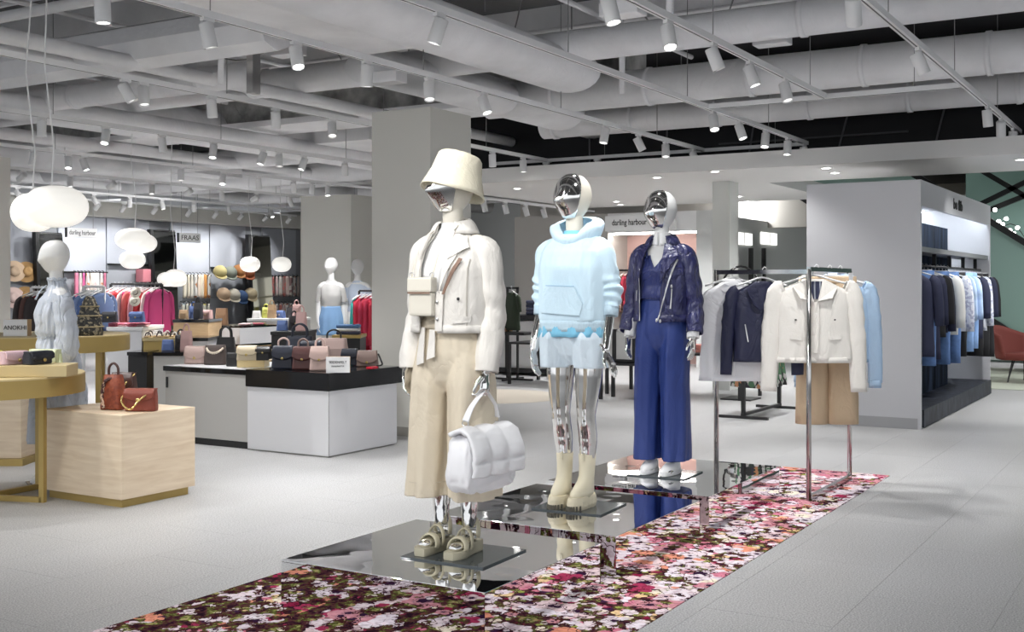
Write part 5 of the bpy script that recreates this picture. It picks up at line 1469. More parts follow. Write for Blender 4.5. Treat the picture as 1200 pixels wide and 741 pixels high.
t, S, g = hang_thing('top', 'blue_hoodie', 'hoodie', 'sky blue hoodie on steel rack nearest the white kiosk', (8.30, 2.24, HZ + 0.01), R(-66), M_SKY, det=1, w=0.44, L=0.68, sl=0.70, th=0.06, seed=12, sr=0.062)
MB().tube([(0.10*cos(a), 0.05*sin(a), -0.09 + 0.02*sin(a)) for a in [2*pi*k/24 for k in range(25)]], 0.032, 10).obj('hood', M_SKY, g, smooth=True)
for s in (1, -1):
    MB().tube([(s*0.262, 0, -0.81), (s*0.262, 0, -0.865)], 0.045, 14, major=(1, 0, 0), ratio=0.75, cap=False).obj('cuff', M_SKY, g, smooth=True, solid=0.004)

# ------------------------------------------------------------------ white clothes kiosk
KU0, KU1, KV0, KV1, KH = 11.98, 16.46, 2.40, 3.56, 2.52
k = thing('display_kiosk', 'large white display kiosk with dark denim back wall and a lit clothes rail', 'kiosk', (KU0, KV0, 0))
LU, LV = KU1 - KU0, KV1 - KV0
M_KW = mat('kiosk_white', (0.56, 0.56, 0.58), 0.45)
M_DENIM = mat('dark_denim_panel', (0.009, 0.014, 0.026), 0.8, var=1.6, vscale=4, stretch=(6, 6, 0.5), spec=0.1)
M_DENIMB = mat('worn_dark_platform', (0.016, 0.019, 0.027), 0.5, var=1.6, vscale=5, stretch=(2, 2, 1), spec=0.3)
MB().box(0, 0.05, 0, LV, 0.0, KH).obj('side_panel', M_KW, k)
MB().box(-0.004, 0, 0.03, LV-0.02, 0.0, 0.11).obj('kick_strip', mat('kick_grey', (0.36, 0.36, 0.37), 0.5), k)
MB().box(LU-0.05, LU, 0, LV, 0.0, KH).obj('side_panel', M_KW, k)
MB().box(0.05, LU-0.05, LV-0.05, LV, 0.0, KH).obj('back_panel', M_KW, k)
MB().box(0.05, LU-0.05, 0.0, LV-0.05, KH-0.05, KH).obj('top_panel', M_KW, k)
MB().box(0.05, LU-0.05, 0.0, 0.04, KH-0.26, KH-0.05).obj('fascia', M_KW, k)
MB().box(0.05, 3.45, 0.36, 0.44, 0.19, 2.18).obj('denim_wall', M_DENIM, k)
for q in range(7):
    MB().box(0.5 + q*0.42, 0.503 + q*0.42, 0.355, 0.36, 0.2, 2.18).obj('board_joint', mat('joint_dark', (0.02, 0.025, 0.035), 0.7), k)
MB().box(0.11, LU, -0.01, LV-0.05, 0.01, 0.19).obj('platform', M_DENIMB, k)
strip = MB().box(0.08, LU-0.08, LV-0.30, LV-0.26, KH-0.075, KH-0.055).obj('kiosk_fill_strip', mat('kiosk_fill_glow', (1, 1, 1), 0.4, emit=(0.85, 0.93, 1.0), estr=16.0), k)  # strips added to brighten the kiosk interior
MB().box(0.08, LU-0.08, 0.06, 0.09, KH-0.075, KH-0.055).obj('kiosk_fill_strip', MATS['kiosk_fill_glow'], k)
MB().box(0.06, LU-0.08, 0.02, 0.34, 1.80, 1.85).obj('shelf', mat('shelf_grey', (0.32, 0.32, 0.33), 0.4, 0.3), k)
text('be flib', 0.16, M_INK, k, (LU*0.46, -0.004, KH-0.14), (R(90), 0, 0), sx=1.5, bold=0.006)
MB().tube([(0.05, 0.12, 1.66), (LU-0.05, 0.12, 1.66)], 0.014, 8).obj('rail', M_BLACKM, k, smooth=True)
for q in range(5):
    x = 0.4 + q*0.9
    MB().box(x, x+0.03, 0.10, 0.14, 1.66, 1.80).obj('rail_bracket', M_BLACKM, k)
jeanA = mat('denim_mid', (0.09, 0.17, 0.36), 0.8, var=0.5, vscale=7)
jeanB = mat('denim_light', (0.22, 0.36, 0.62), 0.8, var=0.35, vscale=7)
jeanC = mat('denim_pale', (0.42, 0.55, 0.75), 0.8, var=0.3, vscale=7)
dkn = mat('dark_navy_cloth', (0.018, 0.022, 0.055), 0.75); blk = mat('black_cloth', (0.012, 0.012, 0.014), 0.8)
ivory = mat('ivory_knit', (0.72, 0.72, 0.68), 0.9); lav = mat_pattern('pale_floral_cloth', [(0.62, .65, .74), (0.7, .72, .78), (0.4, .42, .55), (0.68, .7, .76)], 40)
seq = [('top', dkn, 'dark navy padded jacket', .5, .86), ('bot', jeanA, 'mid blue jeans', 0, .95), ('top', dkn, 'dark navy coat', .5, .9), ('top', blk, 'black quilted jacket', .5, .7),
       ('top', dkn, 'navy glossy jacket with long sleeves', .58, .66), ('bot', jeanA, 'mid blue flared jeans', 0, .98), ('top', ivory, 'ivory knitted jumper', .56, .62), ('top', ivory, 'off-white shirt', .5, .7),
       ('bot', jeanA, 'frayed mid blue jeans', 0, 1.0), ('top', lav, 'pale flowered blouse', .62, .68), ('bot', blk, 'black trousers', 0, .95), ('top', jeanC, 'pale denim shirt', .5, .62),
       ('bot', jeanB, 'light blue jeans', 0, .92), ('top', jeanC, 'washed pale denim jacket', .5, .6), ('bot', jeanB, 'sky blue jeans', 0, .9), ('top', dkn, 'dark denim shirt', .5, .8),
       ('bot', blk, 'black jeans', 0, 1.0), ('top', lav, 'white and lilac patterned blouse', .6, .72), ('bot', blk, 'wide black trousers', 0, 1.02), ('top', dkn, 'navy blazer', .5, .7), ('top', blk, 'black long cardigan', .5, 1.05)]
for i, (kd, m, nm, sl, L) in enumerate(seq):
    x = KU0 + 0.16 + i*0.203
    kw = dict(w=0.44, L=L*1.1, seed=i*1.7, th=0.055)
    if kd == 'top': kw['sl'] = sl; kw['sr'] = 0.055
    else: kw['w'] = 0.40; kw['th'] = 0.06
    hang_thing(kd, 'hanging_garment' if kd == 'top' else 'hanging_trousers', 'top' if kd == 'top' else 'trousers', '%s, %s along the kiosk rail from the near end' % (nm, ORD[i]), (x, KV0 + 0.12, 1.672), R(90 + (-14 if i % 3 else 10)) , m, 'clothes on the kiosk rail', det=0, **kw)

# ------------------------------------------------------------------ far right: armchair, drawers, rug, string lights
M_RED = mat('brick_red_fabric', (0.20, 0.045, 0.035), 0.85, bump=0.1, bscale=90)
ch = thing('armchair', 'brick red upholstered armchair with thin black legs behind the kiosk', 'armchair', (18.6, 2.12, 0), R(-15))
rows = []
for i in range(13):
    a = lerp(R(20), R(160), i/12)
    rows.append([Vector((0.48*cos(a)*lerp(0.85, 1.05, q/6), 0.12 + 0.40*sin(a)*lerp(0.8, 1.08, q/6), lerp(0.36, 0.84 - 0.16*abs(cos(a))**2, q/6))) for q in range(7)])
MB().grid(rows).obj('backrest', M_RED, ch, smooth=True, solid=0.07)
MB().bbox(-0.40, 0.40, -0.34, 0.36, 0.33, 0.43, 0.045).obj('seat', M_RED, ch, smooth=True)
for x, y in ((-0.3, -0.25), (0.3, -0.25), (-0.3, 0.25), (0.3, 0.25)):
    MB().tube([(x*0.8, y*0.8, 0.34), (x, y, 0.0)], 0.013, 8).obj('leg', M_BLACKM, ch)
    MB().tube([(x*0.55, y*0.8, 0.34), (x, y, 0.01)], 0.009, 8).obj('brace', M_BLACKM, ch)
tag(MB().bbox(17.2, 21.5, 0.6, 3.2, 0.0, 0.012, 0.004).obj('area_rug', mat('sage_rug', (0.50, 0.53, 0.44), 0.95, bump=0.2, bscale=120)), 'pale sage rug under the brick red armchair', 'rug')
ch.location.z = 0.0125
dr = thing('drawer_unit', 'white drawer unit with black boxes behind the red armchair', 'drawer unit', (23.6, 2.9, 0), 0)
MB().bbox(-0.3, 0.3, -2.2, 1.0, 0.1, 1.0, 0.01).obj('body', M_GREYLAM, dr)
for r in range(3):
    for c in range(4):
        f = MB().bbox(-0.32, -0.302, -2.15 + c*0.79, -1.4 + c*0.79, 0.16 + r*0.28, 0.40 + r*0.28, 0.004).obj('drawer', M_WHITE, dr)
        MB().ball((-0.33, -1.78 + c*0.79, 0.30 + r*0.28), 0.02, 0.02, 0.02, 8, 6).obj('knob', M_BLACKM, f)
for kx in range(3):
    tag(MB().bbox(23.35, 23.85, 1.0 + kx*0.7, 1.5 + kx*0.7, 1.002, 1.22, 0.03).obj('storage_box', M_BLACKM), '%s black storage box from the right on the white drawer unit' % ORD[kx], 'box', 'black boxes on the drawer unit')
sl_ = thing('string_lights', 'string of tiny lights hanging in front of the dark teal wall', 'string lights', onu(1180, 262, 22.0))
base = Vector(sl_.location)
for kx in range(9):
    p = onu(1166 + kx*4.4, 256 + 3.5*kx - (10 if kx % 3 == 0 else 0), 22.0) - base
    MB().ball(p, 0.035, n=8, m=6).obj('bulb', M_LENS, sl_)
MB().tube([onu(1160 + q*6, 254 + 3.2*q + 6*sin(q), 22.0) - base for q in range(9)], 0.008, 5).obj('cable', M_BLACKM, sl_)

# ------------------------------------------------------------------ behind the mannequins: niche clothes, tables, suitcase, racks
nr_z = 1.45 + (335-316)/CF*20.5
tt = thing('niche_rail', 'black clothes rail in the pink niche', 'clothes rail', (NB+0.45, (y715+y816)/2, 0))
hw2 = (y715 - y816)/2
MB().tube([(0, -hw2, nr_z), (0, hw2, nr_z)], 0.02, 8).obj('rail', M_BLACKM, tt)
cols = [mat('n_red', (0.42, 0.03, 0.06), .8), mat_pattern('n_print1', [(0.25, .12, .08), (.6, .5, .42), (.08, .05, .04), (.5, .3, .25)], 30), mat('n_taupe', (0.33, 0.27, 0.22), .8), mat_pattern('n_print2', [(0.1, .1, .1), (.6, .58, .55), (.3, .1, .1), (.12, .1, .1)], 36),
        mat('n_pink', (0.6, 0.3, 0.32), .8), mat('n_cream', (0.62, 0.58, 0.5), .8), mat('n_black', (0.02, 0.02, 0.02), .8)]
for i in range(16):
    y = y816 + 0.12 + i*(2*hw2 - 0.24)/15
    hang_thing('top', 'hanging_garment', 'top', '%s garment from the right on the rail in pink niche' % ORD[i], (NB+0.45, y, nr_z+0.012), R(4 if i % 2 else -6), cols[i % 7], 'clothes on the niche rail', det=0, w=0.40, L=0.8 + 0.1*(i % 3), sl=0.45, seed=i*2.3, th=0.04)

def frame_table(lab, px, d, w, dep, h, rz=0.0, group=None, shelf=None, top=None, r=0.02):
    u, v = uvd(px, d)
    t = thing('display_table', lab, 'display table', (u, v, 0), rz, group)
    MB().bbox(-dep/2, dep/2, -w/2, w/2, h-0.03, h, 0.004).obj('table_top', top or M_BLACKM, t)
    for x in (-dep/2 + r, dep/2 - r):
        for y in (-w/2 + r, w/2 - r):
            MB().box(x-r, x+r, y-r, y+r, 0, h-0.03).obj('leg', M_BLACKM, t)
    if shelf:
        MB().bbox(-dep/2, dep/2, -w/2, w/2, shelf, shelf+0.025, 0.003).obj('shelf', top or M_BLACKM, t)
    return t
def fold_stack(lab, p, mats, n=4, w=0.3, d=0.24, rz=0.0, h=0.035):
    """each folded piece is a thing of its own"""
    for i in range(n):
        m = mats[i % len(mats)]
        o = MB().bbox(-d/2, d/2, -w/2, w/2, 0, h*0.96, 0.014).obj('folded_garment', m, None, smooth=True)
        o.location = (p[0], p[1], p[2] + i*h + 0.001); o.rotation_euler = (0, 0, rz + 0.06*sin(i*3))
        tag(o, ('%s, %s from bottom' % (lab, ORD[i])) if n > 1 else lab, 'folded clothes', 'folded clothes on display tables')

# white panelled display box in black frame behind the hoodie arm
u, v = uvd(612, 19.0)
bx_ = thing('display_cabinet', 'black framed cabinet with white panels behind the gap between the cream and hoodie mannequins', 'cabinet', (u, v, 0))
MB().box(-0.45, 0.45, -0.75, 0.75, 0.12, 0.88).obj('white_panel', M_SIGN, bx_)
for y in (-0.78, -0.02, 0.74):
    MB().box(-0.5, -0.45, y, y+0.05, 0.05, 0.95).obj('frame_upright', M_BLACKM, bx_)
for z in (0.05, 0.9):
    MB().box(-0.5, 0.5, -0.8, 0.8, z, z+0.07).obj('frame_rail', M_BLACKM, bx_)
for y in (-0.7, 0.7):
    MB().box(-0.4, 0.4, y-0.03, y+0.03, 0.0, 0.05).obj('foot', M_BLACKM, bx_)
navyf = mat('navy_fold', (0.03, 0.035, 0.07), .85)
fold_stack('navy folded jumper on black framed cabinet', (u-0.05, v - 0.45, 0.971), [navyf, mat('navy_fold2', (0.05, 0.055, 0.10), .85)], 4, 0.5, 0.36, 0, 0.06)

# olive top on a slim black stand, with a little shelf
u, v = uvd(601, 17.6)
st_ = thing('garment_stand', 'slim black garment stand behind the arm of the cream jacket', 'garment stand', (u, v, 0))
MB().box(-0.3, 0.3, -0.02, 0.02, 0, 0.03).obj('foot_bar', M_BLACKM, st_); MB().box(-0.02, 0.02, -0.35, 0.35, 0, 0.028).obj('foot_bar', M_BLACKM, st_)
for y in (-0.10, 0.08):
    MB().box(-0.015, 0.015, y, y+0.03, 0.03, 1.42).obj('upright', M_BLACKM, st_)
MB().box(-0.015, 0.015, -0.1, 0.11, 1.40, 1.43).obj('cross_bar', M_BLACKM, st_)
MB().bbox(-0.25, 0.25, -0.34, 0.40, 0.70, 0.74, 0.004).obj('shelf', M_BLACKM, st_)
hang_thing('top', 'olive_top', 'top', 'dark olive green top hanging on the slim black stand', (u-0.03, v, 1.43), R(90-31), mat('olive_cloth', (0.035, 0.05, 0.03), .85), None, det=1, w=0.44, L=0.66, sl=0.25, th=0.07, seed=6)
tag(MB().bbox(u-0.2, u+0.15, v+0.08, v+0.33, 0.742, 0.80, 0.02).obj('folded_scarf', mat('peach_cloth', (0.7, 0.42, 0.25), .8), None, True), 'peach folded scarf on the shelf of the slim stand', 'scarf')

# low black tables behind hoodie and leather jacket mannequins
tA = frame_table('low black display table behind the hoodie mannequin legs', 700, 16.6, 2.5, 0.9, 0.62, 0, None)
ua, va = uvd(700, 16.6)
tB = frame_table('black display table behind the leather jacket mannequin', 800, 15.2, 1.9, 0.8, 0.58, 0)
ub_, vb_ = uvd(800, 15.2)
boxm = mat('suitcase_white', (0.62, 0.62, 0.6), .5)
uc, vc = uvd(737, 14.6)
tC = frame_table('small black stool table under the white suitcase', 737, 14.6, 0.66, 0.4, 0.47, 0)
sc_ = thing('suitcase', 'white suitcase with black trim beside the navy mannequin', 'suitcase', (uc, vc, 0.471), 0)
MB().bbox(-0.14, 0.14, -0.28, 0.28, 0.0, 0.42, 0.04).obj('shell', boxm, sc_, smooth=False)
for y in (-0.17, 0.11):
    MB().bbox(-0.147, 0.147, y, y+0.06, -0.0, 0.426, 0.01).obj('strap', mat('black_leather', (0.015, 0.015, 0.015), .45), sc_)
MB().bbox(-0.15, 0.15, -0.285, 0.285, 0.0, 0.05, 0.02).obj('trim', MATS['black_leather'], sc_)
MB().tube(crom([(0, -0.1, 0.42), (0, -0.07, 0.47), (0, 0.07, 0.47), (0, 0.1, 0.42)], 10), 0.012, 8).obj('handle', MATS['black_leather'], sc_, smooth=True)
fold_stack('cream folded knit on low black table', (ua-0.1, va + 0.5, 0.621), [ivory], 3, 0.4, 0.3, 0, 0.05)
fold_stack('pink folded top on the low black table', (ua-0.1, va - 0.1, 0.621), [mat('rose_fold', (0.5, 0.12, 0.16), .8), ivory], 3, 0.4, 0.3, 0, 0.05)
fold_stack('coral folded shirt on black table', (ub_-0.1, vb_ - 0.3, 0.581), [mat('coral_fold', (0.65, 0.25, 0.2), .8)], 2, 0.4, 0.3, 0, 0.05)

# floral dress rack behind the steel rack
u, v = uvd(893, 13.0)
fr_ = thing('low_clothes_rail', 'low black clothes rail with flowered dresses behind the navy jacket', 'clothes rail', (u, v, 0))
MB().box(-0.65, 0.65, -0.02, 0.02, 1.30, 1.335).obj('rail', M_BLACKM, fr_)
for x in (-0.62, 0.62):
    MB().box(x-0.02, x+0.02, -0.02, 0.02, 0.03, 1.30).obj('post', M_BLACKM, fr_)
    MB().box(x-0.02, x+0.02, -0.28, 0.28, 0, 0.03).obj('foot', M_BLACKM, fr_)
MB().box(-0.65, 0.65, -0.02, 0.02, 0.03, 0.06).obj('base_bar', M_BLACKM, fr_)
flo = mat_pattern('flower_dress', [(0.03, .05, .04), (0.62, .6, .58), (.03, .03, .03), (.10, .22, .12), (.65, .62, .6), (0.55, .25, .12), (.04, .03, .05)], 26, kind='voronoi', stretch=(1, 1, .6))
for i in range(5):
    hang_thing('top', 'flowered_dress', 'dress', '%s black and white flowered dress from the left on low black rail' % ORD[i], (u - 0.42 + i*0.16, v, 1.345), R(90 - 20), flo, 'flowered dresses on the low rail', det=0, w=0.42, L=1.02, sl=0.0, seed=i*3.1, th=0.06, flare=1.25)
# round handbag hoop displayed on the rail behind
u2, v2 = uvd(868, 14.6)
hp_ = thing('hoop_bag', 'grey round bag with tall black hoop handle behind the white shirt', 'handbag', (u2, v2, 1.2))
MB().ball((0, 0, 0.12), 0.06, 0.19, 0.14).obj('bag_body', M_STEEL, hp_, smooth=True)
MB().tube(crom([(0, -0.2, 0.1), (0, -0.22, 0.35), (0, 0, 0.5), (0, 0.22, 0.35), (0, 0.2, 0.1)], 16), 0.014, 8).obj('handle', M_BLACKM, hp_, smooth=True)
pl = thing('display_stand', 'slim black display stand carrying the round grey bag', 'stand', (u2, v2, 0))
MB().box(-0.02, 0.02, -0.02, 0.02, 0.02, 1.18).obj('post', M_BLACKM, pl); MB().box(-0.2, 0.2, -0.2, 0.2, 0, 0.02).obj('foot', M_BLACKM, pl); MB().box(-0.12, 0.12, -0.25, 0.25, 1.18, 1.199).obj('shelf', M_BLACKM, pl)
# tall black posts in front of the grey side wall
for i, px in enumerate((880, 895)):
    u, v = u_on_v(px, y836 - 0.1), y836 - 0.1
    d = u*CT + v*ST
    z1 = CH + (HY - 291)/CF*d
    tag(MB().box(u-0.05, u+0.05, v-0.03, v+0.03, 0, z1).obj('black_post', M_BLACKM), ('left' if i == 0 else 'right') + ' of two tall black posts against the grey side wall', 'post', 'tall black posts')
# distant bright shelves with yellow goods
sh_ = thing('wall_shelves', 'bright distant cream shelves with small goods beyond the pillar', 'shelves', (33.5, v_on_u(925, 33.5), 0))
MB().box(0.0, 0.1, -2.2, 2.2, 0.0, 2.9).obj('back_board', mat('glow_board', (0.75, 0.72, 0.62), .6, emit=(1, .95, .82), estr=0.25), sh_)  # board given a glow of its own to look brightly lit
for z in (0.9, 1.5, 2.1):
    MB().box(-0.35, 0.0, -2.2, 2.2, z, z+0.05).obj('shelf', mat('shelf_cream', (0.7, 0.66, 0.52), .6), sh_)
for y in (-2.2, -0.8, 0.6, 2.0):
    MB().box(-0.35, 0.0, y, y+0.05, 0, 2.9).obj('upright', M_SIGN, sh_)
for i in range(7):
    yb = sh_.location.y - 1.6 + i*0.5
    tag(MB().bbox(33.2, 33.45, yb, yb+0.28, 1.551, 1.83 - 0.05*(i % 2), 0.03).obj('shelf_box', mat('yellow_goods', (0.62, 0.55, 0.08), .6) if i % 2 else mat('green_goods', (0.2, 0.24, 0.12), .6)), '%s small coloured box from the right on the bright distant shelves' % ORD[i], 'box', 'goods on the distant shelves')
# round pale rug / floor disc
uo, vo = uvd(575, 15.0)
tag(MB().lathe([(0.0, 0.006), (0.95, 0.006), (0.97, 0.0)], 48).xf(Matrix.Translation((uo, vo, 0))).obj('round_rug', mat('sand_rug', (0.50, 0.45, 0.38), .95)), 'round sand coloured rug on floor behind the white handbag', 'rug')
# ------------------------------------------------------------------ added bulkhead lamps, put in to brighten the area below
for i, (u, v) in enumerate(((14.7, -1.5), (14.7, 1.2), (14.7, 4.0), (15.8, 6.0), (15.8, 8.4), (17.8, 6.4), (17.8, 8.6))):
    t = thing('recessed_downlight', '%s added recessed downlight in the bulkhead underside, counted leftward from the kiosk side' % ORD[i], 'downlight', (u, v, 2.8995))
    MB().lathe([(0.055, -0.006), (0.085, -0.006), (0.085, 0), (0.055, 0)], 20, cap0=False, cap1=False).obj('trim_ring', M_SOFFIT, t)
    MB().lathe([(0.054, -0.003), (0.054, -0.001)], 20).obj('lens', M_LENS, t)
    ld = bpy.data.lights.new('soffit_fill', 'SPOT'); ld.energy = SPOT_W*1.7; ld.spot_size = R(140); ld.spot_blend = 0.8; ld.shadow_soft_size = 0.06
    lo = bpy.data.objects.new('soffit_fill', ld); COL.objects.link(lo); lo.parent = t; lo.location = (0, 0, -0.02)

# small pendant spots over the hall beyond the pillar, and an added niche strip
for i, (px, py, d) in enumerate(((874, 229, 22.5), (886, 219, 24.0), (899, 222, 23.0), (919, 227, 24.5))):
    p = PD(px, py, d)
    t = thing('pendant_spot', '%s tiny pendant spot from the left beyond the white pillar' % ORD[i], 'pendant lamp', p, 0, 'tiny pendant spots')
    MB().lathe([(0.05, -0.12), (0.05, 0.08), (0.015, 0.12)], 14).obj('housing', M_SIGN, t, smooth=True)
    MB().lathe([(0.045, -0.13), (0.045, -0.121)], 14).obj('lens', M_LENS, t)
    MB().tube([(0, 0, 0.12), (0, 0, 4.5 - p.z)], 0.006, 5).obj('cord', M_WIRE, t)
    ld = bpy.data.lights.new('pendant_beam', 'POINT'); ld.energy = SPOT_W*0.35; ld.shadow_soft_size = 0.06
    lo = bpy.data.objects.new('pendant_beam', ld); COL.objects.link(lo); lo.parent = t; lo.location = (0, 0, -0.2)
ns = tag(MB().box(NB+0.08, NB+0.16, y816+0.05, y715-0.05, 2.39, 2.415).obj('niche_fill_strip', mat('niche_fill_glow', (1, 1, 1), .4, emit=(1, .93, .88), estr=14.0)), 'added light strip under the header of the pink niche', 'light strip')  # strip added to brighten the pink niche wall
for i, (u, v) in enumerate(((18.0, 0.6), (21.5, -0.8), (23.5, 2.6), (30.0, 5.0), (33.0, 6.0))):  # downlights added to brighten the dark hall and far ceiling
    z = 4.2 if u < 25 else 3.25
    t = thing('added_downlight', '%s added ceiling downlight over the escalator hall, counted from the kiosk' % ORD[i], 'downlight', (u, v, z - 0.001), 0, 'added hall downlights')
    MB().lathe([(0.06, -0.008), (0.10, -0.008), (0.10, 0), (0.06, 0)], 18, cap0=False, cap1=False).obj('trim_ring', M_SOFFIT, t)
    MB().lathe([(0.06, -0.004), (0.06, -0.001)], 18).obj('lens', M_LENS, t)
    ld = bpy.data.lights.new('hall_fill', 'SPOT'); ld.energy = SPOT_W*(2.4 if u < 25 else 1.0); ld.spot_size = R(150); ld.spot_blend = 0.8; ld.shadow_soft_size = 0.08
    lo = bpy.data.objects.new('hall_fill', ld); COL.objects.link(lo); lo.parent = t; lo.location = (0, 0, -0.03)
# ------------------------------------------------------------------ handbags
def rrect(w, d, r, n=5):
    pts = []
    for cx, cy, a0 in ((w/2-r, d/2-r, 0), (-w/2+r, d/2-r, 90), (-w/2+r, -d/2+r, 180), (w/2-r, -d/2+r, 270)):
        for k in range(n + 1):
            a = R(a0 + 90*k/n); pts.append((cx + r*cos(a), cy + r*sin(a)))
    return pts
GOLDM = mat('bag_gold', (0.55, 0.42, 0.16), 0.3, 0.9)
def handbag(lab, loc, rz, w, d, h, m, flap=0.6, handle=None, taper=0.85, clasp=True, group=None, hm=None, name='handbag', shape='flap', cat='handbag', seed=0):
    """front of the bag is -y in its own frame"""
    t = thing(name, lab, cat, loc, rz, group)
    rings = []
    for q in (0.0, 0.06, 0.3, 0.6, 0.9, 1.0):
        k = lerp(1.0, taper, q); dd = d*(1.0 if q < 0.7 else lerp(1, 0.55, (q-0.7)/0.3)) * (0.9 if q in (0.0,) else 1)
        rings.append([(x, y, 0.002 + h*q) for x, y in rrect(w*k*(0.97 if q == 0 else 1), max(dd, 0.02), min(w*k, max(dd, .02))*0.3)])
    MB().loft(rings).obj('bag_body', m, t, smooth=False)
    if flap:
        rows = []
        n = 14
        for i in range(11):
            q = i/10
            row_ = []
            for j in range(n + 1):
                s = lerp(-1, 1, j/n)
                if q < 0.3: y = lerp(d*0.26, -d*0.36, q/0.3); z = h*1.015
                else:
                    drop = (q - 0.3)/0.7
                    y = -d*0.36 - d*0.2*min(1, drop*2.5) - 0.003; z = h*1.015 - h*flap*drop*(1 - (0.30*abs(s)**2.5 if shape != 'box' else 0))
                row_.append((s*w*0.5*lerp(taper, 1, max(0, q-0.3))*1.0, y, z))
            rows.append(row_)
        MB().grid(rows).obj('flap', m, t, smooth=True, solid=0.008, off=1.0)
        if clasp:
            MB().ball((0, -d*0.56 - 0.014, h*(1.0 - flap*0.86)), 0.016*w/0.25, 0.008, 0.016*w/0.25, 10, 6).obj('clasp', GOLDM, t, smooth=True)
    if handle == 'top':
        MB().tube(crom([(-w*0.22, 0, h*0.98), (-w*0.2, 0, h*1.22), (0, 0, h*1.34), (w*0.2, 0, h*1.22), (w*0.22, 0, h*0.98)], 14), 0.009, 8).obj('handle', hm or m, t, smooth=True)
    elif handle == 'two':
        for y in (-d*0.25, d*0.25):
            MB().tube(crom([(-w*0.25, y, h*0.96), (-w*0.22, y, h*1.3), (0, y, h*1.45), (w*0.22, y, h*1.3), (w*0.25, y, h*0.96)], 14), 0.008, 8).obj('handle', hm or m, t, smooth=True)
    elif handle == 'chain':
        P = crom([(-w*0.42, -d*0.1, h*0.98), (-w*0.52, -d*0.7, h*0.5), (-w*0.2, -d*0.95, 0.12*h), (w*0.1, -d*0.85, 0.55*h), (w*0.42, -d*0.1, h*0.98)], 26)
        MB().tube(P, [0.0075 if i % 2 else 0.0045 for i in range(27)], 6).obj('chain', hm or GOLDM, t, smooth=False)
    elif handle == 'strap':
        MB().tube(crom([(w*0.48, 0, h*0.8), (w*0.62, -d*0.5, h*0.45), (w*0.7, -d*0.8, 0.02), (w*0.45, -d*0.95, 0.01)], 14), 0.008, 8, ratio=0.5).obj('strap', hm or m, t, smooth=True)
    elif handle == 'rope':
        P = crom([(-w*0.4, 0, h*0.95), (-w*0.25, -d*0.65, h*0.72), (0.0, -d*0.75, h*0.62), (w*0.25, -d*0.65, h*0.72), (w*0.4, 0, h*0.95)], 24)
        MB().tube(P, [0.013 if i % 2 else 0.008 for i in range(25)], 8).obj('rope_handle', hm or m, t, smooth=True)
    return t

# ------------------------------------------------------------------ wooden cube with bags
wc = thing('wooden_cube', 'pale birch display cube on gold plinth carrying brown bags', 'display cube', (5.06, 6.0, 0))
MB().box(0.03, 0.60, 0.03, 0.76, 0.0, 0.055).obj('plinth', M_GOLD, wc)
MB().bbox(0, 0.635, 0, 0.80, 0.055, 0.605, 0.002).obj('cube_body', M_WOOD, wc)
M_OX = mat_pattern('embossed_rust', [(0.24, .05, .02), (0.28, .065, .028), (0.20, .04, .018)], 55, rough=.45)
M_DKBR = mat('dark_brown_leather', (0.06, 0.025, 0.02), .4)
p = G(128, 480, 0.606)
handbag('upright rust leather backpack with dark straps on birch cube', (p.x+0.02, p.y-0.02, 0.606), R(-75), 0.17, 0.11, 0.235, M_OX, flap=0.0, handle='top', taper=0.72, hm=M_DKBR)
p = G(134, 478, 0.606)
handbag('dark brown bag with gold chain behind the rust backpack', (p.x+0.14, p.y+0.06, 0.606), R(-70), 0.19, 0.09, 0.23, M_DKBR, flap=0.5, handle='chain', taper=0.8)
p = G(163, 482, 0.606)
handbag('rust red flap bag with gold chain on the right of birch cube', (p.x+0.02, p.y, 0.606), R(-62), 0.215, 0.10, 0.15, mat('rust_red_leather', (0.20, 0.038, 0.02), .4, bump=.15, bscale=90), flap=0.55, handle='chain', taper=0.95)
p = G(118, 482, 0.606)
tag(MB().tube(crom([(p.x+0.04, p.y+0.02, 0.62), (p.x+0.05, p.y+0.05, 0.70), (p.x+0.06, p.y+0.03, 0.80), (p.x+0.1, p.y, 0.82)], 16), [0.014 if i % 2 else 0.009 for i in range(17)], 6).obj('bag_strap', mat_pattern('strap_pattern', [(.08, .03, .025), (.5, .35, .25), (.05, .02, .02)], 50)), 'patterned shoulder strap lying beside the rust backpack', 'strap')

# ------------------------------------------------------------------ round gold tables
def gold_table(lab, px, d, rad, z0, z1, legs, rz=0.0, lw=0.03, rleg=None):
    u, v = uvd(px, d)
    t = thing('gold_table', lab, 'table', (u, v, 0), rz, 'round gold tables')
    MB().lathe([(rad, z0), (rad, z1-0.004), (rad-0.004, z1)], 72).obj('table_top', M_GOLDT, t)
    MB().lathe([(rad+0.002, z0-0.0), (rad+0.002, z1-0.012)], 72, cap0=False, cap1=False).obj('apron', M_GOLD, t, smooth=True)
    rl_ = rleg or rad*0.72
    for a in legs:
        c, s = cos(R(a)), sin(R(a))
        MB().bar((rl_*c, rl_*s, 0.0), (rl_*c, rl_*s, z0), lw, lw, up=(c, s, 0)).obj('leg', M_GOLD, t)
    for k in range(0, len(legs), 2):
        a, b = legs[k], legs[k+1]
        MB().bar((rl_*cos(R(a)), rl_*sin(R(a)), lw/2 + 0.001*k), (rl_*cos(R(b)), rl_*sin(R(b)), lw/2 + 0.001*k), lw, lw).obj('floor_bar', M_GOLD, t)
    return t, u, v
def ang_to(px, py, u, v):
    q = G(px, py); return math.degrees(atan2(q.y - v, q.x - u))
u, v = uvd(-20, 7.75)
a0 = ang_to(50, 589, u, v); q0 = G(50, 589); rl0 = sqrt((q0.x-u)**2 + (q0.y-v)**2)
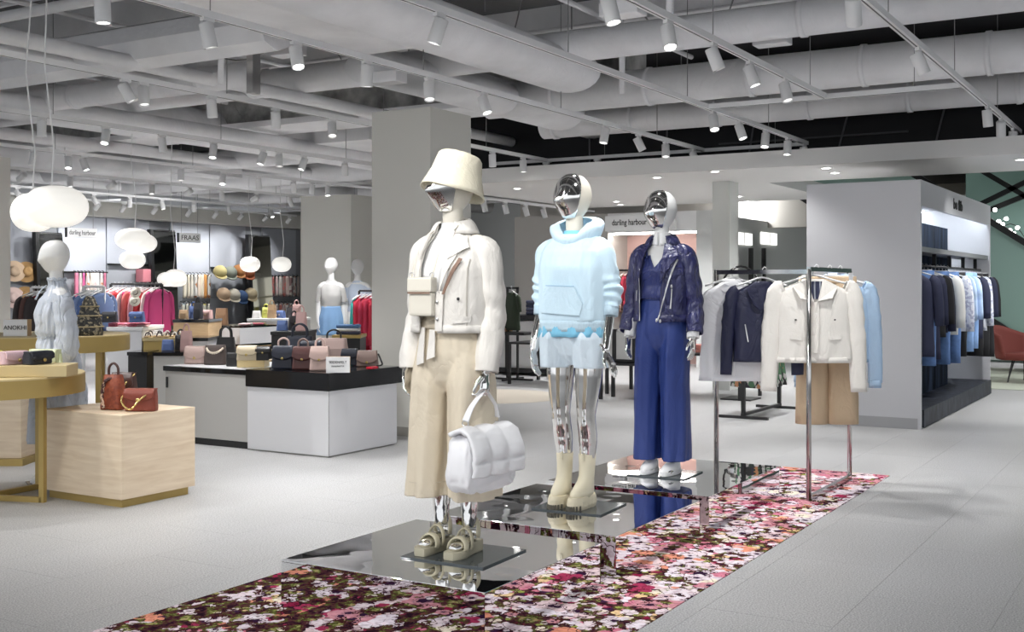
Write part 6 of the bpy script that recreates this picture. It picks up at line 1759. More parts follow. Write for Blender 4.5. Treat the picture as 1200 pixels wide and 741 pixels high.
T1, tu, tv = gold_table('front round gold table carrying the tray of small quilted bags', -20, 7.75, 0.65, 0.725, 0.855, (a0, a0+180, a0+75, a0+255), lw=0.036, rleg=rl0)
T2, t2u, t2v = gold_table('taller rear round gold table beside the pale blue dress mannequin', 58, 10.2, 0.68, 0.875, 1.02, (-62, 118, -50, 130), lw=0.045, rleg=0.45)
# tray and bags
tr_p = uvd(28, 7.55)
trt = thing('display_tray', 'pale gold tray holding three small quilted bags', 'tray', (tr_p[0], tr_p[1], 0.856), R(-59 + 90 - 90 + 6))
MB().bbox(-0.60, 0.31, -0.14, 0.14, 0.0, 0.075, 0.004).obj('tray_body', M_GOLDT, trt)
TB = Matrix.Translation((tr_p[0], tr_p[1], 0.856+0.076)) @ Matrix.Rotation(R(-59 + 6), 4, 'Z')
for x, m, lab in ((-0.235, mat('lemon_quilt', (0.66, 0.62, 0.10), .5, bump=.2, bscale=30), 'lemon yellow quilted bag on the gold tray'),
                  (-0.075, mat('pink_quilt', (0.66, 0.46, 0.50), .5, bump=.2, bscale=30), 'soft pink quilted bag in the middle of the gold tray'),
                  (0.085, mat('black_quilt', (0.012, 0.014, 0.022), .45, bump=.3, bscale=30), 'black quilted bag at the right of the gold tray')):
    p = TB @ Vector((x, 0, 0))
    b = handbag(lab, p, R(-59 + 6 + 62), 0.20, 0.095, 0.085, m, flap=0.75, handle=None, taper=0.95, group='small quilted bags on the tray')
pb = uvd(54, 7.85)
handbag('pale lime quilted bag standing behind the black one on front gold table', (pb[0], pb[1], 0.857), R(-59 - 14), 0.23, 0.09, 0.155, mat('lime_quilt', (0.60, 0.64, 0.40), .5, bump=.2, bscale=30), flap=0.75, handle='strap', taper=0.92)
# standing sign on the rear table
def block_sign(lab, loc, rz, w, h, lines, dep=0.07, side=M_OAK):
    t = thing('counter_sign', lab, 'sign', loc, rz)
    MB().bbox(-w/2, w/2, 0.0, dep, 0.0, h, 0.003).obj('wood_block', side, t)
    MB().box(-w/2, w/2, -0.004, -0.0005, 0.0, h).obj('face', M_SIGN, t)
    for (s, z, sz, sx) in lines:
        text(s, sz, M_INK, t, (0, -0.0065, z), (R(90), 0, 0), sx=sx)
    return t
ps = uvd(18, 9.75)
block_sign('white standing sign with black capitals on the rear gold table', (ps[0], ps[1], 1.021), R(-59 + 2), 0.20, 0.14, (('ANOKHI', 0.07, 0.052, 0.95),), 0.10)
# woven basket bag, tall and pointed
pw = uvd(105, 9.9)
wb = thing('woven_bag', 'tall dark woven basket bag standing on the rear gold table', 'handbag', (pw[0], pw[1], 1.021), 0.4)
M_WOV = mat_pattern('woven_dark', [(.02, .02, .02), (.05, .045, .035), (.28, .24, .16), (.02, .02, .02)], 60, rough=.6)
MB().lathe([(0.11, 0.0), (0.115, 0.05), (0.10, 0.14), (0.075, 0.24), (0.045, 0.32), (0.03, 0.34)], 20).obj('basket', M_WOV, wb, smooth=True)
for z, r in ((0.075, 0.115), (0.17, 0.096), (0.25, 0.075)):
    MB().tube([(r*cos(2*pi*k/28), r*sin(2*pi*k/28), z) for k in range(29)], [0.008 if k % 2 else 0.005 for k in range(29)], 6).obj('braid', mat('braid_tan', (0.35, 0.28, 0.16), .7), wb, smooth=True)
# birch block behind the tables
pq = uvd(-48, 9.2)
b2 = thing('wooden_block', 'birch display block with gold base half hidden behind front gold table', 'display cube', (pq[0], pq[1], 0), R(-59))
MB().bbox(-0.6, 0.5, 0.0, 0.5, 0.06, 0.62, 0.002).obj('block_body', M_WOOD, b2)
MB().box(-0.6, 0.52, -0.02, 0.5, 0.0, 0.058).obj('plinth', M_GOLD, b2)

# ------------------------------------------------------------------ mannequin in pale blue shirt dress
def mannequin_dress():
    q = G(66, 567)
    t = thing('mannequin', 'white mannequin in pale blue gathered dress between the gold tables', 'mannequin', (q.x, q.y, 0.0), R(-119))
    turn = R(-38)
    armL = [(0.142, 0.012, 1.432), (0.168, 0.03, 1.31), (0.185, 0.05, 1.16), (0.19, 0.03, 1.05), (0.19, 0.0, 0.95), (0.19, -0.02, 0.88)]
    armR = [(-0.142, 0.012, 1.432), (-0.168, 0.02, 1.31), (-0.185, 0.03, 1.16), (-0.19, 0.0, 1.05), (-0.19, -0.04, 0.95), (-0.19, -0.07, 0.88)]
    me = body_mesh('body', armL, armR, {}, {}, turn, R(3), voxel=0.006, lift=0.015)
    paint(me, [M_MANN], lambda c: 0)
    b = place(me, 'body', (0, 0, 0), 0, t)
    base_plate(t, 0.36, 0.36, 0, -0.02)
    def ga(ph, z):      # gathers that open out below the waist and blouse above it
        w = math.exp(-((z - 1.13)/0.07)**2)
        return 0.008*sin(ph*22 + 3*nz(0, ph, z*3))*(0.35 + w) + 0.020*sin(ph*9 + 1.0 + 2*nz(3, ph, z))*min(1, max(0, (1.1 - z)*2.2)) + 0.016*nz(cos(ph)*4, sin(ph)*4, z*7)
    S = Surf([(0.33, .25, .21, 0, 0.01), (0.7, .225, .19, 0, 0.01), (0.95, .195, .16, 0, 0.005), (1.08, .165, .135, 0, 0), (1.13, .140, .112, 0, -.004), (1.17, .168, .14, 0, -.006), (1.3, .176, .142, 0, -.01), (1.41, .168, .12, 0, 0), (1.46, .14, .092, 0, .008), (1.495, .10, .074, 0, .01), (1.53, .064, .062, 0, .006), (1.58, .060, .060, 0, 0)], 2.2, ga)
    d = S.shell(MB(), 0.33, 1.575, 60, 96).obj('dress', C_PALEBL, t, smooth=True, solid=0.003, label='pale blue linen shirt dress')
    for s in (1, -1):
        sleeve(MB(), [(0.09*s, 0.01, 1.45), (0.148*s, 0.02, 1.40), (0.178*s, 0.04, 1.27), (0.20*s, 0.05, 1.12), (0.202*s, 0.03, 1.02), (0.20*s, 0.0, 0.95)], [0.06, 0.078, 0.078, 0.085, 0.085, 0.045], 26, seed=3*s, a=0.010, crease=0.005, rings=36).obj('sleeve', C_PALEBL, d, smooth=True, solid=0.003)
        MB().tube([(0.20*s, 0.0, 0.955), (0.20*s, -0.005, 0.93), (0.20*s, -0.012, 0.895), (0.20*s, -0.018, 0.875)], [0.042, 0.045, 0.062, 0.07], 40, cap=False, fold=lambda q, ph: 0.008*q*sin(ph*12)).obj('ruffle_cuff', C_PALEBL, d, smooth=True, solid=0.003)
    MB().tube([S.pt(a, 1.13, 0.008) for a in [2*pi*k/60 for k in range(61)]], [0.006 if k % 2 else 0.004 for k in range(61)], 6).obj('waist_tie', C_PALEBL, d, smooth=True)
    MB().tube([(0.066*cos(a), 0.004 + 0.064*sin(a), 1.575 + 0.006*sin(a*9)) for a in [2*pi*k/60 for k in range(61)]], 0.010, 6).obj('ruffle_collar', C_PALEBL, d, smooth=True)
    for s in (-1, 1):
        MB().tube(crom([(0, -0.075, 1.53), (0.02*s, -0.12, 1.48), (0.03*s, -0.15, 1.42)], 8), 0.004, 6).obj('neck_tie', C_PALEBL, d, smooth=True)
    for s in (1, -1):
        trainer(t, (0.078*s, 0.0, 0.0), R(-3*s), s)
    return t, me
MD, ME_WHITEBODY = mannequin_dress()
MD.scale = (0.95, 0.95, 0.95)

# ------------------------------------------------------------------ grey and white counters
ct = thing('display_counter', 'white display counter with thick black glossy top carrying handbags', 'counter', (7.45, 6.28, 0))
MB().bbox(0, 0.96, 0, 0.92, 0.012, 0.56, 0.002).obj('body', M_WHITE, ct)
MB().box(0.004, 0.008, -0.003, 0.0, 0.012, 0.56).obj('corner_trim', M_STEEL, ct)
MB().box(0.02, 0.94, 0.02, 0.90, 0.0, 0.012).obj('plinth', M_GREYLAM, ct)
MB().bbox(-0.012, 1.03, -0.012, 0.935, 0.561, 0.712, 0.004).obj('top', M_BLACK, ct)
cg = thing('display_counter', 'grey display counter with thin black top next to the white one', 'counter', (7.49, 7.22, 0))
MB().bbox(0, 0.9, 0, 1.06, 0.06, 0.655, 0.002).obj('body', M_GREYLAM, cg)
MB().box(0.0, 0.9, 0.0, 1.04, 0.0, 0.06).obj('plinth', M_BLACK, cg)
MB().bbox(-0.01, 0.9, 0.0, 1.08, 0.656, 0.70, 0.003).obj('top', M_BLACK, cg)
MB().box(0.0, 0.88, 0.01, 1.07, 0.7005, 0.706).obj('top_sheet', M_WHITE, cg)
MB().box(-0.012, -0.002, 1.02, 1.04, 0.5, 0.6).obj('handle', M_BLACKM, cg)

FACE = R(31 - 90)                     # faces the camera
def on(px, py, z): return G(px, py, z)
BG = 'handbags on the counters'
blkL = mat('black_bag_leather', (0.012, 0.012, 0.013), .35); nvL = mat('navy_bag_leather', (0.016, 0.02, 0.035), .4)
brL = mat('chestnut_bag_leather', (0.085, 0.03, 0.028), .4); ppL = mat('powder_pink_leather', (0.55, 0.40, 0.36), .45)
tpL = mat('taupe_bag_leather', (0.26, 0.18, 0.155), .45); crL = mat('ecru_bag_leather', (0.62, 0.52, 0.36), .5); dbL = mat('umber_bag_leather', (0.07, 0.05, 0.045), .45)
def cbag(px, py, z, wpx, hpx, m, lab, **kw):
    p = on(px, py, z)
    d = p.x*CT + p.y*ST
    w = 1.08*wpx*d/CF; h = hpx*d/CF*kw.pop('hk', 1.08)
    dep = kw.pop('dep', 0.11)
    q = Vector((p.x + CT*dep*0.5, p.y + ST*dep*0.5, z + 0.001))
    return handbag(lab, q, FACE + kw.pop('rot', 0.0), w, dep, h, m, group=BG, **kw)
ZG, ZW = 0.707, 0.713
cbag(228, 427, ZG, 25, 19, ppL, 'powder pink flap bag at the left end of grey counter', flap=0.75, handle='strap')
cbag(251, 428, ZG, 25, 21, dbL, 'umber shoulder bag with thick pale rope handle on grey counter', flap=0.0, handle='rope', hm=mat('rope_cream', (0.6, .52, .42), .7))
cbag(263, 424, ZG, 24, 26, blkL, 'black backpack with two raised straps behind the umber bag', flap=0.0, handle='two', taper=0.75)
cbag(276, 430, ZG, 22, 15, blkL, 'small black box bag with zip at the front of grey counter', flap=0.0, handle='strap', taper=0.98, dep=0.09, hm=crL)
rs = on(300, 430, ZW)
ri = thing('riser_block', 'pale gold riser block between the small bags and the tall navy bag', 'riser', (rs.x+0.02, rs.y+0.06, ZG), FACE)
MB().bbox(-0.13, 0.12, -0.06, 0.16, 0.0, 0.07, 0.003).obj('block', M_GOLDT, ri)
cbag(289, 423, ZG+0.071, 24, 16, crL, 'ecru bag with rounded tan sides on the pale gold riser', flap=0.7, handle=None)
cbag(308, 423, ZG+0.071, 18, 15, blkL, 'small black bag with pale strap on pale gold riser', flap=0.5, handle='strap', hm=crL)
cbag(331, 433, ZW, 26, 25, nvL, 'tall navy flap bag, leftmost of three alike on black counter top', flap=0.62, handle='top', taper=0.8, hm=ppL, shape='flap')
cbag(354, 434, ZW, 24, 25, brL, 'tall chestnut flap bag, middle one of three on the black counter top', flap=0.62, handle='top', taper=0.8, hm=tpL)
cbag(374, 435, ZW, 23, 26, ppL, 'tall powder pink flap bag partly behind the counter sign', flap=0.62, handle='top', taper=0.8)
sgp = on(396, 437, ZW)
block_sign('white sign with thin grey capitals on the black counter corner', (sgp.x, sgp.y, ZW), FACE + R(2), 0.20, 0.135, (('SEIDENFELT', 0.088, 0.030, 0.95), ('MANUFAKTUR', 0.055, 0.018, 0.9)), 0.05)
cbag(390, 427.5, ZW, 34, 28, ppL, 'wide powder pink tote with black strap behind the counter sign', flap=0.0, handle='top', taper=0.8, hm=blkL, dep=0.14)
cbag(350, 427, ZW, 32, 30, nvL, 'large dark navy tote behind the chestnut flap bag', flap=0.0, handle='two', taper=0.85, dep=0.13)
cbag(364, 428.5, ZW, 24, 26, nvL, 'navy tote with folded top behind the powder pink bag', flap=0.3, handle=None, taper=0.9)
cbag(409, 429, ZW, 19, 18, nvL, 'slim navy bag between the sign and taupe saddle bag', flap=0.6, handle='strap')
cbag(430, 430, ZW, 24, 17, tpL, 'taupe saddle bag at the right end of black counter top', flap=0.85, handle='strap', hm=blkL)
p = on(436, 433, ZW)
tag(MB().bbox(-0.05, 0.05, -0.03, 0.03, 0.0, 0.02, 0.006).xf(Matrix.Translation((p.x+.04, p.y+.03, ZW+0.001))).obj('coin_purse', mat('purse_red', (0.5, 0.01, 0.03), .4)), 'tiny red purse beside the taupe saddle bag', 'purse')

# ------------------------------------------------------------------ tables and counters further back
def back_counter(name, lab, px0, px1, pyt, d, dep, ztop, m, topm=M_BLACK, bands=(), rz=0.0, cat='counter'):
    u0, v0 = uvd((px0+px1)/2, d)
    w = (px1 - px0)*d/CF
    t = thing(name, lab, cat, (u0, v0, 0), rz + FACE)
    MB().bbox(-w/2, w/2, 0, dep, 0.06, ztop - 0.04, 0.002).obj('body', m, t)
    MB().box(-w/2 + 0.02, w/2 - 0.02, 0.02, dep, 0, 0.06).obj('plinth', M_BLACK, t)
    MB().bbox(-w/2 - 0.01, w/2 + 0.01, -0.01, dep + 0.01, ztop - 0.039, ztop, 0.003).obj('top', topm, t)
    return t
# octagon-like white and wood counter
oc = thing('display_counter', 'white and tan wood counter with black edge behind the small black bags', 'counter', (11.75, 11.5, 0))
MB().box(0, 0.72, 0, 0.68, 0.0, 0.60).obj('lower_body', M_OAK, oc); MB().box(-0.02, 0.74, -0.02, 0.70, 0.601, 0.63).obj('black_band', M_BLACK, oc)
MB().bbox(-0.03, 0.75, -0.03, 0.71, 0.631, 0.86, 0.002).obj('white_body', M_WHITE, oc); MB().box(-0.03, 0.75, -0.03, 0.71, 0.861, 0.885).obj('top', M_BLACK, oc)
def mid(px, py, d): return PD(px, py, d)
c1 = back_counter('display_counter', 'pale grey counter under the pink clothes with pink folded tops', 126, 166, 379, 13.0, 0.8, 0.98, M_WHITE, M_SIGN)
c2 = back_counter('display_counter', 'dark topped grey counter left of the grey bag counter', 180, 222, 400, 12.2, 0.7, 0.74, M_GREYLAM)
c3 = back_counter('display_counter', 'black fronted white block beside the birch topped shelves', 214, 243, 391, 13.4, 0.6, 0.84, M_WHITE, M_BLACK)
c4 = back_counter('display_counter', 'tan wood counter with dark top below the cream scarves', 203, 244, 372, 15.2, 0.7, 1.0, M_OAK, M_BLACK)
c5 = back_counter('display_counter', 'long white table top below the pale pink scarves', 290, 352, 372, 18.4, 0.9, 0.92, M_GREYLAM, M_SIGN)
c6 = back_counter('display_counter', 'black table behind the big handbags with dark folded goods', 318, 358, 384, 13.2, 0.7, 0.92, M_BLACKM, M_BLACKM)
c7 = back_counter('display_counter', 'gold shelf box with strappy sandals beside the wood counter', 168, 207, 402, 13.0, 0.5, 0.86, M_GOLD, M_GOLDT)
c8 = back_counter('display_counter', 'dark glossy plinth under the pale grey counter', 150, 172, 402, 12.6, 0.4, 0.72, M_BLACKM, M_BLACK)
pinkf = [mat('hot_pink_fold', (0.62, 0.16, 0.22), .8), mat('pale_pink_fold', (0.66, 0.42, 0.44), .8)]
def on_counter(t, x, y, z): return t.matrix_basis @ Vector((x, y, z))
for i in range(4):
    p = on_counter(c1, -0.16 + i*0.11, 0.15, 0.981)
    fold_stack('%s pink folded top from the left on pale grey counter' % ORD[i], p, [pinkf[i % 2], pinkf[0]], 2, 0.10, 0.2, FACE + pi/2, 0.022)
# sandals as paired straps in the gold shelf box
for i in range(6):
    p = on_counter(c7, -0.15 + i*0.06, 0.08 + 0.05*(i % 2), 0.861)
    t = thing('sandal', '%s strappy sandal from the left on gold shelf box' % ORD[i], 'sandal', p, FACE + 0.3*sin(i), 'sandals on the gold shelf')
    MB().bbox(-0.025, 0.025, -0.10, 0.10, 0.0, 0.018, 0.006).obj('sole', mat('sandal_tan', (0.5, .36, .2), .6), t)
    MB().tube([(0.03*cos(a), -0.04, 0.01 + 0.045*sin(a)) for a in [pi*k/8 for k in range(9)]], 0.008, 6).obj('strap', C_TEE if i % 2 else mat('dk_strap', (.05, .04, .04), .5), t)
    MB().tube([(0.03*cos(a), 0.05, 0.01 + 0.06*sin(a)) for a in [pi*k/8 for k in range(9)]], 0.007, 6).obj('strap', C_TEE if i % 2 else MATS['dk_strap'], t)
colb = [mat('b_white', (.66, .64, .62), .6), mat('b_rose', (.55, .35, .33), .6), mat('b_dark', (.03, .03, .035), .5), mat('b_blue', (.10, .16, .36), .6), mat('b_tan', (.42, .28, .16), .6), mat('b_lime', (.45, .46, .10), .6)]
def small_goods(cnt, n, z, w, names, labtail, y=0.25):
    for i in range(n):
        x = lerp(-w/2, w/2, (i + .5)/n)
        p = on_counter(cnt, x, y + 0.1*sin(i*2.1), z)
        handbag('%s %s from the left %s' % (ORD[i], names, labtail), p, FACE + 0.4*sin(i*1.7), 0.7*w/n + 0.05, 0.09, 0.12 + 0.05*(i % 3), colb[(i*5 + n) % 6], flap=0.6 if i % 2 else 0.0, handle='top' if i % 3 else None, group='small bags on far counters')
small_goods(c2, 3, 0.741, 0.34, 'small bag', 'on the dark topped grey counter')
small_goods(c4, 4, 1.001, 0.44, 'small bag', 'on the tan wood counter')
small_goods(c5, 6, 0.921, 0.8, 'small bag', 'on the long white table')
small_goods(c6, 3, 0.921, 0.36, 'dark bag', 'on the black table behind big handbags')
tote = on_counter(oc, 0.1, 0.45, 0.886)
handbag('tan shopper tote standing on the white and wood counter', tote, FACE, 0.18, 0.1, 0.24, mat('tan_tote', (.42, .25, .14), .6), flap=0, handle=None, taper=0.9)
for i in range(4):
    p = on_counter(oc, 0.22 + i*0.13, 0.12 + 0.08*(i % 2), 0.886)
    fold_stack('%s bright folded scarf from the left on white and wood counter' % ORD[i], p, [(pinkf[1], colb[0], pinkf[0], colb[4])[i]], 1, 0.11, 0.16, FACE, 0.03)
hb = on(195, 386, 0.86)
cap0 = on_counter(c8, 0.0, 0.1, 0.721)
def hat(lab, loc, m, r=0.17, tilt=0.0, face=None, crown=0.09, group='hats', cap=False):
    t = thing('cap' if cap else 'hat', lab, 'cap' if cap else 'hat', loc, 0, group)
    t.rotation_euler = (tilt, 0, face if face is not None else FACE)
    if cap:
        MB().lathe([(0.085, 0.0), (0.09, 0.03), (0.08, 0.07), (0.05, 0.10), (0.0, 0.108)], 20, cap0=False, cap1=False).obj('crown', m, t, smooth=True)
        MB().prism([(0.08*cos(a), -0.04 - 0.09*sin(a)) for a in [pi*k/12 for k in range(13)]], 0.0, 0.008).obj('peak', m, t)
    else:
        MB().lathe([(r, 0.0), (r*0.75, 0.008), (r*0.5, 0.012), (r*0.46, crown*0.6), (r*0.40, crown*0.95), (r*0.2, crown*0.92), (0.0, crown*0.85)], 26, cap0=False, cap1=False).obj('brim_and_crown', m, t, smooth=True)
        MB().lathe([(r*0.505, 0.012), (r*0.495, 0.04)], 26, cap0=False, cap1=False).obj('band', mat('hat_band', (.10, .06, .04), .7), t, smooth=True)
    return t

# ------------------------------------------------------------------ goods on the accessories wall
def wallp(px, py, v=WV - 0.14):
    k = (px - CX0)/CF; d = v/(ST - k*CT)
    return PD(px, py, d)
straw = mat('straw', (.45, .27, .11), .85, bump=.3, bscale=80); straw2 = mat('pale_straw', (.62, .46, .32), .85, bump=.3, bscale=80); blush = mat('blush_felt', (.66, .50, .46), .85)
for px, py, m, lab in ((17, 318, straw2, 'pale straw hat, upper left on the accessories wall'), (31, 319, straw, 'brown straw hat, upper right beside the tall mirror'),
                       (16, 349, blush, 'blush pink hat, lower left on accessories wall'), (30, 348, straw, 'brown straw hat, lower right beside the tall mirror')):
    hat(lab, wallp(px, py, WV - 0.25), m, r=0.22, tilt=R(80), face=R(-20), crown=0.13, group='straw hats on the wall')
for px, py, m, lab in ((252, 321, mat('c_olive', (.42, .36, .16), .8), 'olive yellow cap on the upper hat rail'), (264, 322, mat('c_grey', (.22, .24, .2), .8), 'grey green cap on the upper hat rail'),
                       (274, 320, mat('c_tan', (.45, .2, .07), .8), 'tan cap on the upper hat rail'), (285, 322, mat('c_rust', (.28, .08, .03), .8), 'rust brown cap beside the mirror on upper hat rail'),
                       (256, 347, mat('c_beige', (.5, .36, .24), .8), 'beige knitted hat on the lower hat rail'), (268, 348, mat('c_white', (.64, .6, .5), .8), 'off-white hat on the lower hat rail'),
                       (277, 350, mat('c_blue', (.06, .12, .26), .8), 'denim blue cap on the lower hat rail'), (288, 347, mat('c_cream', (.6, .5, .32), .8), 'cream straw cap by the mirror on lower hat rail')):
    t = hat(lab, wallp(px, py, WV - 0.3), m, tilt=R(35), face=R(-20), cap=True, group='caps on the wall'); t.scale = (1.9, 1.9, 1.9); t.location.y -= 0.15
def scarf(lab, px, py0, py1, m, i, grp, wpx=4.0, v=WV - 0.2):
    a = wallp(px, py0, v); b = wallp(px, py1, v); d = a.x*CT + a.y*ST
    w = wpx*d/CF; L = a.z - b.z
    rows = []
    for r in range(9):
        q = r/8
        rows.append([Vector((0.5*w*s*(0.55 + 0.45*min(1, q*3)), -0.05 - 0.02*sin(s*7 + i), -L*q + 0.02*sin(s*3 + i)*q)) for s in (-1, -.6, -.2, .2, .6, 1)])
    o = MB().grid(rows).obj('scarf', m, None, smooth=True, solid=0.03)
    o.location = a
    tag(o, lab, 'scarf', grp)
    MB().tube([(0, -0.05, 0.0), (0, -0.02, 0.04), (0, 0.05, 0.05)], 0.008, 5).obj('hook', M_BLACKM, o)
pk = [(.62, .2, .3), (.66, .5, .5), (.62, .12, .3), (.62, .25, .12), (.66, .58, .52), (.6, .1, .25), (.68, .66, .64), (.62, .3, .4)]
for i in range(9):
    m = mat_pattern('scarf_pink%d' % (i % 4), [pk[i % 8], pk[(i+3) % 8], pk[i % 8], (.68, .6, .58)], 9) if i % 2 else mat('scarf_pinkp%d' % (i % 8), pk[i % 8], .85)
    scarf('%s pink toned scarf from the left, beside the tall mirror' % ORD[i], 88 + i*4.1, 320, 350, m, i, 'pink scarves on the wall')
cm = [(.66, .6, .48), (.7, .66, .58), (.62, .6, .56), (.66, .55, .45), (.6, .28, .08), (.35, .15, .06)]
for i in range(8):
    m = mat_pattern('scarf_cream%d' % (i % 4), [cm[min(5, i*6//8)], cm[(i+2) % 6], cm[min(5, i*6//8)]], 9) if i % 2 else mat('scarf_creamp%d' % i, cm[min(5, i*6//8)], .85)
    scarf('%s cream to orange scarf from the left, upper row by the caps' % ORD[i], 215 + i*4.0, 322, 349, m, i, 'cream scarves on the wall')
lw = [(.45, .4, .12), (.5, .45, .4), (.25, .3, .3), (.6, .56, .5), (.4, .3, .16), (.3, .12, .08), (.55, .5, .3), (.12, .12, .12)]
for i in range(8):
    scarf('%s patterned scarf from the left, lower row by the caps' % ORD[i], 213 + i*4.2, 356, 378, mat_pattern('scarf_low%d' % i, [lw[i], lw[(i+2) % 8], lw[(i+5) % 8], (.6, .58, .5)], 11), i, 'patterned scarves on the wall')
pp = [(.6, .48, .44), (.34, .2, .2), (.64, .6, .58), (.66, .55, .52), (.6, .2, .18), (.66, .5, .5), (.68, .64, .6), (.42, .26, .24)]
for i in range(9):
    scarf('%s pale pink scarf from the left, upper row right of the mirror' % ORD[i], 314 + i*4.2, 324, 347, mat_pattern('scarf_pp%d' % (i % 8), [pp[i % 8], pp[i % 8], pp[(i+3) % 8]], 10), i, 'pale pink scarves on the wall')
    scarf('%s mixed scarf from the left, lower row right of the mirror' % ORD[i], 314 + i*4.2, 356, 376, mat_pattern('scarf_pl%d' % (i % 8), [pp[(i+4) % 8], lw[i % 8], pp[(i+1) % 8]], 11), i, 'mixed scarves on the wall')
p = wallp(167, 331)
tag(MB().bbox(-0.2, 0.2, -0.25, 0.0, 0.0, 0.3, 0.02).xf(Matrix.Translation(p)).obj('shelf_box', mat('pink_box', (.62, .22, .26), .6)), 'pink box on the wall rail above the pink clothes', 'box')
# hanging brand signs
def hang_sign(lab, pxc, pyc, wpx, hpx, txt, d, size, sx=1.0):
    p = PD(pxc, pyc, d); w = 1.08*wpx*d/CF; h = hpx*d/CF
    t = thing('hanging_sign', lab, 'sign', p, R(-6), 'hanging brand signs')
    MB().bbox(-w/2, w/2, -0.02, 0.02, -h/2, h/2, 0.003).obj('panel', M_SIGN, t)
    MB().box(-w/2 - 0.012, -w/2, -0.022, 0.05, -h/2, h/2).obj('edge', M_BLACKM, t)
    text(txt, size, M_INK, t, (0, -0.022, 0), (R(90), 0, 0), sx=sx)
    for s in (-1, 1):
        MB().tube([(s*w*0.38, 0, h/2), (s*w*0.38, 0, 4.5 - p.z)], 0.005, 5).obj('wire', M_WIRE, t)
hang_sign('hanging white sign with lower case lettering, left one before the blue grey panels', 96, 273, 36, 11, 'darling harbour', 22.7, 0.13, .72)
hang_sign('hanging white sign with five black capitals, right one before the blue grey panels', 222, 279, 28, 11, 'FRAAS', 25.0, 0.15, 1.1)

# ------------------------------------------------------------------ pink clothes rails
def rail_row(lab, cat, pxa, pxb, py, d, n, mats, L, grp, w=0.42, sl=0.45, frame=M_BLACKM, flab=None, jit=0.0, height=None):
    a = PD(pxa, py, d); b = PD(pxb, py, d)
    t = thing('clothes_rail', flab, 'clothes rail', ((a.x+b.x)/2, (a.y+b.y)/2, 0), FACE)
    W2 = (b - a).length/2
    MB().tube([(-W2, 0, a.z), (W2, 0, a.z)], 0.014, 8).obj('rail', frame, t)
    for s in (-1, 1):
        MB().box(s*W2-0.015, s*W2+0.015, -0.015, 0.015, 0.03, a.z).obj('post', frame, t)
        MB().box(s*W2-0.02, s*W2+0.02, -0.25, 0.25, 0.0, 0.03).obj('foot', frame, t)
    for i in range(n):
        p = a.lerp(b, (i + .7)/(n + .4))
        hang_thing('top', 'hanging_garment', cat, '%s %s' % (ORD[i], lab), (p.x, p.y, p.z + 0.012), FACE + R(62 + 8*sin(i*2.0)), mats[i % len(mats)], grp, det=0, w=w, L=L*(1 + 0.12*sin(i*1.3)), sl=sl, seed=i*1.9, th=0.05)
    return t
pinkm = [mat('g_coral', (.55, .13, .12), .8), mat('g_rose', (.6, .26, .3), .8), mat_pattern('g_pinkstripe', [(.6, .2, .22), (.66, .5, .5)], 24, kind='sx'), mat('g_red', (.5, .03, .04), .8), mat('g_blush', (.66, .46, .46), .8), mat('g_mag', (.5, .05, .18), .8)]
rail_row('pink or red top from the left on the pink clothes rail', 'top', 130, 190, 333, 15.5, 12, pinkm, .62, 'pink clothes on the rail', flab='black clothes rail of pink and red tops left of the lumpy lamp')
bluem = [mat_pattern('g_bluefl', [(.04, .08, .2), (.5, .55, .62), (.06, .12, .28)], 22), mat('g_denim', (.1, .15, .28), .8), mat('g_wht', (.66, .66, .66), .8)]
rail_row('blue or white top from the left on white rail beside dress mannequin', 'top', 98, 122, 336, 13.2, 5, bluem, .6, 'blue clothes on the white rail', frame=M_SIGN, flab='white clothes rail with blue patterned tops right of the dress mannequin')
darkm = [mat('g_dark1', (.05, .04, .04), .8), mat('g_dark2', (.12, .06, .05), .8), mat('g_red2', (.3, .03, .04), .8)]
rail_row('dark top from the left on white rail behind dress mannequin shoulder', 'top', 37, 56, 337, 13.5, 4, darkm, .6, 'dark clothes on the white rail', frame=M_SIGN, flab='white clothes rail with dark tops left of the dress mannequin')
rl3 = rail_row('red trouser leg from the left on the rail beside beige column', 'trousers', 421, 447, 341, 16.5, 6, [mat('g_scarlet', (.48, .02, .05), .75), mat('g_scarlet2', (.42, .02, .06), .75)], .88, 'red garments beside the column', sl=0.0, w=0.4, flab='black clothes rail with red garments beside the beige column')
p = PD(419, 342, 16.7)
hang_thing('top', 'teal_top', 'top', 'teal garment at the left end of the red garments', (p.x, p.y, p.z), FACE + R(70), mat('g_teal', (.03, .33, .30), .8), None, det=0, w=.4, L=.9, sl=0, seed=4)
# two white hats on the pink rail
for px, py, lab in ((159, 343, 'upper white sun hat in front of the pink tops'), (158, 353, 'lower white sun hat in front of the pink tops')):
    hat(lab, PD(px, py, 15.0), mat('white_straw', (.68, .64, .54), .8), r=0.055*1.3, tilt=R(78), face=FACE, crown=0.06, group='sun hats on the pink rail')
for px, py, m, lab in ((129, 373, colb[2], 'black cap on the counter below the pink tops'), (161, 371, colb[3], 'blue striped bag on counter below the pink tops')):
    handbag(lab, PD(px, 378, 13.05), FACE, .17, .12, .12, m, flap=.6, handle=None)
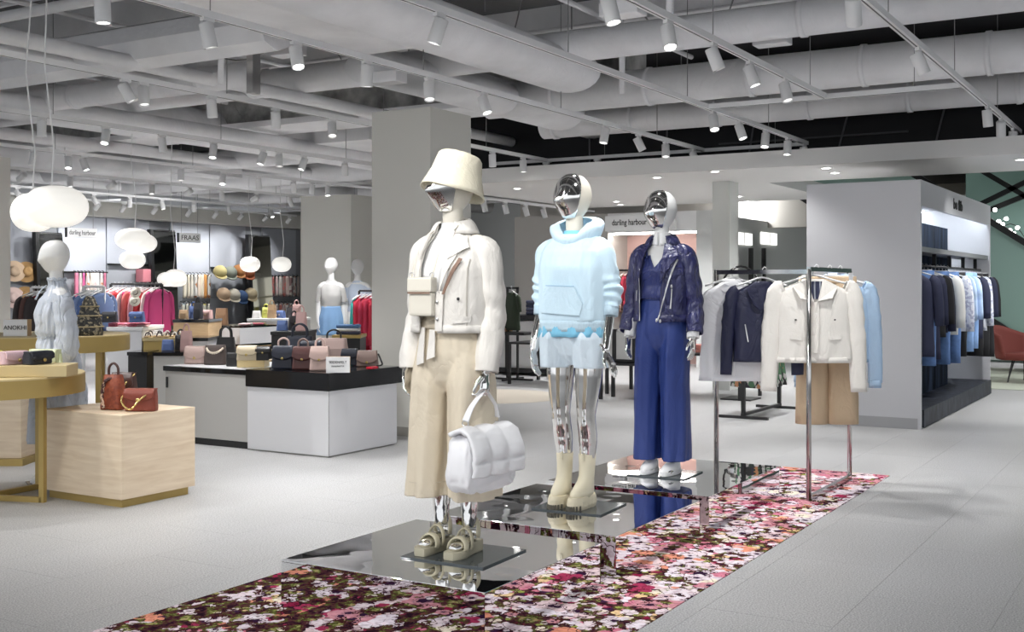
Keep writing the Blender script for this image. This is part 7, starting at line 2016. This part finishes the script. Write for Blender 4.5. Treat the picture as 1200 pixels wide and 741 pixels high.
# dark box seen between wall and column
# ------------------------------------------------------------------ two white mannequins by the second column
def small_mann(lab, px, d, rz, top, bottom, skirt, hem, lab2):
    u, v = uvd(px, d)
    t = thing('mannequin', lab, 'mannequin', (u, v, 0.0), rz, 'white mannequins by the column')
    place(ME_WHITEBODY, 'body', (0, 0, 0), 0, t)
    S = Surf([(1.02, .165, .13, 0, 0), (1.13, .140, .112, 0, -.004), (1.3, .16, .135, 0, -.01), (1.41, .158, .112, 0, 0), (1.46, .135, .088, 0, .008), (1.495, .098, .07, 0, .01), (1.53, .064, .062, 0, .006)], 2.2, wr(4, .006))
    o = S.shell(MB(), 1.04, 1.53, 16, 30).obj('top', top, t, smooth=True, solid=.003, label=lab2)
    for s in (1, -1):
        sleeve(MB(), [(0.09*s, 0.01, 1.44), (0.148*s, 0.02, 1.39), (0.175*s, 0.04, 1.28), (0.19*s, 0.05, 1.20)], [0.06, 0.07, 0.066, 0.06], 14, seed=s, rings=12).obj('sleeve', top, o, smooth=True, solid=.003)
    if skirt:
        Surf([(hem, .21, .18, 0, 0), (0.95, .19, .155, 0, 0), (1.1, .15, .125, 0, 0), (1.15, .14, .116, 0, 0)], 2.2, lambda ph, z: .012*sin(ph*11)*max(0, 1.12-z)*3).shell(MB(), hem, 1.14, 14, 60).obj('skirt', bottom, t, smooth=True, solid=.003)
    else:
        mb = MB(); wide_legs(mb, 1.10, 0.86, hem, .175, .14, .11, .10, 3.0, pleat=.006, n=20); mb.obj('trousers', bottom, t, smooth=True)
    base_plate(t, .34, .34)
small_mann('small white mannequin in grey blouse and light denim skirt by the column', 388, 17.4, FACE + R(8), mat('grey_blouse', (.50, .49, .48), .8), mat('denim_skirt', (.20, .35, .58), .8), True, .70, 'grey patterned blouse')
small_mann('small white mannequin in pale blue jumper and white trousers by the column', 419, 18.3, FACE + R(8), mat('ice_jumper', (.50, .57, .68), .85), mat('white_jean', (.66, .66, .66), .8), False, .12, 'pale blue jumper')
c9 = back_counter('display_counter', 'low table with navy and white folded knits under the two small mannequins', 390, 422, 392, 15.0, 0.6, 0.80, M_BLACKM, M_GOLD)
fold_stack('navy and white folded knit on low table', on_counter(c9, 0.0, 0.2, 0.801), [navyf, mat('fold_white', (.6, .62, .66), .8), mat('fold_blue', (.08, .16, .32), .8)], 3, 0.3, 0.22, FACE + pi/2, 0.045)
